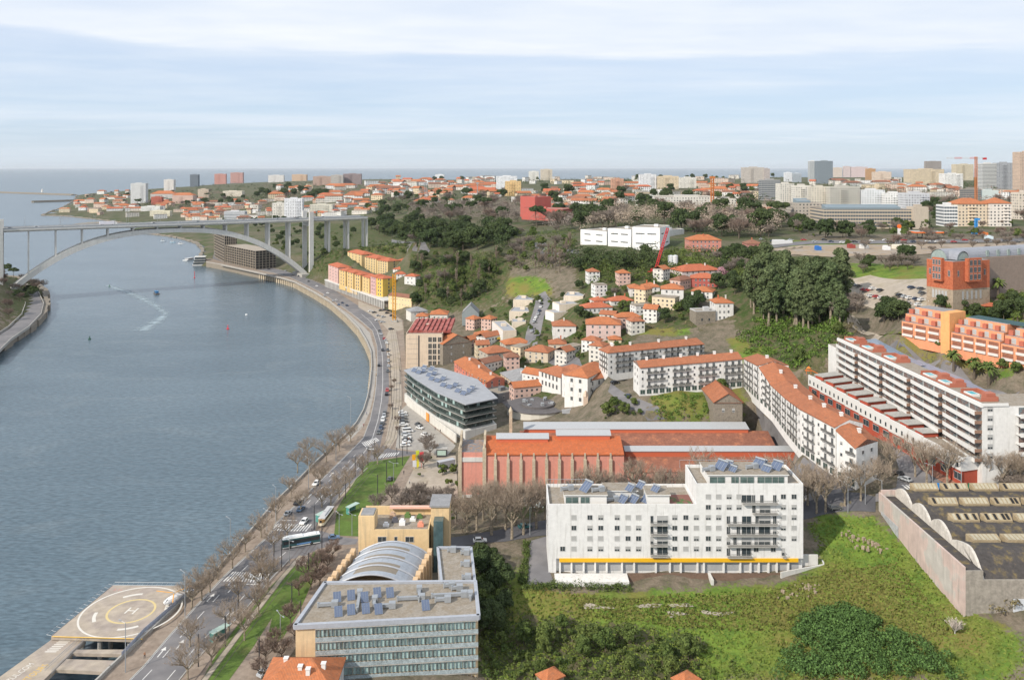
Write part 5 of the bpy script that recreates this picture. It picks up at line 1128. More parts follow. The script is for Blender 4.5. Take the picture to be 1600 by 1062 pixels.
# ================================================================ abandoned warehouse with vaulted roofs
def warehouse():
    zt = 26.6; pts = [(1369,767),(1412,798),(1468,843),(1488,855)]
    xw = (P(1369,767,zt).x+P(1488,858,zt).x)/2; y0 = P(1488,858,zt).y; y1 = P(1369,767,zt).y; yf = P(1535,957,14.5).y
    r = empty('warehouse', (xw, yf, 14)); tag(r, 'abandoned warehouse with patched pink wall and dark vaulted roofs full of broken skylights', 'warehouse'); LM.append(('the abandoned warehouse', 1480, 850))
    Zt = zt-14; LX = 110
    WM_ = mat('patchy_pink_wall', (0.56,0.44,0.39), var=0.25, scale=0.10, c2=(0.46,0.43,0.39), thr=(0.5,0.56), streak=0.55)
    bay = (y1-yf)/4.35; n = 4; ys = [y1-yf-bay*(i) for i in range(5)]
    b = MB()
    b.box(-0.6, -0.2, -6, 0, y1-yf, Zt-0.3); b.box(0.01, y1-yf-0.5, -6, LX, y1-yf, Zt+0.5); b.build('side_wall', WM_, r)
    b = MB(); b.box(0.01, 0.3, Zt-2, 4.5, y1-yf-0.51, Zt-1.4); b.build('gutter_roof', mat('tarred_roof', (0.075,0.068,0.065), var=0.4, scale=0.35, c2=(0.17,0.13,0.06), thr=(0.52,0.66), rough=0.95), r)
    RM = mat('tarred_roof', (0.075,0.068,0.065), var=0.4, scale=0.35, c2=(0.17,0.13,0.06), thr=(0.52,0.66), rough=0.95)
    for i in range(n+0):
        ya, yb = ys[i], ys[i]-bay; b = MB(); K = 10
        if i == 3: yb = 0.0
        prof = []
        for k in range(K+1):
            t = k/K; y = lerp(ya, yb, t)
            if i < 3: z = Zt-1.4+3.6*math.sin(math.pi*min(1, t*0.95+0.05))**0.7
            else: z = (Zt-1.4+3.6*math.sin(math.pi*min(1, (t*0.5)+0.05))**0.7)*(1-max(0, t-0.5)**2*1.7)
            prof.append((y, z))
        for (ya_, za_), (yb_, zb_) in zip(prof, prof[1:]):
            b.quad((4.6,yb_,zb_), (LX,yb_,zb_), (LX,ya_,za_), (4.6,ya_,za_))
        b.build('vault', RM, r)
        b = MB(); b.v += [(4.3, y, z+0.3) for y, z in prof]+[(4.3, y, Zt-3) for y, z in reversed(prof)]; m = len(b.v); b.f.append(tuple(range(m))); b.m.append(0); b.uv += [(0,0)]*m
        b.v += [(5.0, y, z+0.3) for y, z in prof]; 
        for k in range(K): b.f.append((k, k+1, m+k+1, m+k)); b.m.append(0); b.uv += [(0,0)]*4
        b.build('gable_arch', mat('pale_gable', (0.60,0.56,0.50), var=0.3, streak=0.5), r)
        for j in range(9):
            x = 8+j*9.2; k = 3 if i < 3 else 1; (ya_, za_), (yb_, zb_) = prof[k], prof[k+2]
            b = MB(); b.prism([(x,yb_),(x+7.4,yb_),(x+7.9,ya_),(x-0.5,ya_)], [zb_-0.5,zb_-0.5,za_-0.5,za_-0.5], [zb_+0.5,zb_+0.5,za_+2.0,za_+2.0], 0); sk = b.build('skylight', mat('rotten_frame', (0.34,0.27,0.17), var=0.35, scale=0.6), r)
            b = MB()
            for w in range(6):
                xa = x+0.4+w*1.15
                b.quad((xa,yb_+0.2,zb_+0.67), (xa+0.8,yb_+0.2,zb_+0.67), (xa+0.8,ya_-0.3,za_+1.97), (xa,ya_-0.3,za_+1.97), 1 if rnd.random() < 0.3 else 0)
            b.build('pane', [mat('dusty_pane', (0.42,0.38,0.28), var=0.3), mat('black_hole', (0.02,0.02,0.02))], sk)
    b = MB(); b.box(4.5, -0.25, -6, 60, 0.25, 9.0); b.box(0.02, -0.24, -6, 4.49, 0.24, Zt-1.3); b.build('front_wall', mat('grimy_wall', (0.32,0.29,0.25), var=0.4, scale=0.4, streak=0.6), r)
    b = MB(); b.box(12, -0.5, -1, 22, -0.26, 4.2); b.build('white_door', WALL, r, colr=(0.55,0.58,0.62))
    b = MB(); b.box(-0.75, ys[0]-bay*1.2, -5, -0.61, ys[0]-2, Zt-5.5); b.build('lower_wall_patch', mat('bluish_patch', (0.42,0.43,0.44), var=0.35, streak=0.7, scale=0.3), r)
warehouse()
# ================================================================ pink terraced housing on the hill
def pink_terrace():
    A, B = P(1409,521,56), P(1600,567,54); B = A+(B-A)*1.25; r = empty('pink_apartments', A); tag(r, 'stepped salmon pink apartment rows with brick red balconies above the lawn', 'apartment block'); LM.append(('the stepped pink apartments', 1500, 520))
    d = (B-A); u = d.xy.normalized(); n = Vector((u.y,-u.x)); L = d.xy.length; ang = math.atan2(u.y, u.x); col_ = (0.72,0.30,0.16)
    segs = [(0.0,0.28),(0.285,0.345),(0.35,0.66),(0.665,1.0)]; fa = Facade(r, 100)
    redm = [mat('brick_red_panel', (0.35,0.09,0.05)), mat('brick_red_panel', (0,0,0)), BLIND]
    for s0, s1 in segs:
        tower = s1-s0 < 0.1
        zb = d.z*(s0+s1)/2-1.5; a, c = u*L*s0, u*L*s1
        if tower:
            b = MB(); b.prism([tuple(a+n*0.6), tuple(c+n*0.6), tuple(c-n*10), tuple(a-n*10)], zb-3, zb+14.6); b.build('stair_tower', WALL, r, colr=(0.78,0.38,0.15)); continue
        b = MB()
        b.prism([tuple(a), tuple(c), tuple(c-n*14), tuple(a-n*14)], zb-3, zb+7.3, 0, 1); b.prism([tuple(a-n*2.5+u*0.1), tuple(c-n*2.5-u*0.1), tuple(c-n*13.9-u*0.1), tuple(a-n*13.9+u*0.1)], zb+7.31, zb+10.4, 0, 1); b.prism([tuple(a-n*5+u*3), tuple(c-n*5-u*0.2), tuple(c-n*13.8-u*0.2), tuple(a-n*13.8+u*3)], zb+10.41, zb+13.4, 0, 1)
        b.build('wall', [WALL, SLATE], r, colr=col_)
        k = max(2, int(L*(s1-s0)/4.6)); bay = L*(s1-s0)/k
        for i in range(k):
            m = a+u*bay*(i+0.5)
            for j in range(2):
                zf = zb+1.4+j*3.0; p = m+n*0.03; fa.win(Vector((*p, zf)), ang, bay*0.78, 2.2, 'plain', 'loggia', [FRAME, mat('loggia_shade', (0.26,0.11,0.07), var=0.4), BLIND])
                b = MB(); b.obox(m+n*0.35, u, bay*0.8, 0.6, zf-0.2, zf+0.8); 
                b.build('balcony', PLAIN, r, colr=(0.66,0.60,0.56))
            for j, off in ((2,-2.5),(3,-5)):
                zf = zb+7.4+(j-2)*3.05; p = m+n*(off+0.03); fa.win(Vector((*(p+u*bay*0.15), zf+0.3)), ang, bay*0.3, 1.9, 'shut')
                b = MB(); b.obox(m-u*bay*0.2+n*(off+0.7), u, bay*0.32, 1.3, zf, zf+1.9); b.build('dividing_wall', PLAIN, r, colr=(0.45,0.13,0.08))
    fa.done()
    b = MB(); a, c = u*L*0.4, u*L; b.prism([tuple(a-n*7), tuple(c-n*7), tuple(c-n*13), tuple(a-n*13)], 12.0-1.6, 12.6-1.6); b.build('roof_panels', mat('teal_roof', (0.05,0.10,0.11), var=0.2), r)
pink_terrace()
b = MB(); A, B = P(1405,520,56.2), P(1640,576,53.6); K = [P(x, y, z) for (x, y), z in zip([(1372,523),(1440,540),(1520,562),(1640,600)], [50,48.7,48.2,47.5])]; prev = None
for i in range(13):
    t = i/12; p = A.lerp(B, t); k = min(int(t*3), 2); q = K[k].lerp(K[k+1], t*3-k)
    if prev: b.quad(prev[1], q, p, prev[0])
    prev = (p, q)
tag(b.build('hillside_lawn', GRASSY), kind='structure')
# ================================================================ red brick building with grey barrel vaults
def brick():
    z = 69.5; c0, c1, c2 = P(1448,464,z), P(1489,471,z), P(1546,466,z); s = c1.y/F; H_ = (CAMH-(409-HY)*s)-z
    r = empty('brick_building', c1); tag(r, 'big square orange brick building on a stone base with projecting window bays', 'building'); LM.append(('the orange brick building', 1500, 430))
    a, b0, c = (c0-c1).xy, Vector((0,0)), (c2-c1).xy
    c = c.normalized()*23; bk = a+c
    BR = mat('diapered_brick', (0.47,0.145,0.07), var=0.22, scale=1.2, c2=(0.36,0.10,0.05), thr=(0.48,0.55))
    b = MB(); q = [tuple(p) for p in (a, b0, c, bk)]; b.prism(q, 5.0, H_, 0, 1); b.build('wall', [BR, SLATE], r)
    b = MB(); b.prism([tuple(p*1.005) for p in (a, b0, c, bk)], -4, 4.99); b.build('stone_base', SW, r)
    fa = Facade(r)
    for A, B in ((a, b0), (b0, c)):
        u = (B-A).normalized(); n = Vector((u.y,-u.x)); L = (B-A).length; ang = math.atan2(u.y, u.x); m = (A+B)/2
        bb = MB(); bb.obox(m+n*0.9, u, L*0.36, 1.8, H_-9, H_+1.2); bb.build('projecting_bay', BR, r)
        for j in range(3):
            for i in (-1, 0, 1): p = m+u*i*L*0.11+n*1.83; fa.win(Vector((*p, H_-8+j*3.1)), ang, L*0.07, 2.2, 'glass')
        for sgn in (-1, 1): p = m+u*sgn*L*0.36+n*0.03; fa.win(Vector((*p, H_-6.5)), ang, 0.9, 2.4, 'glass')
        for i in range(5): p = m+u*(i-2)*L*0.12+n*0.06; fa.win(Vector((*p, 0.6)), ang, 1.0, 3.4, 'shut')
    fa.done()
    u = c.normalized(); v = (a).normalized()
    VM = mat('zinc_vault', (0.27,0.28,0.31), rough=0.4, var=0.2, scale=0.4)
    def vault(p0, dirv, ln, rad, zb, name='barrel_vault'):
        dirv = dirv.normalized(); pn = Vector((-dirv.y, dirv.x)); b = MB(); K = 10
        for k in range(K):
            t0, t1 = math.pi*k/K, math.pi*(k+1)/K
            for e in (0,):
                A = p0+pn*rad*math.cos(t0); B = p0+pn*rad*math.cos(t1); za, zb_ = zb+rad*math.sin(t0), zb+rad*math.sin(t1)
                b.quad((*A,za), (*(A+dirv*ln),za), (*(B+dirv*ln),zb_), (*B,zb_))
                b.tri((*(p0+dirv*0.4),zb), (*(A+dirv*0.4),za-0.2), (*(B+dirv*0.4),zb_-0.2), 1)
        b.build(name, [VM, mat('arched_glazing', (0.30,0.36,0.34), var=0.4, scale=1.2, rough=0.2)], r)
    vault(a*0.72+c*0.12, c, 60, 4.2, H_+0.4); vault(c*0.35+a*0.1, a, 11, 3.8, H_+0.4)
    b = MB(); p0 = a*0.5+c*1.02; b.prism([tuple(p0+v*7), tuple(p0-v*3), tuple(p0-v*3+u*40), tuple(p0+v*7+u*40)], -4, H_+0.3); b.build('rear_wing', mat('grey_brown_brick', (0.28,0.22,0.18), var=0.2), r)
    for i in range(5):
        b = MB(); p = a*0.72+c*1.0+u*(6+i*7)-v*4.1; b.obox(p, u, 1.6, 0.5, H_+0.5, H_+3.4); b.build('vault_window', mat('arched_glazing', (0,0,0)), r)
brick()
bld('ochre_house', 'ochre building with a quarter round window at the right edge beside the brick vaults', 'building', (1576,452), (1625,452), 396, 14, z=69, roof='flat', wc=(0.66,0.44,0.22), fl=3, nc=3, ns=0)
bld('ochre_annex', 'low ochre annex with three square windows right of the orange brick building', 'building', (1548,449), (1578,452), 432, 10, z=69, roof='flat', wc=(0.66,0.46,0.25), fl=1, nc=3, ns=0)
bld('garden_pavilion', 'dark wooden garden pavilion with bright red roof below the brick building', 'pavilion', (1527,488), (1562,489), 477, 6, z=63.5, roof='gable', wc=(0.06,0.05,0.05), rc=RED, fl=1, nc=2, ns=0, over=1.0, pitch=0.25)
# ================================================================ houses of the old town, one by one
G = 'orange roofed houses of the old town'
bld('office_block', 'tall beige office block with a column of dark loggias beside the tram line', 'office block', (634,573), (691,573), 523, 52, z=7, roof='flat', wc=(0.62,0.50,0.38), fl=5, nc=0, ns=0, lm='the tall beige office block')
def beige_details():
    z = 7; a = P(634,573,z); s = a.y/F; o = [x for x in col.objects if x.get('label','').startswith('tall beige office')][0]
    X = lambda px: (px-634)*s; Z = lambda py: (573-py)*s; fa = Facade(o)
    for j, (y0, y1) in enumerate(((534,526),(544,536),(553,545),(562,554),(571,563))):
        for x0, x1 in ((669,675),(676,682),(684,690)): fa.win(Vector(((X(x0)+X(x1))/2, -0.03, Z(y0))), 0, X(x1)-X(x0)-0.2, Z(y1)-Z(y0)-0.3, 'glass', 'loggia', [FRAME, mat('loggia_dark', (0.075,0.07,0.06), var=0.5), BLIND])
    fa.done(); b = MB(); b.box(X(653.5), -0.3, 0, X(655), -0.004, Z(524)); b.build('drain_pipe', DARK, o)
    b = MB()
    for k in range(6): b.box(X(636), -0.12, 2+k*3, X(653), -0.005, 2.12+k*3)
    b.build('panel_joint', CONC, o)
    RR = mat('red_greenhouse_roof', (0.30,0.07,0.06), var=0.35, scale=0.4, c2=(0.40,0.15,0.13)); top = Z(523)
    for i in range(9):
        for j in range(3):
            b = MB(); x0, y0 = 1+i*2.9, 6+j*14; b.prism([(x0,y0),(x0+2.7,y0),(x0+2.7,y0+12.5),(x0,y0+12.5)], top+0.01, [top+1.2,top+2.2,top+2.2,top+1.2]); b.build('roof_shed', RR, o)
beige_details()
bld('stone_house', 'tall granite gable house with white edged orange roof next to the beige block', 'house', (692,570), (737,564), 538, 20, z=9, roof='gable', wc=(0.5,0.5,0.5), wm=STONE, rc=ORANGE, fl=3, nc=2, ns=0, pitch=0.5, over=0.2, styles=('shut',), win=(0.8,1.2))
bld('metal_house', 'steep grey metal clad house on a stone base below the wooded slope', 'house', (722,500), (748,500), 489, 14, z=19, roof='gable', wc=(0.25,0.29,0.30), rc=(0.30,0.34,0.35), fl=0, pitch=1.0, over=0.0)
H_ = [
 ('house','low house with red brown roof and white dormer in the lane','h',(740,536),(774,536),525,12,None,OFFW,ORANGE,2,4,2),
 ('house','stone sided house with pale roof tiles at the bend of the old lane','h',(762,572),(799,568),552,13,None,(0.42,0.38,0.32),ORANGE2,2,3,2),
 ('house','small stone house with long orange roof right of the lane','h',(790,551),(830,548),538,11,None,(0.48,0.44,0.38),ORANGE,2,3,2),
 ('house','beige house with brown shuttered upper window and flat terrace','h',(820,566),(856,570),547,12,None,(0.58,0.49,0.38),ORANGE2,3,3,2),
 ('house','square beige tower house with small pyramid roof','h',(858,556),(885,556),537,10,None,(0.62,0.54,0.43),ORANGE2,2,2,2),
 ('warehouse','cream two storey workshop with grey hipped roof and patched side wall','h',(782,590),(805,606),582,18,None,(0.58,0.48,0.36),(0.24,0.24,0.25),2,6,3),
 ('mansion','stately white mansion with brown orange roof and grey window frames on the hill street','h',(864,534),(900,534),509,13,None,WHITE,ORANGE2,2,3,3),
 ('pink_house','tall pale pink house with orange roof and white dormer','h',(916,540),(970,541),506,14,None,(0.62,0.47,0.43),ORANGE,4,4,3),
 ('house','narrow cream annex with small orange roof beside the tall pink house','h',(952,541),(971,541),530,7,None,CREAM,ORANGE,2,1,1),
 ('house','white bungalow with two orange hip roofs below the white terraces','h',(915,490),(957,488),481,11,None,WHITE,RED,1,5,2),
 ('house','small white house with orange roof uphill of the twin roofed bungalow','h',(929,476),(951,475),470,9,None,WHITE,RED,1,3,1),
 ('house','long low white house with orange roof beside the steep lane','h',(955,478),(990,477),470,10,None,WHITE,RED,1,5,1),
 ('house','white villa with L shaped orange roof, leftmost of the hilltop row','h',(984,464),(1004,464),450,12,None,WHITE,ORANGE,2,3,3),
 ('house','white wing with orange roof joined to the leftmost hilltop villa','h',(1005,463),(1031,463),448,10,None,WHITE,ORANGE,2,3,2),
 ('house','square white villa with orange hip roof in the middle of the hilltop row','h',(1033,468),(1068,469),451,12,None,WHITE,ORANGE,2,3,2),
 ('house','white house with glazed veranda and bright orange roof under the red villa','h',(1080,466),(1113,468),454,11,None,WHITE,ORANGE,2,4,2),
 ('red_house','red villa with white window frames and outside stair on the hilltop','h',(1080,449),(1121,450),434,12,None,(0.45,0.11,0.09),RED,2,5,2),
 ('house','wide low house with large orange roof and four chimneys behind the red villa','h',(1066,436),(1126,433),424,16,None,(0.66,0.58,0.56),RED,2,6,2),
 ('pink_mansion','big salmon pink mansion with dormers and tall windows near the white campus','h',(1077,394),(1127,394),375,16,None,(0.56,0.24,0.19),ORANGE,3,7,3),
 ('pink_house','low pink house with brown roof right of the big pink mansion','h',(1168,391),(1193,391),381,14,None,(0.50,0.22,0.19),BROWN,1,3,2),
 ('white_house','tall narrow white house with orange roof above the ravine','h',(1117,501),(1146,501),473,12,None,WHITE,ORANGE,3,3,2),
 ('house','house with hidden walls and wide orange roof among old town trees','h',(876,583),(902,590),574,9,None,OFFW,ORANGE2,1,4,2),
]
for nm, lb, k, A, B, ye, dp, z, wc, rc, fl, nc, ns in H_:
    bld(nm, lb, nm.replace('_',' '), A, B, ye, dp, z=z, roof='hip', wc=wc, rc=rc, fl=fl, nc=nc, ns=ns, chim=rnd.choice((0,1,2)), group=None)
bld('stone_ruin', 'roofless granite ruin in front of the tall narrow white house', 'ruin', (1087,508), (1118,507), 487, 9, roof='none', wm=STONE, wc=(.5,.5,.5), fl=1, nc=2, ns=0, styles=('plain',))
# white mansion in the middle with several wings
bld('mansion', 'left wing of the white mansion with arched ground floor windows and orange roof', 'mansion', (842,602), (876,614), 578, 13, z=17, rc=ORANGE2, fl=2, nc=5, ns=2, win=(1.2,2.2), styles=('glass',))
bld('mansion', 'main body of the white mansion with long rows of tall windows and wide orange roof', 'mansion', (878,620), (916,634), 582, 20, z=16, rc=ORANGE2, fl=3, nc=8, ns=4, win=(1.0,1.9), styles=('glass',), lm='the white mansion with the orange roof')
bld('mansion', 'right wing of the white mansion with a grey terrace and white garage', 'mansion', (918,633), (954,612), 590, 12, z=17, rc=ORANGE, fl=3, nc=5, ns=2, win=(1.2,1.7), styles=('glass',))
# terraced white houses stepping down the hill
gt = 'white terraced houses stepping down the hill'
for lb, A, B, ye, dp in (('topmost left white terraced house with flat grey roof and cream side wall',(802,488),(832,489),469,20),('second left white terraced house down the hill with cream side wall',(796,502),(828,503),487,18),('small third left white terraced house beside the parked cars',(800,515),(822,515),504,12),('long lowest left white terraced house with flat grey roof',(786,535),(807,534),518,34),('topmost right white terraced house with flat grey roof below the white wall',(881,476),(911,477),463,18),('second right white terraced house with cream side wall',(874,492),(908,490),477,12),('third right white terraced house stepping down toward the street',(866,503),(896,500),490,11)):
    rr, q, hh, u, n, L = bld('terraced_house', lb, 'terraced house', A, B, ye, dp, roof='flat', wc=(0.66,0.57,0.46), fl=3, nc=0, ns=5, win=(0.9,0.9), right=False, group=gt)
    b = MB(); b.prism([tuple(p) for p in (q[0]-u*0.15-n*0.0, q[0]-u*0.001, q[3]-u*0.001, q[3]-u*0.15)], -3, hh); b.build('white_side', PLAIN, rr, colr=WHITE)
    b = MB(); b.prism([tuple(p+u*0) for p in (q[0]+(q[2]-q[0])*0.04, q[1]+(q[3]-q[1])*0.04, q[2]+(q[0]-q[2])*0.04, q[3]+(q[1]-q[3])*0.04)], hh+0.004, hh+0.25); b.build('roof_sheet', mat('pale_roof_sheet', (0,0,0)), rr)
# overgrown gable barn in the garden
bld('barn', 'derelict barn with faded orange gable roof in the overgrown garden', 'barn', (1116,650), (1160,650), 628, 22, z=27, roof='gable', wc=(.3,.3,.3), wm=STONE, rc=ORANGE2, fl=1, nc=2, ns=0, pitch=0.6, lm='the derelict barn')
# oval dark roofed building and beige workshop
r_ = empty('oval_building', P(842,655,10)); tag(r_, 'low oval building with dark grey roof and curved pale wall behind the dark office', 'building')
b = MB(); pts = [Vector((15*math.cos(t), 15*math.sin(t)*0.95+12)) for t in np.linspace(0, 2*math.pi, 25)[:-1]]; b.prism([tuple(p) for p in pts], -4, 3.0, 0); b.build('curved_wall', PLAIN, r_, colr=(0.6,0.57,0.5)); FOOT.append([(p.x+r_.location.x, p.y+r_.location.y) for p in pts])
b = MB(); b.prism([tuple(Vector((0,12))+(p-Vector((0,12)))*1.03) for p in pts], 3.01, 3.4, 0); b.prism([tuple(Vector((0,12))+(p-Vector((0,12)))*0.55) for p in pts], 3.41, 4.4, 0); b.build('roof', mat('dark_roof_felt', (0.13,0.12,0.12), var=0.35, scale=0.3), r_)
for t in range(7): ducts(r_, 6*math.cos(t), 12+6*math.sin(t)*0.8, 4.4 if t % 2 else 3.4, t, 1.6)
bld('workshop', 'long beige workshop with dark roof and a square brick chimney', 'workshop', (880,657), (973,657), 645, 16, z=10, roof='hip', wc=(0.58,0.46,0.32), rc=(0.17,0.15,0.15), fl=1, nc=9, ns=0, pitch=0.25)
b = MB(); p = P(915,657,10); b.box(-1, -1, -3, 1, 1, 11.5); b.lathe([(1.4,11.5),(0.9,13),(0.3,14)], 4, (0,0,0)); o = b.build('square_chimney', PLAIN, colr=(0.60,0.46,0.36)); o.location = p; tag(o, 'square pinkish chimney tower behind the long skylit halls', 'chimney')
bld('concrete_house', 'low modern grey concrete house right of the dark office building', 'house', (778,628), (806,622), 617, 12, z=10, roof='flat', wc=(0.16,0.17,0.18), fl=1, nc=2, ns=0)
# yellow and pink riverside apartment rows
ga = 'yellow riverside apartments'
def tower(label, A, B, ye, dp, z, wc, rows, nc, rc=RED, grp=ga): return bld('riverside_house', label, 'apartment house', A, B, ye, dp, z=z, roof='hip', wc=wc, rc=rc, fl=rows, nc=nc, ns=1, pitch=0.35, win=(1.3,1.8), styles=('glass',), over=0.3, group=grp)
tower('pink and yellow end house, leftmost of the lower riverside row',(513,437),(528,443),413,14,13.6,(0.60,0.40,0.36),5,3)
for i, (x0, y0, x1, y1, ye, c, nmx) in enumerate(((530,445,540,448,421,YEL,'second'),(542,449,552,452,424,YEL,'third'),(554,453,563,455,428,YEL,'fourth'),(566,455,577,459,431,YEL,'fifth'),(579,459,587,462,431,(0.58,0.36,0.34),'sixth'),(588,462,598,464,434,(0.70,0.46,0.10),'seventh'))):
    tower(f'{nmx} house from the left in the lower riverside row, {"yellow" if i<4 else "pink" if i==4 else "bright yellow"} under an orange roof',(x0,y0),(x1,y1),ye,13,13.6,c,5,2)
for i, (A, B, ye, nmx) in enumerate((((543,416),(565,422),393,'leftmost of the upper row'),((570,424),(588,428),401,'second of the upper row'),((589,428),(606,431),406,'third of the upper row'),((619,422),(639,422),408,'rightmost of the upper row'))):
    tower(f'tall yellow apartment house with orange roof, {nmx} above the river',A,B,ye,15,21.5,(0.66,0.50,0.26),6,4)
LM.append(('the yellow riverside apartments', 565, 430))
ar = empty('arcade', P(507,447,6.6)); tag(ar, 'long pale arcade with square pillars carrying the lower yellow riverside row', 'arcade')
A, B = P(507,447,6.6), P(600,482,6.6); d = (B-A).xy; u = d.normalized(); n = Vector((-u.y,u.x)); L = d.length
b = MB(); b.prism([(0,0),tuple(d),tuple(d+n*18),tuple(n*18)], 6.0, 7.0); b.build('deck', CONCL, ar)
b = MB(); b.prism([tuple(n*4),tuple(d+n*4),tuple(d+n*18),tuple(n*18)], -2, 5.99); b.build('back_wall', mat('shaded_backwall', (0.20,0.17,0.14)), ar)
for i in range(40): 
    b = MB(); b.obox(u*L*(i+0.5)/40+n*0.6, u, 1.1, 1.1, -2, 5.99); b.build('pillar', CONCL, ar)
bld('hall', 'long pale yellow hall with brown roof behind the yellow crane', 'hall', (607,476), (643,481), 461, 9, z=11.5, roof='gable', wc=(0.70,0.56,0.34), rc=BROWN, fl=2, nc=7, ns=0, win=(0.6,0.8))
for lb, A, B, ye in (('white hillside house with orange roof above the pale yellow hall',(617,438),(634,438),428),('white house with dark windows on the slope right of the yellow rows',(632,444),(649,445),431),('small red roofed house beside the steep stone wall',(614,426),(626,427),420)): bld('house', lb, 'house', A, B, ye, 9, roof='hip', rc=RED, fl=2, nc=2, ns=1)
for lb, A, B, ye, dp in (('low orange roofed house at the foot of the wooded slope',(650,499),(668,499),494,10),('wide orange hip roof behind the beige block',(672,500),(699,500),491,14),('grey and orange roofed shed behind the beige block',(642,494),(668,492),487,12)): bld('house', lb, 'house', A, B, ye, dp, z=16, roof='hip', rc=ORANGE if 'grey' not in lb else (0.4,0.42,0.43), wc=OFFW, fl=1, nc=3, ns=0)
# unfinished framed building under the bridge
def frame_building(A, B, ye, z, depth, label, nb, fl):
    a, c = P(*A, z), P(*B, z); r = empty('unfinished_building', a); tag(r, label, 'unfinished building'); d = (c-a).xy; u = d.normalized(); n = Vector((-u.y,u.x)); L = d.length; H_ = zat(ye, a.y)-z; fh = H_/fl
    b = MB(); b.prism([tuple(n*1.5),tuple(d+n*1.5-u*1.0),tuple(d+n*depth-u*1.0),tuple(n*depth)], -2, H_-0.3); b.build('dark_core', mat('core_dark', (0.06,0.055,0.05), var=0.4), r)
    for j in range(fl+1):
        b = MB(); b.prism([(0,0),tuple(d),tuple(d+n*(depth+0.5)),tuple(n*(depth+0.5))], fh*j-0.35, fh*j); b.build('floor_slab', mat('raw_slab', (0.36,0.31,0.25), var=0.3), r)
    for i in range(nb+1):
        b = MB(); b.obox(u*(0.5+(L-1)*i/nb)+n*0.4, u, 0.7, 0.7, -2, H_); b.build('column', mat('raw_slab', (0,0,0)), r)
    for i in range(6):
        b = MB(); b.obox(d+n*(0.5+depth*i/6)-u*0.4, u, 0.6, 0.6, -2, H_); b.build('column', mat('raw_slab', (0,0,0)), r)
frame_building((352,409),(399,420),383,7,26,'unfinished concrete framed block of seven storeys under the arch bridge',13,7)
frame_building((334,400),(350,409),362,7,16,'narrow unfinished concrete block behind the first one under the bridge',5,9)
# campus and park buildings on the plateau
for lb, A, B, ye, dp, z in (('left wing of the white angular campus building with slit windows',(907,388),(948,392),359,24,60),('middle wing of the white angular campus building',(950,393),(986,396),357,22,60),('tall right wing of the white angular campus building',(988,400),(1031,402),355,30,59),('plain white wall block right of the angular campus building',(1031,384),(1069,380),361,8,62)):
    bld('campus_building', lb, 'campus building', A, B, ye, dp, z=z, roof='flat', wc=(0.78,0.78,0.77), fl=3 if 'plain' not in lb else 0, nc=2, ns=2, win=(7,0.8), styles=('plain',), para=0.3)
LM.append(('the white angular campus building', 970, 375))
bld('red_building', 'low part of the red angular building among bare trees', 'building', (815,338), (879,341), 325, 25, z=67, roof='flat', wc=(0.46,0.11,0.09), fl=0, lm='the red angular building')
bld('red_building', 'tall part of the red angular building with sloping grey roof', 'building', (813,334), (836,336), 307, 25, z=67, roof='flat', wc=(0.46,0.11,0.09), fl=0)
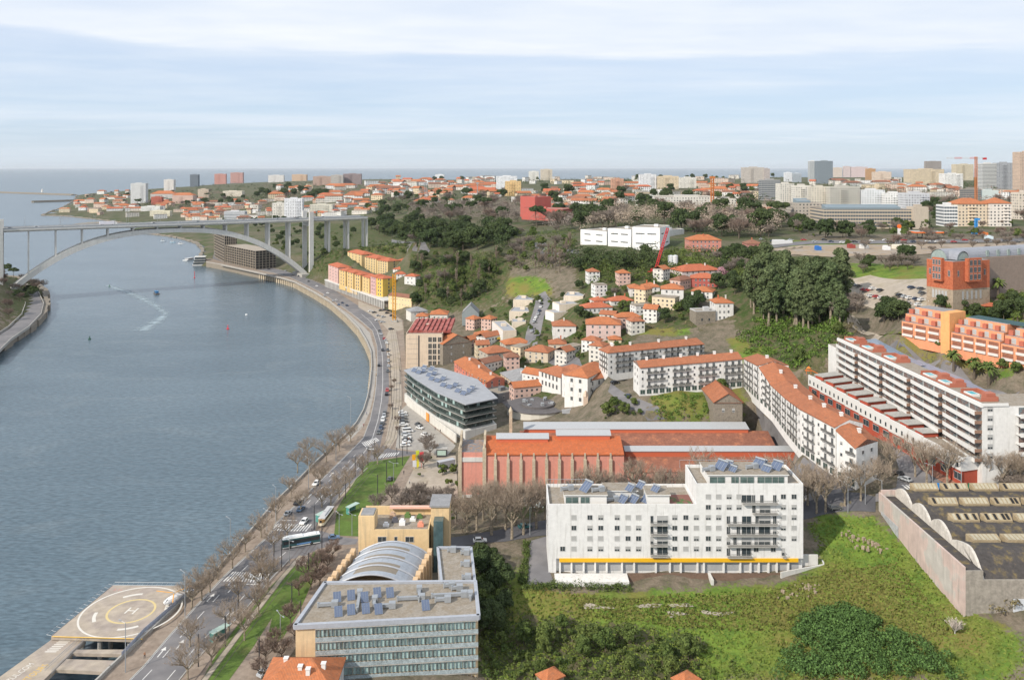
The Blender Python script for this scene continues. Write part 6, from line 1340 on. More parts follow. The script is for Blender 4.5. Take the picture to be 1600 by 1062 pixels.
# plateau and far city: named larger blocks  (px0, px1, y_base, y_top, depth, colour, facade, label)
FB = [
 (1287,1425,357,327,30,(0.52,0.44,0.34),FARB,'long beige faculty building with blue grey roof in front of the white flats'),
 (1428,1451,358,325,14,(0.50,0.43,0.35),None,'blank beige tower end of the long faculty building'),
 (1242,1284,352,317,24,(0.42,0.38,0.33),FARW,'grey beige concrete campus block left of the long faculty building'),
 (1030,1120,331,309,30,(0.62,0.60,0.55),FARW,'white low campus building among bare trees'),
 (1120,1150,331,312,20,(0.56,0.53,0.47),FARW,'beige low campus wing right of the white low campus building'),
 (1190,1219,313,282,22,(0.34,0.34,0.34),FARB,'dark grid fronted office block left of the white balcony flats'),
 (1219,1242,318,288,18,(0.66,0.63,0.57),FARW,'first of the white balcony flats from the left'),(1243,1267,322,291,18,(0.66,0.63,0.57),FARW,'second of the white balcony flats from the left'),
 (1268,1295,324,293,18,(0.60,0.56,0.48),FARW,'third block of the balcony flats, beige and narrow'),(1297,1345,325,293,20,(0.50,0.48,0.43),FARW,'grey beige flats in the middle of the balcony row'),
 (1346,1382,325,298,20,(0.68,0.70,0.72),FARW,'bright white block right of the grey beige flats'),(1383,1414,326,303,20,(0.74,0.74,0.73),FARW,'left part of the white flats with blank gable'),(1415,1453,330,303,20,(0.56,0.57,0.60),FARW,'bluish right part of the white flats with many windows'),
 (1161,1194,286,262,16,(0.50,0.46,0.42),FARW,'wide beige tower block left on the skyline'),(1194,1203,286,264,14,(0.46,0.41,0.39),FARW,'narrow brownish tower next to the wide beige tower'),
 (1265,1277,285,252,16,(0.68,0.70,0.70),FARB,'white edge of the tall glass tower on the skyline'),(1277,1301,287,252,18,(0.30,0.35,0.39),FARB,'tall blue grey glass tower on the skyline'),
 (1226,1238,284,270,10,(0.72,0.74,0.77),FARW,'white office cube before the glass tower'),(1239,1252,285,271,10,(0.55,0.60,0.66),FARB,'blue striped office cube left of the glass tower'),
 (1302,1316,276,262,14,(0.62,0.52,0.42),FARW,'cream tower right of the glass tower'),(1318,1329,276,260,12,(0.62,0.50,0.46),FARW,'pinkish tower second right of the glass tower'),(1330,1355,277,261,14,(0.60,0.47,0.44),FARW,'wide pinkish tower third right of the glass tower'),
 (1354,1368,282,264,12,(0.50,0.30,0.16),FARW,'brown tower on the skyline'),(1366,1392,284,269,14,(0.66,0.54,0.44),FARW,'cream stepped block right of the brown tower'),
 (1422,1475,290,265,20,(0.62,0.52,0.38),FARW,'wide cream apartment block with many windows on the skyline'),(1446,1472,275,252,14,(0.30,0.25,0.21),FARW,'dark brown tower behind the wide cream block'),
 (1476,1505,296,272,18,(0.76,0.76,0.74),FARW,'bright white stepped block on the skyline'),(1494,1522,282,257,16,(0.60,0.53,0.40),FARW,'beige tower left of the tall crane'),
 (1535,1558,298,256,18,(0.70,0.70,0.68),FARB,'white horizontally striped office tower right of the crane'),(1558,1582,298,255,18,(0.36,0.38,0.41),FARW,'grey side of the striped office tower'),(1583,1594,284,257,14,(0.42,0.46,0.52),FARB,'blue glass tower beside the striped office tower'),
 (1594,1625,300,238,18,(0.55,0.42,0.33),FARW,'tall brown tower cut by the right edge'),
 (1475,1496,354,322,18,(0.74,0.74,0.73),FARB,'white balcony house left of the cream flats'),(1497,1545,354,319,20,(0.70,0.58,0.44),FARW,'cream flats with red roof behind the blue drill rig'),(1546,1580,354,318,20,(0.72,0.66,0.60),FARW,'pale pink flats right of the red roofed cream flats'),
 (1506,1532,312,296,16,(0.30,0.27,0.24),FARB,'dark unfinished framed building behind the cream flats'),(1533,1562,312,298,14,(0.60,0.66,0.64),None,'pale green blank hall right of the dark framed building'),(1592,1625,343,302,14,(0.62,0.55,0.47),FARW,'beige flats cut by the right edge behind bare trees'),
 (776,808,298,276,16,(0.76,0.78,0.80),FARW,'white slab tower behind the park'),(789,814,306,284,14,(0.64,0.45,0.22),FARW,'yellow brown tower in front of the white slab'),
 (204,227,318,287,14,(0.62,0.63,0.63),FARW,'pale grey tower near the river mouth'),(256,272,298,281,12,(0.66,0.63,0.60),FARW,'white tower on the headland'),(297,310,292,273,12,(0.17,0.20,0.24),FARB,'dark blue tower on the headland skyline'),
 (335,353,288,272,12,(0.50,0.24,0.19),FARW,'left of the twin brick red towers on the headland'),(360,380,286,270,12,(0.44,0.24,0.20),FARW,'right of the twin brick red towers on the headland'),
 (235,273,311,303,20,(0.55,0.52,0.50),FARW,'long grey white terrace block under orange roof near the river mouth'),(236,253,320,308,12,(0.42,0.12,0.08),FARW,'brick red block near the river mouth'),(269,302,318,305,14,(0.62,0.45,0.38),FARW,'pinkish terrace with orange roof near the river mouth'),
 (234,265,338,330,10,(0.68,0.64,0.50),FARW,'cream school by the river shore'),(220,250,330,323,12,(0.68,0.68,0.66),FARW,'low white building above the river shore'),(92,108,332,326,10,(0.62,0.54,0.40),FARW,'cream villa with orange roof at the headland tip'),
 (350,382,342,331,14,(0.66,0.67,0.70),FARB,'low white office building behind the bridge deck'),(309,325,310,296,10,(0.6,0.5,0.4),FARW,'cream block under the wooded headland'),(348,378,308,299,14,(0.66,0.60,0.50),FARW,'cream apartment block with terraces on the headland'),
 (444,472,340,311,16,(0.72,0.73,0.76),FARW,'white seven storey block behind the bridge pylon'),(425,446,340,318,14,(0.66,0.64,0.58),FARW,'cream house block left of the white seven storey block'),(484,520,332,320,12,(0.60,0.58,0.5),FARW,'low pale terrace behind the bridge approach'),
 (419,443,285,274,14,(0.70,0.68,0.66),FARW,'white block on the coast skyline left'),(456,479,283,273,14,(0.58,0.42,0.30),FARW,'ochre block on the coast skyline'),(489,517,290,276,16,(0.46,0.33,0.27),FARW,'brown apartment block on the coast skyline'),(517,536,290,274,14,(0.46,0.43,0.40),FARW,'grey apartment block on the coast skyline'),(536,564,289,272,16,(0.30,0.24,0.24),FARW,'dark brown slab on the coast skyline'),
 (680,694,282,273,10,(0.72,0.74,0.76),FARW,'white block on the skyline left of centre'),(826,842,282,268,14,(0.70,0.70,0.66),FARW,'white tower pair left of the centre skyline'),(845,863,282,265,14,(0.62,0.55,0.45),FARW,'beige tower pair right beside the white pair'),
 (956,975,300,280,14,(0.56,0.32,0.22),FARW,'brick apartment block right of centre skyline'),(1000,1026,296,273,14,(0.72,0.73,0.75),FARW,'white tall block right of centre skyline'),(1027,1060,296,276,16,(0.60,0.50,0.36),FARW,'tan apartment block near the orange crane'),(1062,1088,294,278,14,(0.70,0.68,0.62),FARW,'white block with yellow sign left of the orange crane'),
]
for i, (x0, x1, yb, yt, dp, c, fm, lb) in enumerate(FB):
    y = hit((x0+x1)/2, yb).y; z = tz(*P((x0+x1)/2, yb, CAMH-(yb-HY)*y/F).xy[:2]); zb = CAMH-(yb-HY)*y/F; k = y/F
    a = Vector(((x0-CX)*k, y, zb)); W_ = (x1-x0)*k; h = (yb-yt)*k; sc_ = max(1.0, min(2.0, W_/30))
    r = empty('apartment_block' if 'tower' not in lb else 'tower_block', a, math.radians(rnd.uniform(-6,6))); tag(r, lb, 'building')
    b = MB(); b.prism([(0,0),(W_,0),(W_,dp*sc_),(0,dp*sc_)], -8, h, 0, 1); b.build('wall', [fm or WALL, ROOFG], r, colr=c)
    b = MB(); b.box(W_*0.3, dp*0.3, h+0.01, W_*0.7, dp*0.7, h+3.0); b.build('roof_housing', PLAIN, r, colr=tuple(v*0.9 for v in c))
    red = 'orange roof' in lb or 'red roof' in lb
    b = MB()
    if red: roofmesh(b, [(0,0),(W_,0),(W_,dp*sc_),(0,dp*sc_)], h+0.2, 'hip', 0.5, 0.5); b.build('roof', TILE, r, colr=ORANGE)
    elif 'faculty' in lb and 'blank' not in lb: b.prism([(3,2),(W_-10,2),(W_-10,14),(3,14)], h+0.01, [h+1.5,h+1.5,h+4,h+4]); b.build('roof_light', mat('teal_grey_roof', (0.20,0.25,0.28), var=0.1), r)
    else:
        for p0, p1 in (((0,0),(W_,0)),((W_,0),(W_,dp*sc_)),((W_,dp*sc_),(0,dp*sc_)),((0,dp*sc_),(0,0))):
            d = Vector(p1)-Vector(p0); nn = Vector((-d.y,d.x)).normalized(); b.obox((Vector(p0)+Vector(p1))/2+nn*0.2, d, d.length, 0.4, h+0.003, h+0.9)
        b.build('parapet', PLAIN, r, colr=c)
    if W_ > 14 and h > 12 and fm is FARW and x1-x0 > 15:
        for j in range(int(h/3.0)-1):
            b = MB(); f_ = 0.35 if i % 2 else 0.62; b.box(W_*f_, -1.2, 2.6+3*j, W_*f_+min(9, W_*0.25), -0.01, 3.7+3*j); b.build('balcony', PLAIN, r, colr=tuple(min(1, v*1.05) for v in c))
# ---- small far houses, each its own
_h = {}
def smallhouse(w, d, h, kind):
    k = (w, d, h, kind)
    if k not in _h:
        b = MB(); b.prism([(-w/2,-d/2),(w/2,-d/2),(w/2,d/2),(-w/2,d/2)], -5, h); wl = b.mesh('wall', [FARW])
        b = MB(); q = [Vector((-w/2,-d/2)),Vector((w/2,-d/2)),Vector((w/2,d/2)),Vector((-w/2,d/2))]
        if kind == 'flat': b.box(-w/2-0.2, -d/2-0.2, h+0.01, w/2+0.2, d/2+0.2, h+0.5)
        else: roofmesh(b, q, h, kind, 0.5, 0.5)
        _h[k] = (wl, b.mesh('roof', [TILE if kind != 'flat' else ROOFG]))
    return _h[k]
ZH = [ # polygon in px, count, flat share, scale
 ([(110,330),(120,305),(205,300),(300,300),(330,330),(330,345),(200,340),(120,332)], 62, 0.3, 1.0),
 ([(300,345),(330,320),(440,312),(560,312),(600,330),(540,338),(430,345),(350,348)], 62, 0.25, 1.0),
 ([(420,312),(440,295),(600,282),(790,278),(800,300),(640,312),(560,318)], 62, 0.15, 1.4),
 ([(500,300),(560,285),(780,285),(770,305),(560,312)], 40, 0.15, 1.1),
 ([(820,312),(900,290),(1160,285),(1240,290),(1240,310),(1050,322),(900,330),(840,338)], 92, 0.35, 1.2),
 ([(1240,292),(1400,284),(1600,300),(1600,312),(1400,306),(1240,300)], 46, 0.6, 1.3),
 ([(640,322),(640,306),(830,302),(830,318)], 26, 0.4, 1.1),
 ([(580,288),(700,281),(1150,279),(1240,284),(1000,289),(640,293)], 44, 1.0, 1.3),
 ([(1040,332),(1240,318),(1250,335),(1150,345),(1060,345)], 16, 0.5, 0.9),
]
WC = [WHITE, OFFW, CREAM, (0.66,0.62,0.56), (0.62,0.50,0.42), (0.55,0.40,0.32), (0.70,0.70,0.70)]
FARH = []
BIGR = [(x0-3, x1+3, yt-2, yb+3) for x0, x1, yb, yt, *_ in FB]
for poly, cnt, fs, scl in ZH:
    xs = [p[0] for p in poly]; ys = [p[1] for p in poly]; k = 0; tries = 0; done = []
    while k < cnt and tries < cnt*30:
        tries += 1; px, py = rnd.uniform(min(xs), max(xs)), rnd.uniform(min(ys), max(ys))
        if not inpoly(np.array([px]), np.array([py]), poly)[0]: continue
        if any(a < px < b_ and c < py < d_ for a, b_, c, d_ in BIGR): continue
        if any(abs(px-a) < 6 and abs(py-b_) < 1.5 for a, b_ in done): continue
        p = hit(px, py); 
        if p.z < 2: continue
        done.append((px, py)); kind = 'flat' if rnd.random() < fs else rnd.choice(('hip','gable'))
        w, d, h = rnd.choice(((12,9,6),(18,10,7),(26,11,9),(10,10,9),(34,12,6)))
        wl, rf = smallhouse(w, d, h, kind); big = scl*(1+max(0, p.y-1500)/4000)
        r = empty('flat_roofed_far_house' if kind == 'flat' else 'far_house', p, rnd.uniform(-0.7,0.7)); r.scale = (big,)*3  # both names hold far houses, the first only flat roofed ones
        c = rnd.choice(WC); rcl = rnd.choice((ORANGE,ORANGE2,RED,BROWN))
        inst('wall', wl, r, colr=c); inst('roof', rf, r, colr=rcl if kind != 'flat' else c)
        desc = ('long ' if w > 20 else 'small ' if w < 13 else '')+{'flat':'flat roofed','hip':'hip roofed','gable':'gabled'}[kind]+' house'
        r['category'] = 'house'; r['group'] = 'far houses of the town'; FARH.append((r, desc, px, py)); k += 1

# ---- small old town houses filling the hillside
k = 0; t = 0
while k < 46 and t < 3000:
    t += 1; poly = ((738,505),(790,520),(850,555),(905,545),(985,470),(1080,425),(1130,430),(1010,515),(925,570),(900,600),(835,645),(770,600),(736,560)) if rnd.random() < 0.75 else ((900,440),(980,430),(1060,432),(990,480),(905,490))
    px, py = rnd.uniform(735,1130), rnd.uniform(425,645)
    if not inpoly(np.array([px]), np.array([py]), poly)[0]: continue
    q = hit(px, py); c = np.array([[q.x+math.cos(a)*7, q.y+math.sin(a)*7] for a in np.linspace(0, 6.28, 9)])
    if any(inpoly(c[:,0], c[:,1], f).any() for f in FOOT if abs(q.x-f[0][0]) < 90 and abs(q.y-f[0][1]) < 90): continue
    kind = rnd.choice(('hip','gable','gable','flat')); w, d, h = rnd.choice(((12,9,6),(10,10,9),(18,10,7))); wl, rf = smallhouse(w, d, h, kind); r = empty('town_house', q, rnd.choice((0.25,-0.5,0.9))+rnd.uniform(-.15,.15)); r.scale = (0.8,)*3; c_ = rnd.choice([WHITE,WHITE,OFFW,CREAM,(0.6,0.42,0.36)])
    inst('wall', wl, r, colr=c_); inst('roof', rf, r, colr=rnd.choice((ORANGE,ORANGE2,ORANGE,BROWN)) if kind != 'flat' else c_); FOOT.append([(q.x+math.cos(a)*7, q.y+math.sin(a)*7) for a in np.linspace(0, 6, 7)])
    r['category'] = 'house'; r['group'] = 'small old town houses'; FARH.append((r, ('small ' if w < 13 else 'long ')+{'flat':'flat roofed','hip':'hip roofed','gable':'gabled'}[kind]+' house', px, py)); k += 1
for k_, (pts, lb) in enumerate((([(745,520),(770,545),(800,560)],'low granite wall winding below the terraced white houses'),([(905,560),(925,590),(945,605)],'granite wall beside the lane under the tall pink house'),([(985,500),(1040,505),(1085,512)],'terrace wall below the stone ruin'),([(960,515),(1010,525),(1070,528)],'lowest terrace wall behind the rear housing block'),([(730,470),(790,462),(860,460)],'long low wall across the garden plots'),([(760,445),(820,438),(870,440)],'upper low wall across the garden plots'),([(985,470),(1035,478),(1085,475)],'garden wall under the hilltop villas'),([(800,612),(840,628),(880,640)],'sandy wall in front of the white mansion'))): wallrun(pts, 1.8, m=SW if k_ % 2 else STONE, label=lb)

for lb, x, y in (('small orange tiled roof peeking over the bottom edge among brambles',868,1076),('low brown tiled roof at the bottom edge right of the brambles',1082,1082),('orange tiled roof cut by the bottom right corner',1598,1080)): q = P(x, y, 6.5); r = empty('tiled_shed', q, 0.6); tag(r, lb, 'shed'); b = MB(); b.prism([(-2.5,0),(2.5,0),(2.5,4),(-2.5,4)], -3, 2.4); b.build('wall', STONE, r); b = MB(); roofmesh(b, [(-2.5,0),(2.5,0),(2.5,4),(-2.5,4)], 2.4, 'hip', 0.7, 0.3); b.build('roof', TILE, r, colr=ORANGE)
# ================================================================ vegetation
def leafmat(name, c, c2, var=0.35):
    m = bpy.data.materials.new(name); m.use_nodes = True; t = m.node_tree; b = t.nodes['Principled BSDF']; b.inputs['Roughness'].default_value = 0.8; b.inputs['Specular IOR Level'].default_value = 0.15
    oi = t.nodes.new('ShaderNodeObjectInfo'); ge = t.nodes.new('ShaderNodeNewGeometry'); f = mth(t, 'ADD', mth(t, 'MULTIPLY', oi.outputs['Random'], 0.55), mth(t, 'MULTIPLY', ge.outputs['Random Per Island'], 0.45))
    col_ = mixc(t, f, c, c2); col_ = mixc(t, 1.0, col_, ramp(t, ge.outputs['Random Per Island'], [(0.0, 1-var), (1.0, 1+var)]), 'MULTIPLY')
    t.links.new(col_, b.inputs['Base Color']); return m
L_DARK = leafmat('dark_foliage', (0.036,0.060,0.022), (0.068,0.09,0.033)); L_MID = leafmat('mid_foliage', (0.060,0.10,0.025), (0.11,0.135,0.036)); L_EUC = leafmat('eucalyptus_foliage', (0.065,0.10,0.04), (0.11,0.135,0.06))
L_BRIGHT = leafmat('bright_foliage', (0.075,0.135,0.022), (0.125,0.18,0.04)); L_DRY = leafmat('dry_foliage', (0.14,0.12,0.06), (0.20,0.165,0.09)); L_IVY = leafmat('ivy_foliage', (0.058,0.115,0.030), (0.10,0.165,0.045)); L_PINKF = leafmat('pink_blossom', (0.42,0.22,0.27), (0.50,0.30,0.34))
BARK = mat('bark', (0.13,0.105,0.08), var=0.3, scale=2.0); PLANEB = mat('pale_mottled_bark', (0.38,0.32,0.24), var=0.35, scale=1.5, c2=(0.16,0.13,0.095)); TWIG = leafmat('twigs', (0.33,0.265,0.205), (0.41,0.335,0.265), 0.25); TWIGG = leafmat('grey_twigs', (0.23,0.195,0.17), (0.31,0.26,0.22), 0.25); TWIGR = leafmat('reddish_twigs', (0.23,0.175,0.145), (0.30,0.225,0.185), 0.25)
def leaves(b, c, r, n, s, R, flat=1.0, m=0):
    for _ in range(n):
        th = R.uniform(0, 2*math.pi); z = R.uniform(-0.55, 1); q = math.sqrt(max(0, 1-z*z)); rr = r*R.uniform(0.72, 1.06)
        nrm = Vector((q*math.cos(th), q*math.sin(th), z)); p = Vector(c)+Vector((nrm.x*rr, nrm.y*rr, nrm.z*rr*flat))
        nn = (nrm+Vector((R.uniform(-.7,.7), R.uniform(-.7,.7), R.uniform(-.5,.7)))).normalized(); u = nn.cross(Vector((R.uniform(-1,1), R.uniform(-1,1), R.uniform(-1,1)))).normalized(); w = nn.cross(u)
        a = s*R.uniform(0.6, 1.3); b2 = a*R.uniform(0.5, 0.9)
        b.quad(p-u*a, p-w*b2, p+u*a, p+w*b2, m)
def limb(b, p, d, l, r, m=0, n=5):
    q = p+d*l*0.5+Vector((d.y, -d.x, 0.1))*l*0.06; e = p+d*l; b.tube([p, q, e], [r, r*0.75, r*0.5], n, m, cap=False); return e
def crown_tree(seed, h, w, trunk, clumps, nl, s, leafm, bark=BARK, shape='round', lean=0.0, cover=1.0):
    R = random.Random(seed); tb, cb = MB(), MB(); top = Vector((R.uniform(-1,1)*lean, R.uniform(-1,1)*lean, h*trunk))
    tb.tube([(0,0,-1), (0,0,0.3), top*0.5+Vector((R.uniform(-.3,.3),0,0)), top], [h*0.030, h*0.024, h*0.018, h*0.013], 6, 0, cap=False)
    for i in range(clumps):
        f = (i+0.5)/clumps; th = i*2.4+R.uniform(-.5,.5)
        if shape == 'round': zz = h*(trunk*0.75+(1-trunk*0.75)*R.uniform(0.12,0.86)); k = math.sin(math.pi*min(0.98, max(0.08, (zz/h-trunk*0.6)/(1-trunk*0.6))))**0.6; rr = w/2*k*R.uniform(0.25,0.80)
        elif shape == 'tall': zz = h*(trunk*0.55+(1-trunk*0.55)*f); rr = w/2*(0.35+0.65*math.sin(math.pi*min(1,f*0.9+0.12)))*R.uniform(0.2,0.9)
        elif shape == 'umbrella': zz = h*R.uniform(0.78,0.95); rr = w/2*R.uniform(0.1,0.85)
        else: zz = h*(0.12+0.8*f); rr = w/2*(1-f)*R.uniform(0.5,0.9)
        c = Vector((rr*math.cos(th), rr*math.sin(th), zz)); cr = w*R.uniform(0.13,0.22)*(1 if shape != 'cone' else (1.1-f))
        st = Vector((top.x*min(1, zz/top.z)*0.8, top.y*min(1, zz/top.z)*0.8, min(zz*0.8, top.z))); 
        if (c-st).length > 0.5 and i % 2 == 0: limb(tb, st, (c-st).normalized(), (c-st).length, h*0.008)
        leaves(cb, c, cr, int(nl*cr*cr/(w*w*0.03)), s, R, 0.75 if shape == 'umbrella' else 0.85)
    return tb.mesh('trunk', [bark]), cb.mesh('crown', [leafm])
def bare_tree(seed, h, w, bark, twig, levels=4, trunk=0.28, up=0.5, splits=4, tw=0.045, column=False, fine=3):
    R = random.Random(seed); tb, cb = MB(), MB()
    def grow(p, d, l, r, lv):
        e = p+d*l; mid = p+d*l*0.5+Vector((R.uniform(-1,1), R.uniform(-1,1), R.uniform(-.3,.6)))*l*0.07
        if lv >= 2: tb.tube([p, mid, e], [r, r*0.8, r*0.62], 5, 0, cap=False)
        else:
            side = d.cross(Vector((R.uniform(-1,1), R.uniform(-1,1), R.uniform(-1,1)))).normalized()*max(r, tw); cb.tri(p-side, p+side, e)
            sd2 = d.cross(side).normalized()*max(r, tw); cb.tri(p-sd2, p+sd2, e)
        if lv == 0: return
        n = splits if lv > 1 else splits+fine
        for i in range(n):
            t = R.uniform(0.35, 1.0) if lv < levels else R.uniform(0.75, 1.0); q = p.lerp(e, t)
            ax = Vector((R.uniform(-1,1), R.uniform(-1,1), R.uniform(-.4,1)*up+up*0.4)).normalized(); nd = (d*(0.75 if not column else 1.6)+ax*0.9).normalized()
            grow(q, nd, l*R.uniform(0.55,0.82)*(0.8 if lv == 1 else 1), r*0.55, lv-1)
    tl = h*trunk; tb.tube([(0,0,-1),(0,0,tl*0.5),(0,0,tl)], [h*0.026, h*0.02, h*0.017], 6, 0, cap=False)
    for i in range(splits+1):
        th = i*2*math.pi/(splits+1)+R.uniform(-.3,.3); o = 0.55 if not column else 0.16
        d = Vector((math.cos(th)*o*w/h*1.3, math.sin(th)*o*w/h*1.3, 0.9 if not column else 1.2)).normalized(); z0 = tl*R.uniform(0.7,1.0) if not column else h*R.uniform(0.15,0.6)
        grow(Vector((0,0,z0)), d, h*(0.30 if not column else 0.2), h*0.011, levels-1)
    if column: tb.tube([(0,0,tl),(0,0,h*0.85)], [h*0.014, 0.04], 5, 0, cap=False)
    return tb.mesh('trunk', [bark]), cb.mesh('crown', [twig])
TREES = {}
def kindset(k, fn, n): TREES[k] = [fn(i) for i in range(n)]
kindset('plane', lambda i: bare_tree(100+i, 13, 15, PLANEB, TWIG, 4, 0.26, 0.5, 5, 0.022, fine=4), 4)
kindset('tallplane', lambda i: bare_tree(140+i, 22, 18, PLANEB, TWIG, 4, 0.30, 0.7, 5, 0.027, fine=3), 3)
kindset('bare', lambda i: bare_tree(120+i, 15, 17, BARK, TWIGG, 4, 0.22, 0.5, 5, 0.07, fine=5), 4)
kindset('barered', lambda i: bare_tree(130+i, 15, 17, BARK, TWIGR, 4, 0.22, 0.45, 5, 0.07, fine=5), 3)
kindset('poplar', lambda i: bare_tree(150+i, 20, 5, BARK, TWIG, 4, 0.2, 1.2, 5, 0.05, True), 3)
kindset('ever', lambda i: crown_tree(200+i, 13, 13, 0.4, 22, 150, 0.55, L_DARK), 4)
kindset('mid', lambda i: crown_tree(220+i, 9, 9, 0.4, 16, 130, 0.42, L_MID), 4)
kindset('euc', lambda i: crown_tree(240+i, 32, 13, 0.5, 44, 140, 0.6, L_EUC, PLANEB, 'tall', 1.0), 4)
kindset('pine', lambda i: crown_tree(260+i, 16, 13, 0.8, 12, 200, 0.6, L_DARK, BARK, 'umbrella', 1.5), 3)
kindset('cone', lambda i: crown_tree(270+i, 11, 4.5, 0.5, 14, 130, 0.35, L_DARK, BARK, 'cone'), 2)
kindset('bush', lambda i: crown_tree(280+i, 3.4, 4.0, 0.25, 8, 80, 0.30, L_MID), 3)
kindset('blossom', lambda i: crown_tree(290+i, 7, 9, 0.35, 14, 120, 0.3, L_PINKF), 1)
def palm(seed):
    R = random.Random(seed); tb, cb = MB(), MB(); tb.tube([(0,0,-1),(0.1,0,3),(0,0,6.2)], [0.5,0.4,0.42], 8, 0)
    for i in range(34):
        th = i*2.4; el_ = R.uniform(-0.5, 1.2); d = Vector((math.cos(th)*math.cos(el_), math.sin(th)*math.cos(el_), math.sin(el_))); L_ = R.uniform(2.4,3.2); p = Vector((0,0,6.4)); sd_ = Vector((-math.sin(th), math.cos(th), 0)); pts = [p+d*L_*t+Vector((0,0,-1.6*t*t)) for t in (0,0.35,0.7,1.0)]
        for k, (a, c) in enumerate(zip(pts, pts[1:])):
            w0, w1 = (0.15,0.5,0.42,0.08)[k:k+2]; dr = Vector((0,0,-0.25)); cb.quad(a, c, c+sd_*w1+dr, a+sd_*w0+dr); cb.quad(c, a, a-sd_*w0+dr, c-sd_*w1+dr)
    return tb.mesh('trunk', [BARK]), cb.mesh('crown', [L_MID])
kindset('palm', lambda i: palm(i), 2)
L_WT = leafmat('white_twigs', (0.5,0.44,0.38), (0.6,0.54,0.48)); kindset('whitebush', lambda i: bare_tree(170, 14, 14, CONCL, L_WT, 4, 0.1, 0.5, 5, 0.08, fine=3), 1)
TNAME = {'whitebush':('bare_shrub','whitish leafless shrub'),'plane':('plane_tree','bare plane tree'),'tallplane':('tall_plane_tree','tall bare tree'),'bare':('bare_tree','grey leafless tree'),'barered':('bare_tree','reddish leafless tree'),'poplar':('poplar','slim leafless poplar'),'ever':('evergreen_tree','dark evergreen tree'),'mid':('garden_tree','round green tree'),'euc':('eucalyptus','tall eucalyptus'),'pine':('pine_tree','umbrella pine'),'cone':('conifer','pointed conifer'),'bush':('shrub','green shrub'),'blossom':('blossom_tree','pink blossoming tree'),'palm':('palm_tree','palm tree')}
PLANTED = []
def plant(k, p, sc=1.0, zs=1.0, group=None):
    tm, cm = rnd.choice(TREES[k]); nm, ds = TNAME[k]; r = empty(nm, p, rnd.uniform(0, 6.28)); r.scale = (sc, sc, sc*zs); inst('trunk', tm, r); inst('crown', cm, r)
    r['category'] = 'palm' if k == 'palm' else 'shrub' if k == 'bush' else 'tree'; r['group'] = group or {'plane':'leafless street trees','tallplane':'leafless street trees'}.get(k, nm.replace('_',' ')+'s')
    x, y = pix(p); PLANTED.append((r, ds, x, y)); return r
def at(x, y, flat=False): return P(x, y, 6) if flat else hit(x, y)
# riverside plane trees: foot positions read from the photograph
for x, y in [(455,778),(484,738),(510,722),(530,705),(523,702),(548,690),(432,812),(408,840),(383,862),(363,888),(328,925),(300,950),(428,862),(405,895),(372,940),(357,985),(297,1010),(293,1062),(330,1040),(503,792),(517,790),(530,778),(546,762),(566,742),(590,725),(500,760),(470,800),(449,842),(480,715),(465,735),(340,905),(315,938)]:
    q = at(x, y, True); 
    plant('plane', q, rnd.uniform(0.78,1.0), 0.95)
for x, y in [(405,925),(419,918),(404,960),(382,1000)]: plant('plane', at(x, y, True), 0.85, 1.1)
for x, y in [(454,975),(467,930),(478,905),(495,895),(460,1000),(440,1030),(408,1060),(505,880),(520,872),(512,890),(430,1010),(486,920),(500,915),(415,1035)]: plant('barered', at(x, y, True), rnd.uniform(0.42,0.6))
for x, y in [(672,712),(662,732),(630,800),(612,785),(590,800),(640,790),(655,782),(680,790),(575,850),(700,800),(665,702),(610,640),(616,600),(612,610),(621,660),(621,676)]: plant('bare' if y > 695 else 'barered', at(x, y, True), 0.62 if y > 695 else 0.3)
# tall bare trees in front of the pink hall and along the middle road
for x, y, s_ in [(745,832,1.0),(768,836,1.05),(790,828,0.95),(800,842,1.1),(818,835,1.0),(838,826,0.95),(755,812,0.8),(852,812,0.9),(775,815,0.9),(730,832,0.7),(712,820,0.6),(806,820,0.85),(832,810,0.8)]: plant('tallplane', hit(x, y), s_*0.86)
for x in range(900, 1250, 19): plant('tallplane' if x % 2 else 'bare', hit(x+rnd.uniform(-4,4), 792+rnd.uniform(-10,6)), rnd.uniform(0.75,1.0))
for x, y in [(1320,790),(1290,800),(1276,802),(1345,782),(1375,775),(1262,790),(1480,758),(1430,745),(1448,760),(1540,758),(1566,765),(1598,770),(1392,745),(1585,768)]: plant('tallplane', hit(x, y), rnd.uniform(0.62,0.82))
for x, y in [(1572,850),(1600,850),(1588,830)]: plant('bare', hit(x, 770), 0.6)
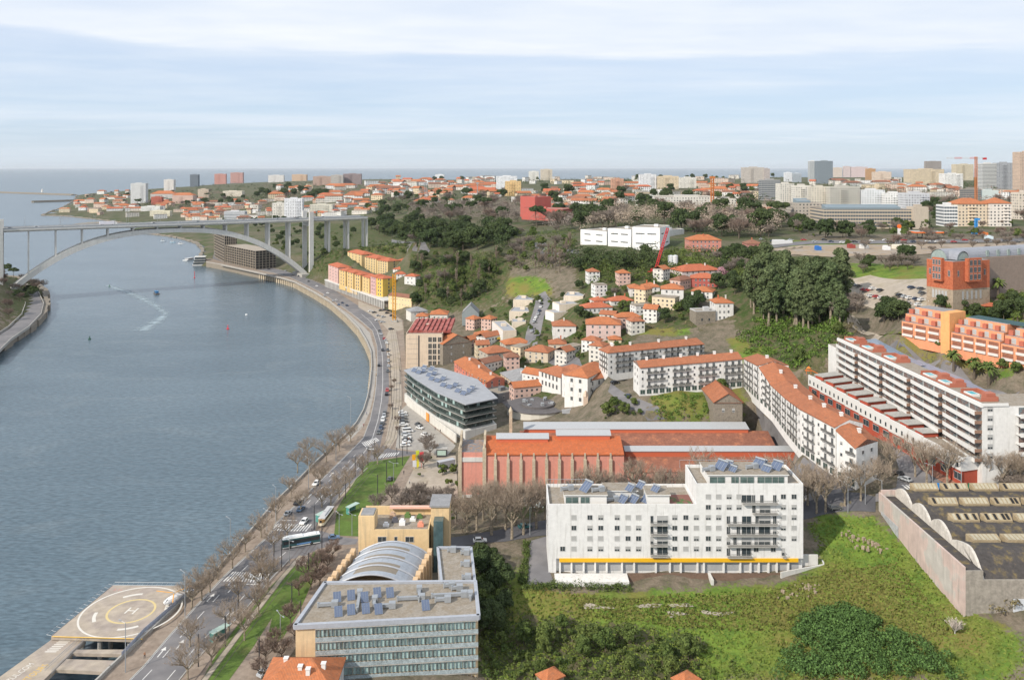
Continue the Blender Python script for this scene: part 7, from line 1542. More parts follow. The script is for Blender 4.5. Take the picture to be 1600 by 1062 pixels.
# scattered by area: kind mix, polygon, count, scale
ZT = [
 ([(1165,462),(1310,462),(1325,490),(1310,515),(1250,520),(1180,505)], [('euc',1)], 40, 0.86),
 ([(1195,432),(1290,430),(1310,462),(1180,462)], [('ever',3),('mid',1)], 14, 0.9),
 ([(560,352),(640,345),(760,352),(800,372),(800,392),(700,396),(650,388),(600,372)], [('ever',7),('bare',1)], 56, 1.55),
 ([(640,400),(700,398),(780,398),(775,450),(720,480),(690,488),(650,470)], [('poplar',4),('mid',4),('bare',3),('ever',3)], 54, 0.8),
 ([(480,352),(560,352),(545,385),(505,410),(478,405),(470,380)], [('ever',2),('mid',4)], 24, 0.8),
 ([(780,400),(900,395),(900,420),(870,430),(800,425)], [('poplar',4),('bare',5),('mid',1)], 22, 0.85),
 ([(900,404),(1000,402),(1060,405),(1060,440),(990,438),(920,450),(900,430)], [('ever',5),('mid',4),('palm',1)], 22, 0.7),
 ([(1100,400),(1160,395),(1215,392),(1200,430),(1150,462),(1130,440)], [('ever',6),('mid',3),('bare',2)], 30, 0.75),
 ([(1000,500),(960,490),(960,470),(1110,475),(1100,500),(1040,505)], [('mid',5),('ever',3),('palm',1),('bush',3)], 30, 0.62),
 ([(900,362),(900,345),(1020,330),(1180,335),(1220,350),(1190,375),(1070,372),(1050,350)], [('bare',5),('barered',3),('ever',4)], 60, 1.6),
 ([(640,345),(640,325),(820,318),(900,332),(900,362),(780,352)], [('bare',6),('barered',3),('ever',2),('pine',1)], 58, 1.7),
 ([(1180,335),(1240,330),(1260,350),(1250,368),(1190,372)], [('ever',5),('bare',3)], 24, 1.1),
 ([(1260,360),(1400,358),(1460,362),(1400,374),(1260,374)], [('ever',4),('bare',3),('mid',2),('cone',3)], 26, 0.9),
 ([(1380,318),(1480,312),(1500,330),(1470,352),(1455,350),(1440,325)], [('bare',4),('ever',4),('barered',2)], 30, 1.1),
 ([(1540,312),(1600,312),(1600,352),(1580,350),(1578,320)], [('barered',5),('bare',2)], 22, 1.1),
 ([(1400,375),(1600,362),(1600,378),(1400,384)], [('bare',7),('barered',3)], 26, 0.7),
 ([(1340,412),(1440,405),(1445,420),(1350,430)], [('ever',3),('bare',5)], 14, 0.75),
 ([(1455,480),(1600,470),(1600,505),(1540,500),(1500,495)], [('mid',5),('ever',3),('palm',1),('bare',1)], 26, 0.62),
 ([(1372,485),(1395,475),(1412,500),(1395,512),(1375,508)], [('ever',3),('bare',2)], 9, 0.72),
 ([(1300,480),(1345,476),(1350,492),(1310,500)], [('bare',2),('ever',2)], 8, 0.7),
 ([(380,310),(440,290),(510,302),(520,312),(430,318)], [('ever',8)], 18, 1.8),
 ([(120,312),(180,300),(330,300),(420,320),(300,330),(190,325)], [('ever',4),('bare',2),('pine',2)], 40, 1.35),
 ([(560,330),(640,302),(800,300),(800,315),(640,330),(600,345)], [('ever',4),('bare',3),('mid',2)], 38, 1.4),
 ([(800,312),(820,302),(900,300),(1160,300),(1240,305),(1160,330),(900,328)], [('ever',5),('bare',3),('mid',2),('barered',1)], 40, 1.5),
 ([(560,276),(800,274),(1150,274),(1250,280),(1000,285),(700,285)], [('ever',3),('mid',2)], 26, 1.8),
 ([(350,350),(330,345),(430,342),(480,352),(470,395),(430,400),(420,375)], [('mid',4),('ever',4)], 34, 0.8),
 ([(0,400),(40,405),(58,440),(50,480),(20,500),(0,515)], [('bare',2),('barered',4),('ever',2)], 26, 0.8),
 ([(830,470),(905,452),(935,470),(925,500),(910,520),(905,545),(880,500)], [('ever',2),('mid',3),('bush',4)], 14, 0.5),
 ([(745,870),(770,870),(790,950),(800,1000),(745,1000)], [('ever',4),('bush',5),('mid',2)], 30, 0.55),
 ([(800,975),(1080,1000),(1120,1060),(745,1062),(745,1000)], [('bush',10),('mid',3)], 60, 0.6),
 ([(1335,520),(1300,525),(1270,560),(1230,575),(1290,540)], [('bush',6),('mid',2)], 16, 0.8),
 ([(1250,382),(1400,378),(1600,376),(1600,400),(1440,402)], [('bare',5),('mid',1)], 22, 0.55),
 ([(740,490),(830,462),(985,480),(985,548),(925,565),(900,605),(830,640),(745,600)], [('mid',6),('bush',6),('ever',1)], 60, 0.42),
 ([(950,600),(990,625),(1010,650),(930,660),(955,630)], [('mid',3),('bush',3)], 14, 0.45),
 ([(905,440),(1000,432),(1100,440),(1100,466),(990,480),(905,470)], [('mid',5),('bush',4),('bare',1)], 30, 0.45),
 ([(790,362),(905,362),(900,420),(800,425)], [('mid',4),('bare',3)], 26, 0.9),
 ([(1240,358),(1600,352),(1600,374),(1240,380)], [('bush',3),('mid',2),('barered',1)], 34, 0.95),
 ([(640,772),(716,780),(745,830),(710,835),(640,790)], [('bare',4),('bush',3)], 16, 0.5),
]
for poly, mix, cnt, sc in ZT:
    ks = [k for k, w in mix for _ in range(w)]; xs = [p[0] for p in poly]; ys = [p[1] for p in poly]; n = 0; t = 0; pts = []
    while n < cnt and t < cnt*40:
        t += 1; px, py = rnd.uniform(min(xs), max(xs)), rnd.uniform(min(ys), max(ys))
        if not inpoly(np.array([px]), np.array([py]), poly)[0]: continue
        q = hit(px, py)
        if q.z < 3: continue
        mind = 4.5*sc
        if any(abs(q.x-f[0][0]) < 60 and abs(q.y-f[0][1]) < 80 and pdist([q.x],[q.y],f)[0] < 1.5+2*sc or (abs(q.x-f[0][0]) < 60 and inpoly([q.x],[q.y],f)[0]) for f in FOOT): continue
        if any((q-a).length < mind for a in pts): continue
        pts.append(q); n += 1; plant(rnd.choice(ks), q, sc*rnd.uniform(0.65,1.15))
# trees read one by one
for k, x, y, s_ in [('ever',1123,452,0.8),('ever',1082,483,0.62),('ever',975,425,1.0),('mid',955,428,0.7),('ever',1090,470,0.5),('mid',830,480,0.35),('mid',960,640,0.62),('mid',950,652,0.7),('mid',975,648,0.6),('palm',1020,498,1.0),('palm',933,432,0.8),('palm',1490,580,1.15),('palm',1522,592,1.15),('palm',1545,603,1.25),('palm',1560,468,1.3),('palm',1538,470,0.9),('blossom',1130,432,0.9),('blossom',1142,395,0.7),('pine',1180,350,1.3),('pine',1215,352,1.4),('pine',1160,352,1.1),('mid',1436,535,0.5),('mid',1470,545,0.55),('mid',1567,578,0.5),('mid',1588,584,0.5),('mid',762,605,0.35),('ever',650,478,0.9),('ever',649,425,0.8),('ever',690,470,0.8),('mid',698,508,0.5),('ever',1500,486,0.5),('cone',1425,360,1.0),('cone',1440,362,0.9),('cone',1453,358,1.0),('whitebush',1492,990,0.42),('ever',1240,362,1.0),('ever',1290,372,1.2),('ever',1322,372,1.1),('bare',62,450,1.3),('bare',50,448,0.8),('pine',8,430,1.1),('pine',22,438,0.8),('bush',715,762,0.8),('bush',700,760,0.9),('bush',692,742,1.2),('bush',708,740,1.1),('bush',668,722,0.9),('bush',655,745,0.5),('mid',835,600,0.4),('mid',1128,612,0.6),('mid',722,578,0.4),('mid',800,545,0.3),('mid',740,595,0.35)]:
    plant(k, hit(x, y), s_)
def clumps(name, label, cat, polys, cnt, cr, leafm, nl=26, s=0.35, zoff=0.2, hf=0.7, seed=1):
    R = random.Random(seed); b = MB(); poly_all = polys; n = 0; org = hit(*polys[0][0])
    while n < cnt:
        poly = R.choice(poly_all); xs = [p[0] for p in poly]; ys = [p[1] for p in poly]; px, py = R.uniform(min(xs), max(xs)), R.uniform(min(ys), max(ys))
        if not inpoly(np.array([px]), np.array([py]), poly)[0]: continue
        q = hit(px, py); n += 1
        if q.z < 3: continue
        leaves(b, q+Vector((0,0,zoff*R.uniform(0.5,1.6))), cr*R.uniform(0.6,1.4), nl, s, R, hf)
    o = b.build(name, leafm, loc=org); tag(o, label, cat, kind='stuff'); return o
def wood(name, label, polys, cnt, cr, m, zoff, s, seed, nl=34):
    return clumps(name, label, 'woodland', polys, cnt, cr, m, nl, s, zoff, 0.8, seed)
wood('bare_woodland', 'dense belt of leafless park trees left of the campus building', [[(640,345),(640,325),(820,318),(900,332),(900,362),(800,352),(700,345)]], 460, 6.5, TWIGG, 8, 0.55, 21, 95)
wood('bare_woodland', 'dense belt of leafless park trees behind the pink mansion', [[(900,365),(900,342),(1020,328),(1180,333),(1230,350),(1200,372),(1120,372),(1070,355),(1030,352)]], 460, 6.5, TWIG, 8, 0.55, 22, 95)
wood('evergreen_woodland', 'dark evergreen wood on the slope right of the bridge', [[(565,352),(640,345),(760,352),(800,372),(800,390),(700,392),(650,385),(600,370)]], 260, 5.0, L_DARK, 5, 0.6, 23, 70)
wood('far_woodland', 'far belts of trees between the distant houses', [[(120,312),(180,302),(330,300),(420,320),(300,330),(190,325)],[(560,330),(640,302),(800,300),(800,315),(640,330),(600,345)],[(800,312),(900,296),(1240,298),(1240,312),(1160,328),(900,326)],[(560,280),(1240,275),(1240,283),(700,290)],[(380,312),(440,290),(510,302),(520,312),(430,318)],[(1240,290),(1600,284),(1600,300),(1240,304)],[(270,303),(330,288),(560,280),(560,293),(340,300)],[(600,283),(1240,277),(1240,286),(600,291)]], 1250, 8, L_DARK, 4, 1.3, 24, 26)
wood('far_bare_woodland', 'far belts of leafless trees between the distant houses', [[(200,322),(340,300),(420,310),(430,330),(300,335)],[(600,320),(800,300),(1240,296),(1240,318),(900,330),(640,345)],[(1240,300),(1600,295),(1600,318),(1240,318)],[(400,290),(600,282),(600,300),(430,312)]], 620, 8, TWIGR, 4, 1.0, 25, 34)
wood('cliff_woodland', 'mixed undergrowth on the slope above the office block', [[(645,405),(780,398),(775,455),(700,488),(655,470)],[(900,405),(1060,405),(1060,436),(930,445)],[(1120,400),(1210,395),(1190,440),(1150,455)],[(785,365),(905,365),(900,420),(790,425)],[(1035,395),(1125,397),(1120,422),(1040,425)]], 600, 3.0, L_MID, 2.5, 0.5, 26, 40)
wood('evergreen_woodland', 'scattered dark evergreen masses in the park around the campus', [[(650,345),(900,330),(900,362),(780,352)],[(900,362),(1020,335),(1220,340),(1200,385),(1080,378)],[(880,398),(1040,404),(1040,425),(890,425)]], 150, 5, L_DARK, 5, 0.6, 27, 70)
clumps('ivy_thicket', 'dense dark green thicket covering the lower right slope', 'thicket', [[(1215,1062),(1235,990),(1300,958),(1345,970),(1400,990),(1480,1035),(1500,1062)],[(1240,985),(1310,955),(1380,980),(1300,1010)]], 330, 1.9, L_IVY, 110, 0.27, 1.5)
clumps('ravine_scrub', 'bright green scrub filling the ravine below the eucalyptus grove', 'scrub', [[(1150,520),(1300,510),(1330,525),(1290,560),(1240,575),(1170,560)],[(1180,470),(1330,480),(1310,520),(1180,520)]], 330, 2.2, L_BRIGHT, 36, 0.5, 0.4, seed=2)
clumps('slope_scrub', 'dark scrub and brambles on the cliff under the bridge and beside the yellow houses', 'scrub', [[(480,360),(555,360),(545,395),(500,430),(475,400)],[(640,400),(780,400),(770,460),(690,490),(650,480)],[(560,372),(640,380),(640,398),(560,392)]], 420, 2.0, L_MID, 30, 0.5, 0.4, seed=3)
clumps('meadow_weeds', 'tall weeds and brambles along the lower edge of the meadow', 'weeds', [[(745,880),(790,900),(800,960),(860,990),(1080,1005),(1200,1062),(745,1062)],[(748,862),(775,866),(790,960),(750,960)]], 620, 1.0, L_MID, 24, 0.28, 0.1, 0.9, seed=4)
clumps('dry_scrub', 'pale dry brushwood among the garden plots', 'scrub', [[(740,400),(880,405),(880,470),(730,480)],[(1300,515),(1345,500),(1350,530),(1310,545)],[(960,480),(1090,478),(1080,525),(960,510)]], 150, 1.3, L_DRY, 22, 0.3, 0.3, seed=5)
clumps('garden_weeds', 'lush weeds in the walled garden of the derelict barn', 'weeds', [[(1015,618),(1130,610),(1165,648),(1030,654)]], 160, 1.0, L_BRIGHT, 24, 0.3, 0.1, seed=6)
clumps('hedge_growth', 'clipped green hedge along the driveway and front wall of the white block', 'hedge', [[(810,912),(985,915),(985,924),(812,922)],[(812,915),(820,846),(828,846),(822,915)]], 170, 0.9, L_MID, 40, 0.2, 0.5, 1.0, seed=7)
clumps('ivy_curtain', 'brown dry creeper hanging over the corner of the abandoned warehouse', 'creeper', [[(1540,925),(1580,900),(1600,905),(1600,960),(1545,965)]], 60, 1.2, L_DRY, 30, 0.3, 2.0, seed=8)
# grass blades over the meadow
def tufts(name, label, poly, cnt, m, seed, hh=0.5):
    R = random.Random(seed); b = MB(); org = hit(*poly[0]); xs = [p[0] for p in poly]; ys = [p[1] for p in poly]; W3 = [hit(*p) for p in poly]; wp = [(p.x, p.y) for p in W3]; x0, x1, y0, y1 = min(p[0] for p in wp), max(p[0] for p in wp), min(p[1] for p in wp), max(p[1] for p in wp)
    X = np.array([R.uniform(x0, x1) for _ in range(cnt)]); Y = np.array([R.uniform(y0, y1) for _ in range(cnt)]); ok = inpoly(X, Y, wp)
    for x, y in zip(X[ok], Y[ok]):
        z = GZ(x, y)-0.05; a = R.uniform(0, 6.28); w = R.uniform(0.15,0.4); h = hh*R.uniform(0.5,1.5); dx, dy = math.cos(a)*w, math.sin(a)*w
        b.quad((x-dx,y-dy,z), (x+dx,y+dy,z), (x+dx*1.4+R.uniform(-.2,.2),y+dy*1.4,z+h), (x-dx*1.4,y-dy*1.4+R.uniform(-.2,.2),z+h))
    o = b.build(name, m, loc=org); tag(o, label, 'grass', kind='stuff')
L_GR = leafmat('grass_blades', (0.145,0.22,0.04), (0.19,0.205,0.05), 0.14); L_GR2 = leafmat('brown_grass_blades', (0.20,0.16,0.06), (0.15,0.17,0.045), 0.14)
MEAD = [(760,872),(812,925),(985,935),(1220,915),(1290,885),(1275,850),(1262,815),(1366,808),(1530,965),(1600,1000),(1600,1062),(760,1062)]
tufts('meadow_grass', 'rough green grass of the big meadow below the white block', MEAD, 22000, L_GR, 11, 0.35); tufts('withered_grass', 'brown withered grass patches in the big meadow', [(900,935),(1200,925),(1300,890),(1400,880),(1500,990),(1450,1000),(1200,985),(900,965)], 11000, L_GR2, 12, 0.4)
# rubble and bare ground in the meadow
for k, (x, y, n, w) in enumerate([(1264,918,26,3),(1238,926,14,4),(1365,850,60,6),(1350,840,30,5)]):
    b = MB(); c = hit(x, y)
    for i in range(n):
        a = rnd.uniform(0,6.28); d = rnd.uniform(0,w); s_ = rnd.uniform(0.2,0.6); b.obox((d*math.cos(a)*1.5, d*math.sin(a)), (math.cos(a*3), math.sin(a*3)), s_*1.6, s_, -0.3, s_*rnd.uniform(0.4,1.3))
    o = b.build('rubble_heap', SW, loc=None); o.location = c; tag(o, ['small rubble heap right of the white block garden wall','scattered stones left of the small rubble heap','large spread of rubble beside the warehouse wall','whitish rubble near the upper warehouse wall'][k], 'rubble', kind='stuff')
BARE = mat('bare_concrete_patch', (0.36,0.32,0.26), var=0.3, scale=0.5)
for pts in ([(912,944),(920,942),(940,948),(960,948),(960,951),(913,952)],[(992,947),(1010,943),(1035,944),(1030,949),(1000,950)],[(1042,944),(1075,943),(1085,948),(1050,949)],[(1042,955),(1060,956),(1078,960),(1060,962),(1046,966)],[(1094,953),(1120,957),(1150,955),(1140,960),(1128,963),(1098,959)]): sheet('bare_patch', pts, BARE, 0.18)
# ================================================================ vehicles, street furniture, boats
RUB = mat('tyre_rubber', (0.03,0.03,0.03), rough=0.8); CGL = mat('car_glass', (0.02,0.025,0.03), rough=0.08, spec=0.8, var=0.1); LAMP = mat('lamp_glass', (0.6,0.58,0.5), rough=0.2)
def carparts(L_=4.3, w=1.78, h=1.46, van=False):
    bd_ = MB(); hb = h*0.56; prof = [(-L_/2,0.35),(L_/2,0.35),(L_/2+0.03,0.6),(L_/2-0.12,hb*0.95),(L_/2-(1.0 if not van else .5),hb+0.08),(-L_/2+0.5,hb+0.1),(-L_/2,hb)]
    cab = [(L_/2-(1.1 if not van else .55),hb+0.05),(L_/2-(1.9 if not van else 1.1),h),(-L_/2+(0.75 if not van else .1),h),(-L_/2+(0.25 if not van else .02),hb+0.08)]
    def ext(b, pr, w0, w1, m=0):
        n = len(pr)
        for sgn in (1, -1): b.f.append(tuple(range(len(b.v), len(b.v)+n)) if sgn > 0 else tuple(reversed(range(len(b.v), len(b.v)+n)))); b.v += [(x, -sgn*(w0 if z < hb+.09 else w1)/2, z) for x, z in pr]; b.m.append(m); b.uv += [(0,0)]*n
        k = len(b.v)-2*n
        for i in range(n): j = (i+1)%n; b.f.append((k+i, k+n+i, k+n+j, k+j)); b.m.append(m); b.uv += [(0,0)]*4
    ext(bd_, prof, w, w*0.96); ext(bd_, cab, w*0.94, w*0.78)
    gl = MB(); f, r_ = cab[0], cab[1]; y0, y1 = w*0.40, w*0.34
    def sc(a, b, t): return (lerp(a[0],b[0],t), lerp(a[1],b[1],t))
    a, c = sc(f, r_, 0.12), sc(f, r_, 0.9); gl.quad((a[0]+.03,-y0,a[1]+.02),(a[0]+.03,y0,a[1]+.02),(c[0]+.03,y1,c[1]+.02),(c[0]+.03,-y1,c[1]+.02))
    a, c = sc(cab[3], cab[2], 0.15), sc(cab[3], cab[2], 0.88); gl.quad((a[0]-.03,y0,a[1]),(a[0]-.03,-y0,a[1]),(c[0]-.03,-y1,c[1]),(c[0]-.03,y1,c[1]))
    for sg in (-1, 1):
        z0, z1 = hb+0.13, h-0.1; x0, x1, x2, x3 = cab[0][0]-0.3, cab[1][0]-0.02, cab[2][0]+0.1, cab[3][0]+0.25; ya, yb = w*0.475*sg, w*0.405*sg; gl.quad((x0,ya,z0),(x1,yb,z1),(x2,yb,z1),(x3,ya,z0))
    wh = MB(); wh.tube([(0,-0.11,0),(0,0.11,0)], 0.32, 12, 0); wh.tube([(0,-0.12,0),(0,0.12,0)], 0.17, 8, 1)
    hl = MB(); hl.box(-0.03,-0.16,-0.07,0.03,0.16,0.07)
    return bd_, gl, wh, hl, L_, w
def mkcar(kind):
    b, g, wh, hl, L_, w = carparts(*{'car':(4.3,1.78,1.46),'van':(5.0,1.95,2.0,True),'small':(3.7,1.68,1.5)}[kind])
    full = (b.mesh('body', CARP), g.mesh('windows', CGL), wh.mesh('wheel', [RUB, METAL]), hl.mesh('headlight', LAMP))
    one = MB(); 
    for src, m in ((b, 0), (g, 1)):
        k = len(one.v); one.v += src.v; one.f += [tuple(i+k for i in f) for f in src.f]; one.m += [m]*len(src.f)
    for x in (-L_*0.31, L_*0.31):
        for y in (-w*0.46, w*0.46): one.tube([(x,y-0.1,0.32),(x,y+0.1,0.32)], 0.32, 8, 2)
    one.uv = []; return full, one.mesh('parked_car', [CARP, CGL, RUB]), L_, w
CK = {k: mkcar(k) for k in ('car', 'van', 'small')}
CARS = []
CC = {'white':(0.75,0.75,0.74),'silver':(0.42,0.44,0.46),'black':(0.02,0.02,0.025),'dark blue':(0.03,0.05,0.10),'dark grey':(0.09,0.095,0.10),'red':(0.42,0.03,0.03),'blue':(0.10,0.17,0.28),'dark red':(0.16,0.02,0.02),'yellow':(0.7,0.45,0.02),'teal':(0.02,0.10,0.11)}
def car(x, y, ang, c=None, kind=None, flat=True, p=None, grp='parked cars', zo=0.09, name='parked_car'):
    p = (P(x, y, 6) if flat else hit(x, y)) if p is None else p; c = c or rnd.choice(['white','white','silver','silver','black','dark grey','dark blue','dark grey','red','white']); kind = kind or rnd.choice(('car','car','small'))
    full, one, L_, w = CK[kind]; pos = Vector((p.x, p.y, p.z+zo))
    if p.y < 470:
        r = empty(name, pos, ang); inst('body', full[0], r, colr=CC[c]); inst('windows', full[1], r)
        for a in (-L_*0.31, L_*0.31):
            for b_ in (-w*0.46, w*0.46): inst('wheel', full[2], r, (a, b_, 0.32))
        for b_ in (-w*0.33, w*0.33): inst('headlight', full[3], r, (L_/2, b_, 0.66))
    else: r = inst(name, one, None, pos, ang, CC[c])
    r['category'] = 'car' if kind != 'van' else 'van'; r['group'] = grp; X_, Y_ = pix(pos); CARS.append((r, c+(' van' if kind == 'van' else ' car'), X_, Y_)); return r
def roaddir(x, y):
    p = P(x, y, 6); i = min(range(len(AVL)-1), key=lambda k: ((AVL[k]+AVR[k])/2-p).length); d = AVL[i+1]-AVL[i]; return math.atan2(d.y, d.x)
for x, y, c in [(465,787,'black'),(470,797,'blue'),(450,804,'silver'),(475,817,'white'),(494,757,'white'),(592,677,'dark grey'),(595,670,'dark blue'),(597,663,'dark grey'),(598,657,'white'),(600,651,'silver'),(601,646,'dark grey'),(604,617,'black'),(605,611,'red'),(606,581,'dark grey'),(607,573,'silver'),(607,565,'silver'),(607,555,'white'),(606,548,'dark grey'),(598,548,'black'),(592,572,'black'),(604,537,'white'),(602,533,'silver'),(600,530,'red'),(595,523,'silver'),(593,518,'dark grey'),(529,477,'blue'),(542,478,'dark blue'),(535,474,'dark blue'),(525,470,'white'),(520,471,'silver'),(512,459,'white'),(507,463,'silver'),(495,448,'white'),(482,440,'dark grey'),(467,432,'black'),(446,424,'silver'),(420,421,'black'),(405,417,'white'),(388,413,'dark grey'),(372,412,'silver'),(360,410,'white')]:
    car(x, y, roaddir(x, y)+rnd.choice((0, math.pi)), c, grp='cars on the riverside avenue', name='car')
for x, y, c in [(579,487,'white'),(585,489,'dark grey'),(591,494,'silver'),(599,496,'silver'),(605,490,'black'),(612,494,'dark blue'),(616,497,'black'),(608,486,'black'),(601,485,'dark grey'),(595,486,'dark grey'),(611,515,'dark grey'),(598,504,'silver'),(590,501,'white')]: car(x, y, 0.5+rnd.uniform(-.1,.1), c, grp='cars in the waterside car park')
for i, (x, y, c) in enumerate([(629,646,'white'),(630,650,'silver'),(630,655,'dark grey'),(631,660,'dark grey'),(631,665,'white'),(636,671,'black'),(637,675,'white'),(634,680,'silver'),(635,685,'white'),(636,689,'black'),(635,692,'white'),(633,697,'white')]): car(x, y, 0.15+rnd.uniform(-.05,.05), c, 'van' if i == 6 else None, grp='cars in the car park beside the dark office')
for x, y, c in [(656,670,'white'),(654,665,'dark grey'),(665,681,'white')]: car(x, y, -0.6, c, grp='cars in the car park beside the dark office')
car(580,703, -0.4, 'silver', name='car'); car(522,842, 0.2, 'blue', name='car'); car(415,1053, 1.0, 'silver'); car(610,750, 1.3, 'dark grey')
for x, y in [(831,519),(829,513),(834,504),(836,501),(838,497),(841,492),(843,487),(845,481),(846,476),(844,472)]: car(x, y, 1.35, None, flat=False, zo=0.3, grp='cars parked up the hill street')
for x, y, a, c in [(896,552,1.9,'teal'),(782,531,0.2,'yellow'),(961,600,0.4,'black'),(974,594,0.3,'black'),(982,621,1.2,'dark blue'),(820,826,0.3,'teal'),(1305,797,0.05,'dark grey'),(1403,742,2.0,'black'),(1414,752,2.1,'silver'),(750,848,0.1,'white')]: car(x, y, a, c, flat=False, zo=0.35, name='car')
for i, (x, y, c) in enumerate([(1451,558,'dark grey'),(1459,561,'silver'),(1467,563,'white'),(1476,566,'white'),(1482,568,'black'),(1501,573,'black'),(1511,576,'white'),(1527,581,'black'),(1554,590,'black'),(1562,592,'black'),(1574,595,'black')]): car(x, y+4, -0.9, c, p=P(x, y+4, 44.5), zo=0.3, grp='cars below the stone retaining wall')
for x, y in [(1325,445),(1334,447),(1341,449),(1364,453),(1376,456),(1425,452),(1440,454),(1442,461),(1407,464),(1414,466),(1422,468),(1432,470),(1441,471),(1459,466),(1469,468),(1476,470),(1457,473),(1421,477),(1436,479),(1377,468),(1370,466),(1361,465),(1350,455),(1355,456)]: car(x, y, 0.1+rnd.uniform(-.2,.2), None, flat=False, zo=0.35, grp='cars in the upper gravel car park')
for k in range(26):
    x = 1190+k*16+rnd.uniform(-4,4); car(x, 377+rnd.uniform(-1.5,4), rnd.uniform(-.1,.1), None, flat=False, zo=0.5, grp='cars on the plateau avenue')
for t in [(-60,),(-25,),(8,),(30,),(52,),(70,),(112,),(135,),(160,),(178,),(205,),(228,),(240,),(262,),(285,),(300,),(318,)]:
    for w in ((6.5,) if t[0] % 3 else (6.5, 17)): q = bp(t[0], w, 70.25); car(0, 0, math.atan2(bd.y, bd.x), None, p=q, zo=0, grp='cars crossing the bridge', name='car')
# lorry on the bridge
q = bp(93, 7, 70.25); r = empty('lorry', q, math.atan2(bd.y, bd.x)); tag(r, 'long white articulated lorry crossing the arch bridge', 'lorry')
b = MB(); b.box(-9,-1.3,1.2,4.5,1.3,4.0); b.build('trailer', PLAIN, r, colr=(0.7,0.68,0.72)); b = MB(); b.prism([(4.8,-1.2),(7.2,-1.2),(7.2,1.2),(4.8,1.2)], 0.5, [3.6,3.0,3.0,3.6]); b.build('cab', PLAIN, r, colr=WHITE)
for x in (-7,-5.5,3,6): 
    for y in (-1.1,1.1): b = MB(); b.tube([(x,y-.2,.5),(x,y+.2,.5)], .5, 10); b.build('wheel', RUB, r)
# bus
a, c = P(441,856,6.1), P(499,846,6.1); m_ = (a+c)/2; ang = math.atan2((c-a).y, (c-a).x); r = empty('city_bus', m_, ang); tag(r, 'dark green city bus with white roof turning out of the avenue', 'bus')
b = MB(); b.box(-6,-1.27,0.35,6,1.27,1.25); b.box(-6,-1.27,2.55,6,1.27,2.95); b.box(-5.96,-1.24,1.25,5.96,1.24,2.55); b.build('body', CARP, r, colr=(0.03,0.10,0.11))
b = MB(); b.box(-5.9,-1.3,0.3,5.9,-1.272,0.6); b.box(-5.9,1.272,0.3,5.9,1.3,0.6); b.build('white_skirt', PLAIN, r, colr=WHITE)
b = MB(); b.box(-5.7,-1.262,1.4,5.7,1.262,2.5); b.box(-6.02,-1.1,1.3,-5.99,1.1,2.6); b.build('window_band', CGL, r)
b = MB(); b.box(-5.9,-1.2,2.951,5.9,1.2,3.1); b.box(-4.5,-0.9,3.1,0.5,0.9,3.4); b.box(2,-0.9,3.1,4.8,0.9,3.35); b.build('roof', PLAIN, r, colr=(0.72,0.74,0.74))
b = MB(); b.box(-1.5,-1.31,0.8,3,-1.303,1.2); b.build('coloured_panel', PLAIN, r, colr=(0.15,0.3,0.6))
for x in (-3.6,3.2):
    for y in (-1.12,1.12): b = MB(); b.tube([(x,y-.18,.48),(x,y+.18,.48)], .48, 12); b.build('wheel', RUB, r)
# vintage tram
a, c = P(501,824,6.2), P(518,801,6.2); d = (c-a); r = empty('vintage_tram', (a+c)/2, math.atan2(d.y, d.x)); tag(r, 'vintage cream and brown tramcar waiting at the stop by the crossing', 'tram')
b = MB(); b.box(-5,-1.15,0.6,5,1.15,1.5); b.tube([(-5,0,0.62),(-5,0,1.5)],1.12,10); b.build('lower_body', PLAIN, r, colr=(0.72,0.66,0.50))
b = MB(); b.box(-4.9,-1.12,1.5,4.9,1.12,2.6); b.tube([(-5,0,1.5),(-5,0,2.6)],1.05,10); b.build('upper_body', PLAIN, r, colr=(0.42,0.25,0.10))
b = MB()
for i in range(8): b.box(-4.5+i*1.15,-1.14,1.6,-3.6+i*1.15,1.14,2.45)
b.box(-6.08,-0.3,1.6,-6.0,0.3,2.45); b.build('windows', CGL, r)
b = MB(); b.box(-5.3,-1.2,2.6,5.3,1.2,2.8); b.box(-3.5,-0.6,2.8,3.5,0.6,3.15); b.tube([(0,0,3.1),(-3.5,0,4.6)],0.05,4); b.build('roof', PLAIN, r, colr=(0.50,0.50,0.50))
# helicopter landing pad on piers
pad = empty('helipad', P(176,914,6.8)); tag(pad, 'concrete helicopter pad with white and yellow rings built over the water', 'helipad'); LM.append(('the helicopter pad', 200, 955)); po = pad.location
def pl(x, y, z=6.8): return P(x, y, z)-po
q4 = [pl(80,993), pl(222,997), pl(290,930), pl(282,915), pl(176,914)]; DECK = mat('stained_deck', (0.46,0.39,0.31), var=0.35, scale=0.12, c2=(0.33,0.28,0.24), thr=(0.42,0.6))
b = MB(); b.prism([(p.x,p.y) for p in q4], -1.0, 0, 0); b.build('deck', DECK, pad)
cc = pl(205,954).xy
def ringpart(r0, r1, a0_, a1_, m, name, c, z=0.006):
    b = MB(); n = max(6, int((a1_-a0_)*12))
    for i in range(n):
        t0, t1 = a0_+(a1_-a0_)*i/n, a0_+(a1_-a0_)*(i+1)/n; f = lambda rr, t: (cc.x+rr*math.cos(t), cc.y+rr*math.sin(t), z); b.quad(f(r0,t0), f(r1,t0), f(r1,t1), f(r0,t1))
    b.build(name, mat(m, c, var=0.12, scale=1), pad)
ringpart(12.7,13.2,0,2*math.pi,'pad_white',"outer_ring",(0.64,0.61,0.55)); ringpart(5.75,6.35,0,2*math.pi,'pad_yellow','inner_ring',(0.60,0.48,0.24))
for t in (0.35, 1.95, 3.5, 5.05): ringpart(8.7,9.6,t-0.28,t+0.28,'pad_white','ring_dash',(0,0,0))
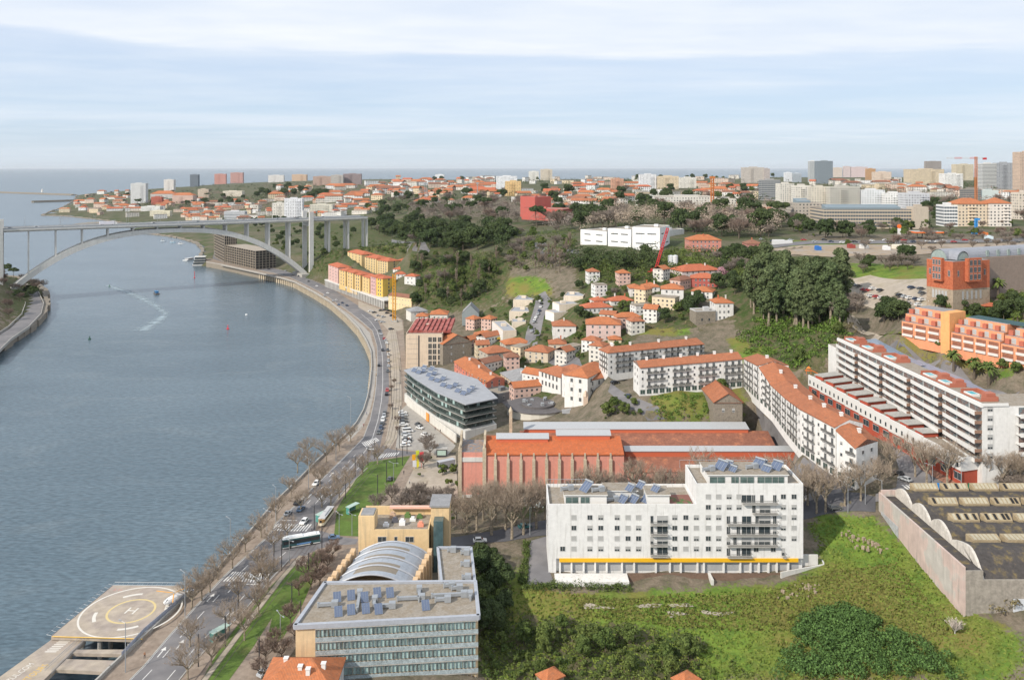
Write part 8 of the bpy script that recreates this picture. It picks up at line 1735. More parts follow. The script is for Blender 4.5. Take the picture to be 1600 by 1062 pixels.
def text(s, size, name, m, parent, loc, ang, sx=1.0, label=None):
    cu_ = bpy.data.curves.new(name, 'FONT'); cu_.body = s; cu_.size = size; cu_.align_x = 'CENTER'; cu_.align_y = 'CENTER'; tmp = bpy.data.objects.new('t', cu_); col.objects.link(tmp); dg_ = bpy.context.evaluated_depsgraph_get(); me = bpy.data.meshes.new_from_object(tmp.evaluated_get(dg_)); bpy.data.objects.remove(tmp); me.materials.clear(); me.materials.append(m)
    o = bpy.data.objects.new(name, me); col.objects.link(o); o.parent = parent; o.location = loc; o.rotation_euler = (0,0,ang); o.scale = (sx,1,1); return o
d = (pl(176,914)-pl(80,993)).xy; pa = math.atan2(d.y, d.x); WP = mat('pad_white', (0,0,0)); YP = mat('sign_yellow', (0.62,0.40,0.10), var=0.15)
text('H', 4.6, 'letter_h', WP, pad, (cc.x, cc.y, 0.007), pa-math.pi/2); text('3.1t', 1.8, 'weight_limit', mat('faded_red_paint', (0.50,0.25,0.22)), pad, (*pl(184,921).xy, 0.007), 0)
b = MB()
for p0, p1 in ((q4[0],q4[4]),(q4[4],q4[3])):
    dd = (p1-p0).xy; nn = Vector((-dd.y, dd.x)).normalized()*1.3
    b.tube([(p0.x,p0.y,0.1),(p1.x,p1.y,0.1)],0.07,4); b.tube([(p0.x+nn.x,p0.y+nn.y,0.3),(p1.x+nn.x,p1.y+nn.y,0.3)],0.07,4)
    for i in range(15): p = p0.lerp(p1, i/14); b.tube([(p.x,p.y,0.1),(p.x+nn.x,p.y+nn.y,0.3)],0.05,4)
b.build('safety_net', METAL, pad)
for i in range(5):
    for j in range(3): p = q4[0].lerp(q4[1], (j+0.5)/3).lerp(q4[4].lerp(q4[3], (j+0.5)/3), (i+0.3)/5); b = MB(); b.tube([(p.x,p.y,-10),(p.x,p.y,-1)],0.6,8); b.build('pile', CONC, pad)
b = MB(); p0, p1 = pl(82,994), pl(222,998); b.tube([(p0.x,p0.y,0.03),(p1.x,p1.y,0.03)],0.14,4); b.build('yellow_edge', YP, pad)
pier = empty('landing_pier', P(80,996,5.6)); tag(pier, 'low concrete pier deck with painted lettering in the bottom left corner', 'pier'); po = pier.location
b = MB(); b.prism([tuple(pl(*q,5.6).xy) for q in ((84,996),(-40,1085),(20,1110),(90,1040),(134,998))], -1.2, 0); b.build('deck', DECK, pier)
for k, qq in enumerate((((100,1014),(92,1019),(215,1022),(222,1014)),((76,1028),(60,1044),(190,1050),(205,1032)),((30,1075),(20,1085),(150,1090),(160,1075)))): b = MB(); b.prism([tuple(pl(*q,5.4).xy) for q in qq], -1.0, -0.2); b.build('cross_beam', DECK, pier)
for k in range(9):
    b = MB(); f = k/9; A_ = pl(lerp(98,66,f), lerp(996,1021,f), 5.6).xy; B_ = pl(lerp(116,84,f), lerp(996,1021,f), 5.6).xy; dd = (B_-A_); nn = Vector((-dd.y,dd.x)).normalized()*0.42; b.quad((*(A_),0.006),(*(B_),0.006),(*(B_+nn*1.0),0.006),(*(A_+nn*1.0),0.006)); b.build('white_stripe', WP, pier)
dd = (pl(84,996,5.6)-pl(-40,1085,5.6)).xy; ta = math.atan2(dd.y, dd.x)
for s_, sz, m_, px, py in (('DOUROAZUL.COM', 2.3, WP, 12, 1064), ('HELITOURS', 2.6, YP, 48, 1056)):
    text(s_, sz, 'deck_lettering', m_, pier, (*pl(px,py,5.6).xy, 0.008), ta, 0.75)
b = MB()
for px0, py0, px1, py1 in ((128,998,70,1050),(137,1000,80,1055)): A_, B_ = pl(px0,py0,5.6), pl(px1,py1,5.6); b.tube([(A_.x,A_.y,1.1),(B_.x,B_.y,1.1)],0.08,4); b.tube([(A_.x,A_.y,0.5),(B_.x,B_.y,0.5)],0.06,4)
b.build('gangway_rail', METAL, pier)
# fence between pad and avenue
fn = empty('glass_fence', P(225,992,6)); tag(fn, 'pale blue glass fence between the helicopter pad and the tree lined walk', 'fence'); po = fn.location
pts = resample([pl(*q,6) for q in ((190,1030),(225,992),(262,960),(290,935),(330,900))], 2.4); b = MB(); bpst = MB()
for p, q in zip(pts, pts[1:]):
    d2 = (q-p).xy; b.obox(((p.x+q.x)/2,(p.y+q.y)/2), d2, d2.length*0.92, 0.06, 0.25, 1.9); bpst.tube([(p.x,p.y,0),(p.x,p.y,2.1)],0.06,4)
b.build('glass_panels', mat('pale_blue_glass', (0.38,0.42,0.52), rough=0.3, var=0.3), fn); bpst.build('fence_posts', METAL, fn)
# helicopter
a = P(270,943,6.8); r = empty('helicopter', a, 0.75); tag(r, 'white helicopter with orange rotor blades parked on the corner of the pad', 'helicopter')
b = MB(); n = 10; secs = [(-2.6,0.05,1.2),(-2.3,0.5,1.15),(-1.5,0.85,1.25),(-0.3,1.0,1.4),(1.0,0.95,1.5),(2.0,0.6,1.7),(3.0,0.28,1.9),(6.4,0.14,2.0)]
for (x0,r0,z0),(x1,r1,z1) in zip(secs, secs[1:]):
    for k in range(n): t0, t1 = 2*math.pi*k/n, 2*math.pi*(k+1)/n; f = lambda x,rr,zc,t: (x, rr*0.95*math.cos(t), zc+rr*math.sin(t)); b.quad(f(x0,r0,z0,t0), f(x0,r0,z0,t1), f(x1,r1,z1,t1), f(x1,r1,z1,t0))
b.build('fuselage', CARP, r, colr=(0.75,0.75,0.75), smooth=True)
b = MB(); b.prism([(5.8,-0.05),(6.8,-0.05),(6.8,0.05),(5.8,0.05)], 1.7, [2.6,3.2,3.2,2.6]); b.box(5.4,-0.9,2.0,5.9,0.9,2.08); b.build('tail_fin', CARP, r, colr=(0.03,0.05,0.10))
b = MB(); b.quad((-2.45,-0.45,1.25),(-2.45,0.45,1.25),(-1.6,0.6,2.0),(-1.6,-0.6,2.0)); b.build('windscreen', CGL, r)
b = MB(); b.tube([(0.3,0,2.3),(0.3,0,3.0)],0.14,8); b.build('rotor_mast', METAL, r)
for k in range(3):
    t = k*2.094+0.1; b = MB(); u_ = Vector((math.cos(t), math.sin(t))); b.obox(Vector((0.3,0))+u_*2.9, u_, 5.0, 0.28, 2.98, 3.03); b.build('rotor_blade', PLAIN, r, colr=(0.75,0.35,0.05))
for y in (-0.95,0.95): b = MB(); b.tube([(-2.2,y,0.25),(-1.8,y,0.08),(2.0,y,0.08)],0.05,5); b.tube([(-0.9,y,0.08),(-0.9,y*0.6,0.7)],0.04,4); b.tube([(1.0,y,0.08),(1.0,y*0.6,0.8)],0.04,4); b.build('skid', METAL, r)
# street lamps and poles
POLES = []
def pole(x, y, h, kind='pole', flat=True, heads=1):
    k = ('pole', h, kind, heads)
    if k not in _wc:
        b = MB(); b.tube([(0,0,-0.3),(0,0,h)], [0.14,0.09] if kind == 'lamp' else [0.16,0.14], 6)
        a_ = MB()
        if kind == 'lamp':
            for s_ in ((-1,1) if heads == 2 else (1,)): a_.tube([(0,0,h-0.1),(s_*1.8,0,h+0.2)],0.05,4); a_.box(min(s_*1.5,s_*2.3),-0.15,h+0.14,max(s_*1.5,s_*2.3),0.15,h+0.27)
        else: a_.tube([(0,0,h-0.6),(2.6,0,h-0.4)],0.05,4)
        _wc[k] = (b.mesh('post', METAL if kind == 'lamp' else DARK), a_.mesh('lamp_head' if kind == 'lamp' else 'cable_arm', METAL if kind == 'lamp' else DARK))
    p = P(x, y, 6) if flat else hit(x, y); r = empty('street_lamp' if kind == 'lamp' else 'tram_pole', p, rnd.uniform(-.3,.3)+2.4); inst('post', _wc[k][0], r); inst('lamp_head' if kind == 'lamp' else 'cable_arm', _wc[k][1], r)
    r['category'] = 'street lamp' if kind == 'lamp' else 'pole'; r['group'] = 'street lamps' if kind == 'lamp' else 'poles carrying the tram wire'; POLES.append((r, ('tall grey street lamp' if h > 9 else 'grey street lamp') if kind == 'lamp' else 'dark tram wire pole', x, y)); return r
for x, y in [(431,815),(289,963),(482,765),(525,722),(548,660),(196,1050),(360,870)]: pole(x, y, 12, 'lamp')
for x, y in [(530,835),(550,836),(438,1002),(615,751),(417,830),(584,600),(586,560),(400,940),(452,879)]: pole(x, y, 7, 'lamp', heads=2)
for x, y in [(491,827),(456,956),(405,1050),(372,968),(310,1041),(575,727),(567,738),(555,745),(585,717),(629,727),(636,709),(620,729),(604,754),(440,891),(428,891),(613,655),(612,630),(611,610),(610,590),(609,572),(607,556),(624,700),(625,680),(626,660),(503,860),(482,905),(470,985),(352,1010),(626,600),(625,580),(540,778),(590,775)]: pole(x, y, 8)
for x, y in [(1325,800),(1254,830),(1352,788),(828,836),(1457,770),(1502,765),(1378,795)]: pole(x, y, 9, 'lamp', False)
for k in range(13):
    for w, s_ in ((2.6,0),(22.4,1)):
        q = bp(-40+k*30, w, 70.2); x, y = pix(q); 
        r = pole(x, 700, 10, 'lamp'); r.location = q; POLES[-1] = (r, 'street lamp on the bridge deck', x, y-8)
# bus shelters, kiosk, signs, hoardings
def shelter(x, y, ang, label):
    r = empty('bus_shelter', P(x, y, 6.07), ang); tag(r, label, 'bus shelter', 'glass shelters'); b = MB(); b.box(-2.6,-1,2.5,2.6,1,2.65); b.build('roof', mat('mint_glass_roof', (0.40,0.52,0.46), rough=0.25), r)
    b = MB(); b.box(-2.4,0.8,0.1,2.4,0.86,2.4); b.box(-2.4,-0.6,0.1,-2.34,0.8,2.4); b.build('glass_wall', mat('teal_glass', (0.10,0.30,0.27), rough=0.15), r)
    b = MB(); b.box(-1.6,0.3,0.45,1.6,0.65,0.5); b.box(-1.5,0.4,0,-1.4,0.5,0.45); b.box(1.4,0.4,0,1.5,0.5,0.45); b.build('bench', METAL, r)
    for px_ in (-2.5,2.5): b = MB(); b.tube([(px_,-0.9,0),(px_,-0.9,2.5)],0.06,5); b.build('post', METAL, r)
shelter(343,997,1.0,'glass bus shelter with green roof beside the lower lawn'); shelter(504,812,1.0,'tram stop shelter with green roof left of the vintage tram'); shelter(551,800,1.0,'green roofed shelter on the lawn behind the vintage tram')
r = empty('kiosk', P(690,714,6.2)); tag(r, 'small dark kiosk with glass front by the factory yard gate', 'kiosk'); b = MB(); b.box(-2.2,0,-1,2.2,3,3.2); b.build('body', DARK, r); b = MB(); b.box(-1.8,-0.06,0.8,1.8,-0.004,2.8); b.build('glass_front', mat('mint_glass_roof', (0,0,0)), r); b = MB(); b.box(-2.4,-0.2,3.2,2.4,3.2,3.4); b.build('roof', CONC, r)
r = empty('trailer', P(697,731,7), 0.55); tag(r, 'grey box trailer parked among bushes in the factory yard', 'trailer'); b = MB(); b.box(-3.6,-1.2,0.8,3.6,1.2,3.3); b.build('box', PLAIN, r, colr=(0.42,0.43,0.45)); b = MB(); b.box(-3.63,-1.0,0.9,-3.605,1.0,3.1); b.build('open_door', DARK, r)
for y in (-1,1): b = MB(); b.tube([(1,y-.1,.4),(1,y+.1,.4)],.4,8); b.build('wheel', RUB, r)
r = empty('entrance_sign', P(655,731,6.1), 0.3); tag(r, 'cluster of tall yellow, green, red and white sign panels at the yard entrance', 'sign')
for x, w, z0, z1, c in ((-2.2,1.4,3.5,5.8,(0.85,0.42,0.02)),(-0.7,1.3,4.6,7.2,(0.60,0.68,0.05)),(1.0,1.7,2.6,6.4,(0.70,0.08,0.09)),(-1.9,1.5,0.8,3.4,(0.75,0.76,0.8)),(-0.6,1.0,0.6,4.4,(0.80,0.72,0.05))): b = MB(); b.box(x-w/2,-0.1+x*0.05,z0,x+w/2,0.1+x*0.05,z1); b.box(x-0.06,-0.05+x*0.05,-0.2,x+0.06,0.05+x*0.05,z0); b.build('sign_panel', PLAIN, r, colr=c)
for x, y, w, lb in ((818,790,3.2,'left of two blank white boards under the tall bare trees'),(839,798,4.4,'right of two blank white boards under the tall bare trees')): p = hit(x, y); r = empty('notice_board', p); tag(r, lb, 'notice board'); b = MB(); b.box(-w/2,-0.08,1.2,w/2,0.08,4.4); b.build('panel', PLAIN, r, colr=(0.62,0.68,0.68)); b = MB(); b.box(-w/2+.2,0.09,-1,-w/2+.35,0.2,4); b.box(w/2-.35,0.09,-1,w/2-.2,0.2,4); b.build('legs', METAL, r)
for x, y, c, lb in ((1466,770,(0.03,0.25,0.65),'small blue square sign on the corner pavement'),(1516,770,(0.02,0.18,0.10),'dark green upright advertising panel on the corner pavement')): p = hit(x, y); r = empty('street_sign', p); tag(r, lb, 'sign'); b = MB(); b.box(-0.8,-0.08,0.8,0.8,0.08,3.2); b.build('panel', PLAIN, r, colr=c); b = MB(); b.tube([(0,0.12,-0.5),(0,0.12,3)],0.06,5); b.build('post', METAL, r)
# cranes
def lattice(b, p, q, w, n, t=0.09):
    p, q = Vector(p), Vector(q); d = (q-p).normalized(); u_ = d.cross(Vector((0,1,0.01))).normalized()*w/2; v_ = d.cross(u_).normalized()*w/2; cs = [u_+v_, u_-v_, -u_-v_, -u_+v_]
    for c_ in cs: b.tube([p+c_, q+c_], t, 4)
    for i in range(n):
        for k in range(4): a_ = p.lerp(q, i/n)+cs[k]; c_ = p.lerp(q, (i+1)/n)+cs[(k+1)%4]; b.tube([a_, c_], t*0.7, 3, cap=False)
p = P(616,503,6); r = empty('tower_crane', p); tag(r, 'yellow crane mast standing in front of the pale yellow hall', 'crane'); hh = zat(428,p.y)-6; b = MB(); lattice(b, (0,0,0), (0,0,hh), 2.2, 16, 0.22); b.build('mast', mat('crane_yellow', (0.70,0.33,0.02)), r); b = MB(); b.box(-2.4,-2.4,0,2.4,2.4,1.5); b.build('base', CONC, r)
p = hit(1024,428); r = empty('mobile_crane', p); tag(r, 'red mobile crane with its long boom raised beside the white campus', 'crane'); s_ = p.y/F; b = MB(); lattice(b, (0,0,2.5), (22*s_,6,66*s_+2), 1.3, 18, 0.16); b.build('boom', mat('crane_red', (0.50,0.03,0.04)), r); b = MB(); b.box(-5,-1.6,0.6,4,1.6,1.8); b.box(-3,-1.4,1.8,0.5,1.4,3.6); b.build('body', mat('crane_red', (0,0,0)), r)
for x in (-3.5,-1.5,1,3): b = MB(); b.tube([(x,-1.7,.5),(x,-1.2,.5)],.55,8); b.build('wheel', RUB, r)
y = 1250; p = PY(1525, y, 0); p.z = tz(p.x, p.y); r = empty('tower_crane', p); tag(r, 'tall tower crane with red and white jib on the right skyline', 'crane'); k = y/F; hh = zat(247, y)-p.z; b = MB(); lattice(b, (0,0,0), (0,0,hh+2), 2.6, 26, 0.35); b.build('mast', mat('crane_orange', (0.50,0.17,0.05)), r)
for i, (x0, x1) in enumerate(((-46,-34),(-34,-22),(-22,-10),(-10,0),(0,16))): b = MB(); lattice(b, (x0*k,0,hh), (x1*k,0,hh), 1.8, 4, 0.22); b.build('jib_section', PLAIN, r, colr=[(0.6,0.6,0.6),(0.6,0.12,0.08)][i % 2])
b = MB(); b.box(11*k,-1.5,hh-2.5,16*k,1.5,hh+0.5); b.build('counterweight', mat('crane_red', (0,0,0)), r)
y = 1000; p = PY(1113, y, 0); p.z = tz(p.x, p.y); r = empty('tower_crane', p); tag(r, 'short orange crane mast among trees right of centre', 'crane'); b = MB(); lattice(b, (0,0,0), (0,0,zat(277,y)-p.z), 3.0, 14, 0.4); b.build('mast', mat('crane_orange', (0,0,0)), r); b = MB(); b.box(-3,-2,zat(279,y)-p.z,3,2,zat(277,y)-p.z+1); b.build('cab', mat('crane_orange', (0,0,0)), r)
p = hit(1525,366); r = empty('drilling_rig', p); tag(r, 'bright blue drilling rig mast on the building site', 'drilling rig'); s_ = p.y/F; b = MB(); lattice(b, (0,0,1), (0,0,24*s_), 1.6, 10, 0.3); b.box(-0.5,-.5,1,.5,.5,20*s_); b.build('mast', mat('rig_blue', (0.03,0.25,0.60)), r); b = MB(); b.box(-3,-2,0.5,3,2,3); b.box(-0.5,-1,22*s_,3,1,25*s_); b.build('body', mat('rig_blue', (0,0,0)), r)
for x, c in ((1048,(0.6,0.62,0.62)),(1055,(0.6,0.62,0.62))): p = hit(x,420); b = MB(); b.lathe([(0.3,0),(1.9,2.5),(1.9,9),(0,9.6)],10); o = b.build('cement_silo', PLAIN, colr=c); o.location = p; tag(o, ('left' if x < 1050 else 'right')+' grey cement silo right of the red crane', 'silo', 'silos')
# petrol station, huts and site material on the plateau
p = hit(1445,372); r = empty('petrol_station', p); tag(r, 'petrol station canopy with orange edge on the plateau avenue', 'petrol station'); k = p.y/F; b = MB(); b.box(-22*k,-8,4.5,22*k,8,5.6,0,1); b.build('canopy', [mat('orange_fascia', (0.75,0.16,0.03)), CONC], r)
for x in (-12,-4,4,12): b = MB(); b.box(x*k-.3,-.3,-1,x*k+.3,.3,4.5); b.build('column', CONC, r)
p = hit(1405,372); r = empty('price_sign', p); tag(r, 'tall white petrol price pylon with orange round top', 'sign'); b = MB(); b.box(-1.2,-.3,0,1.2,.3,8); b.build('pylon_board', PLAIN, r, colr=WHITE); b = MB(); b.tube([(0,-.35,9.4),(0,.35,9.4)],1.7,12); b.build('round_top', mat('orange_fascia', (0,0,0)), r)
for i, (x, y, w, c, lb) in enumerate(((1278,391,8,(0.03,0.15,0.45),'blue container on the building site'),(1222,381,30,(0.6,0.6,0.6),'long grey roofed shed left of the blue container'),(1412,389,34,(0.72,0.66,0.56),'long white hoarding on the building site'),(1330,388,10,(0.30,0.06,0.05),'dark red truck on the building site'),(1350,389,12,(0.7,0.7,0.68),'white truck on the building site'),(1385,391,9,(0.7,0.7,0.7),'white cabin on the building site'),(1536,368,12,(0.70,0.20,0.05),'orange machine beside the blue rig'),(1545,374,10,(0.6,0.7,0.75),'pale tarpaulin heap by the blue rig'))):
    p = hit(x, y); k = p.y/F; b = MB(); b.box(-w*k/2,-2,-0.5,w*k/2,2,2.6); b.box(-w*k/2+0.2,-1.6,2.6,w*k/2-w*k*0.4,1.6,3.2); o = b.build('site_cabin', PLAIN, colr=c); o.location = p; tag(o, lb, 'site cabin')
b = MB(); p = hit(1258,588)+Vector((0,0,0)); p = P(1260,584,37.5); b.tube([(0,0,0),(0,0,2.5)],.1,5); b.tube([(2,0,0),(2,0,2.5)],.1,5); b.box(-0.5,-.6,1.4,2.5,.6,1.6); b.prism([(2.5,-.4),(5,-.4),(5,.4),(2.5,.4)],[1.3,0,0,1.3],[1.6,.3,.3,1.6]); b.lathe([(1.0,2.5),(0,3.4)],6,(1,0,0)); o = b.build('play_structure', PLAIN, colr=(0.80,0.20,0.03)); o.location = p; tag(o, 'orange playground climbing frame and slide beside the red podium wall', 'playground')
# floodlight masts
for i, (x, y0, y1) in enumerate(((664,316,286),(667,316,286),(746,316,285))): p = hit(x, y0); b = MB(); b.tube([(0,0,-2),(0,0,(y0-y1)*p.y/F)],[0.9,0.6],6); b.box(-2.5,-.5,(y0-y1)*p.y/F-3,2.5,.5,(y0-y1)*p.y/F); o = b.build('floodlight_mast', METAL); o.location = p; tag(o, ['left one of the close pair of floodlight masts','right one of the close pair of floodlight masts','single floodlight mast right of the close pair'][i], 'floodlight mast', 'floodlight masts')
# boats and buoys
def boat(x, y, L_, ang, label, hull, cab, name='boat'):
    p = P(x, y, 0); r = empty(name, p, ang); tag(r, label, 'boat'); w = L_*0.28; b = MB(); b.prism([(-L_/2,-w/2),(L_*0.25,-w/2),(L_/2,0),(L_*0.25,w/2),(-L_/2,w/2)], -0.4, [1.1,1.2,1.8,1.2,1.1]); b.build('hull', PLAIN, r, colr=hull)
    b = MB(); b.box(-L_*0.35,-w*0.36,1.1,L_*0.12,w*0.36,2.9); b.box(-L_*0.38,-w*0.42,2.9,L_*0.16,w*0.42,3.1); b.build('cabin', PLAIN, r, colr=cab); b = MB(); b.tube([(0,0,3.1),(0,0,5)],0.07,4); b.box(-L_*.3,-w*.38,1.7,L_*.1,w*.38,2.5); b.build('windows', CGL, r)
boat(244,459,13,2.2,'small blue and red tour boat sailing on the river',(0.12,0.10,0.09),(0.05,0.20,0.42))
boat(255,377,9,0.3,'small white boat moored left of the far quay',(0.6,0.65,0.7),(0.6,0.62,0.62)); boat(270,379,9,0.2,'small pale blue boat moored by the far quay',(0.4,0.55,0.65),(0.6,0.62,0.62)); boat(283,381,10,0.1,'rightmost small boat moored by the far quay',(0.65,0.65,0.65),(0.5,0.55,0.6))
boat(298,406,26,1.3,'white ferry moored at the tip of the quay',(0.55,0.57,0.58),(0.5,0.5,0.5),'ferry')
r = empty('floating_restaurant', P(313,414,0), 0.25); tag(r, 'three decked white floating building moored at the quay corner', 'floating building')
for j in range(3): b = MB(); b.box(-9+j,-8,1+j*3.3,9-j,8,1.4+j*3.3); b.build('deck', CONCL, r); b = MB(); b.box(-8+j,-7,1.4+j*3.3,8-j,7,4.29+j*3.3); b.build('glazed_saloon', mat('saloon_glass', (0.10,0.12,0.13), rough=0.2, var=0.5), r)
b = MB(); b.box(-7,-8,10.9,7,8,11.3); b.build('roof', CONCL, r); b = MB(); b.box(-9,-8,-1,9,8,0.99); b.build('hull', PLAIN, r, colr=(0.5,0.5,0.5))
for x, y, c, h, lb in ((171,448,(0.02,0.10,0.06),2.6,'small dark green buoy left of the tour boat'),(140,530,(0.02,0.08,0.05),2.6,'dark green buoy nearest to the wooded bank'),(356,514,(0.55,0.03,0.05),3.4,'red buoy in the middle of the river'),(304,434,(0.50,0.04,0.05),8,'tall thin red marker off the quay corner'),(385,492,(0.7,0.7,0.7),0.8,'tiny white float near the quay bend')):
    b = MB(); b.lathe([(0,-0.5),(1.1,-0.2),(1.1,0.5),(0.35,1.0),(0.3,h*0.8),(0.5,h*0.82),(0,h)],8); o = b.build('buoy', PLAIN, colr=c); o.location = P(x, y, 0); tag(o, lb, 'buoy')
for nm, lb, A, B, w in (('breakwater','long far breakwater closing the river mouth',(0,301),(116,305),14),('breakwater','short nearer pier at the river mouth',(51,316),(116,314),12)):
    a, c = P(*A,1), P(*B,1); b = MB(); d = (c-a); b.obox((0,0), d.xy, d.xy.length, w*2, -3, 3.5); b.obox((0,-w*0.4), d.xy, d.xy.length, 3, 3.5, 6.5); o = b.build(nm, STONE); o.location = ((a.x+c.x)/2, (a.y+c.y)/2, 0); tag(o, lb, 'breakwater')
p = P(66,301,1); b = MB(); b.lathe([(6,2),(4,14),(5,15),(0,19)],8); o = b.build('lighthouse', PLAIN, colr=OFFW); o.location = p; tag(o, 'small pale lighthouse on the far breakwater', 'lighthouse')
p = P(146,350,0); b = MB(); b.lathe([(48,-1),(36,1.2),(14,2.4),(0,2.6)],14); o = b.build('rock_shoal', STONE); o.location = p; o.scale = (1,2.2,1); tag(o, kind='structure')
# people
def personmesh(seed, walk):
    bm = bmesh.new(); lay = bm.verts.layers.skin.verify() if hasattr(bm.verts.layers, 'skin') else None; J = [(0,0,0.95,.13),(0,0,1.2,.14),(0,0,1.42,.13),(0,0,1.52,.055),(0,0.02,1.68,.10),(0.09,0,0.88,.10),(0.10,walk,0.48,.065),(0.11,walk*1.3-.05,0.06,.045),(0.11,walk*1.3+.1,0.03,.04),(-0.09,0,0.88,.10),(-0.10,-walk,0.48,.065),(-0.11,-walk*1.6,0.08,.045),(-0.11,-walk*1.6+.14,0.04,.04),(0.2,0,1.40,.06),(0.26,-walk*.6,1.12,.045),(0.26,-walk*.4+.08,0.88,.035),(-0.2,0,1.40,.06),(-0.26,walk*.6,1.12,.045),(-0.26,walk*.6+.08,0.88,.035)]
    E = [(0,1),(1,2),(2,3),(3,4),(0,5),(5,6),(6,7),(7,8),(0,9),(9,10),(10,11),(11,12),(2,13),(13,14),(14,15),(2,16),(16,17),(17,18)]
    me = bpy.data.meshes.new('person'); me.from_pydata([j[:3] for j in J], E, []); o = bpy.data.objects.new('t', me); col.objects.link(o); md = o.modifiers.new('s', 'SKIN'); sv = me.skin_vertices[0].data
    for i, j in enumerate(J): sv[i].radius = (j[3], j[3])
    sv[0].use_root = True; o.modifiers.new('u', 'SUBSURF').levels = 1; dg_ = bpy.context.evaluated_depsgraph_get(); m2 = bpy.data.meshes.new_from_object(o.evaluated_get(dg_)); bpy.data.objects.remove(o)
    m2.materials.clear(); 
    for m_ in (PLAIN, mat('dark_trousers', (0.03,0.035,0.05)), mat('skin', (0.45,0.28,0.20)), mat('dark_hair', (0.04,0.03,0.02))): m2.materials.append(m_)
    for f in m2.polygons: z = f.center.z; f.material_index = 3 if z > 1.72 or (z > 1.6 and f.center.y < 0) else 2 if z > 1.5 else 1 if z < 0.95 and abs(f.center.x) < 0.2 else 2 if z < 0.9 else 0; f.use_smooth = True
    return m2
PM = [personmesh(0, 0.22), personmesh(1, 0.05), personmesh(2, 0.15)]
for i, (x, y, c, cn, wh) in enumerate([(588,588,(.5,.3,.1),'brown','walking on the promenade level with the beige office block'),(578,622,(.05,.05,.06),'black','walking on the promenade near the river bend'),(573,648,(.1,.12,.3),'blue','strolling at the inner river bend'),(568,667,(.3,.05,.05),'red','on the promenade below the dark office'),(631,741,(.04,.04,.05),'black','standing on the path right of the upper lawn'),(640,756,(.5,.5,.5),'grey','walking beside the factory yard wall'),(603,765,(.03,.03,.04),'dark','at the lower end of the upper lawn'),(410,905,(.04,.04,.05),'dark','at the lower zebra crossing'),(413,912,(.3,.3,.3),'grey','waiting by the lower zebra crossing'),(337,1004,(.35,.35,.4),'grey','sitting place of the lower bus shelter'),(487,829,(.6,.58,.55),'white','beside the vintage tram stop'),(660,668,(.1,.1,.1),'dark','beside the white cars near the dark office'),(688,676,(.03,.03,.03),'black','leftmost of the walkers under the dark office wall'),(680,672,(.2,.1,.1),'maroon','second walker under the dark office wall'),(226,1028,(.3,.15,.08),'brown','on the walk beside the helicopter pad'),(528,806,(.6,.4,.3),'orange','on the tram stop path'),(837,823,(.45,.1,.08),'red','on the pavement beside the teal car'),(436,775,(.1,.1,.1),'black','on the river walk by the tall lamp')]):
    p = P(x, y, 6.08) if y > 560 and x < 700 else hit(x, y); o = inst('person', PM[i % 3], None, p, rnd.uniform(0,6.28), c); tag(o, f'person in a {cn} top {wh.replace("sitting place of","standing at")}', 'person')
# ================================================================ labels that tell repeats apart
ORD = ['first','second','third','fourth','fifth','sixth','seventh','eighth','ninth','tenth','eleventh','twelfth','thirteenth','fourteenth','fifteenth','sixteenth','seventeenth','eighteenth','nineteenth','twentieth']
LM += [('the bridge pylon',484,380),('the eucalyptus grove',1250,450),('the upper gravel car park',1400,458),('the vintage tram',508,812),('the city bus',470,850),('the red villa',1100,440),('the tall pale pink house',942,525),('the stately white mansion',880,518),('the grey metal house',735,490),('the wooded river bank',40,470),('the ivy thicket',1340,1010),('the factory yard',670,750),('the yellow crane mast',616,470),('the derelict gable barn',1140,628),('the zebra crossing by the tram',450,825),('the lower lawn',430,950),('the upper lawn',590,760),('the long faculty building',1360,342),('the twin brick red towers',357,280),('the far breakwater',60,302),('the pale tower near the river mouth',215,302),('the tall glass tower',1285,268),('the white slab tower',792,288),('the petrol station',1445,368),('the stone ruin',1102,500),('the terraced white houses',815,500),('the red mobile crane',1035,400),('the floodlight masts',666,300),('the pink mansion',1100,385),('the striped office tower',1550,278),('the red roofed cream flats',1520,335),('the wide beige tower',1177,274),('the white balcony flats',1245,305),('the brown skyline slab',550,280),('the coast skyline blocks',430,280),('the white seven storey block',458,325),('the unfinished framed block',375,400),('the cream riverside school',250,334),('the orange crane mast',1113,290),('the white skyline tower pair',834,275),('the wooded headland',430,300),('the city gate of the bridge',555,342),('the middle meadow edge',900,1010)]
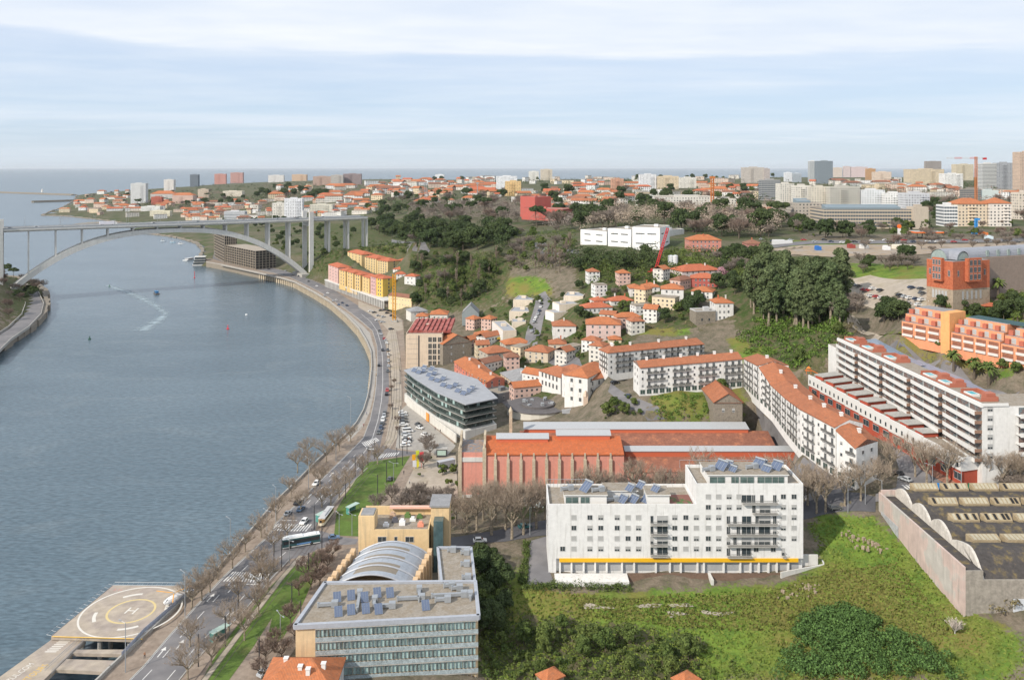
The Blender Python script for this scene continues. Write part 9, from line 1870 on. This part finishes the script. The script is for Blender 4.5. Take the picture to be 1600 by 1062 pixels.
LM = [l for l in LM if l[0] != "the terraced white apartment slab"]+[('the terraced white slab',1430,620)]
LM[-3] = ('the bridge approach road', 555, 342); LM[-2] = ('the lowest part of the meadow', 900, 1010)
def autolabel(items):
    groups = {}
    for o, ds, x, y in items:
        wgt = lambda l: (l[1]-x)**2+((l[2]-y)*2.0)**2
        l = min(LM, key=wgt); dx, dy = x-l[1], (y-l[2])*2.0
        rel = ('right of' if dx > 0 else 'left of') if abs(dx) > abs(dy) else ('in front of' if dy > 0 else 'behind')
        groups.setdefault((ds, rel, l[0]), []).append((x, o))
    for (ds, rel, lm), lst in groups.items():
        lst.sort(key=lambda t: t[0]); n = len(lst)
        for i, (x, o) in enumerate(lst):
            if n == 1: o['label'] = f'{ds} {rel} {lm}'
            elif n <= 20 or i < 10: o['label'] = f'{ORD[min(i,19)]} {ds} from the left {rel} {lm}'
            else: o['label'] = (f'{ORD[n-1-i]} {ds} from the right {rel} {lm}' if n-1-i < 20 else f'{ds} in the middle of the row {rel} {lm}')
def shorten():
    for o in col.objects:
        l = o.get('label')
        if l and len(l.split()) > 16: o['label'] = l.replace(' from the left ', ' from left ').replace(' from the right ', ' from right ').replace('mid sized ', '')
        l = o.get('label')
        if l and len(l.split()) > 16: o['label'] = l.replace('the large white apartment block', 'the large white block').replace('the straight white housing block', 'the straight white block').replace('in front of', 'before').replace('the white seven storey block', 'the seven storey block')
for it in (PLANTED, CARS, POLES, FARH): autolabel(it)
shorten()
# ================================================================ air
hz = MB(); hz.box(-80000, -4000, -6.5, 80000, 125000, 260); m = bpy.data.materials.new('air'); m.use_nodes = True; t = m.node_tree; t.nodes.clear(); pv = t.nodes.new('ShaderNodeVolumePrincipled'); pv.inputs['Density'].default_value = 0.000016; pv.inputs['Color'].default_value = (0.88,0.94,1.0,1); pv.inputs['Anisotropy'].default_value = 0.0
mo = t.nodes.new('ShaderNodeOutputMaterial'); t.links.new(pv.outputs[0], mo.inputs['Volume']); o = hz.build('haze', m); tag(o, kind='stuff')
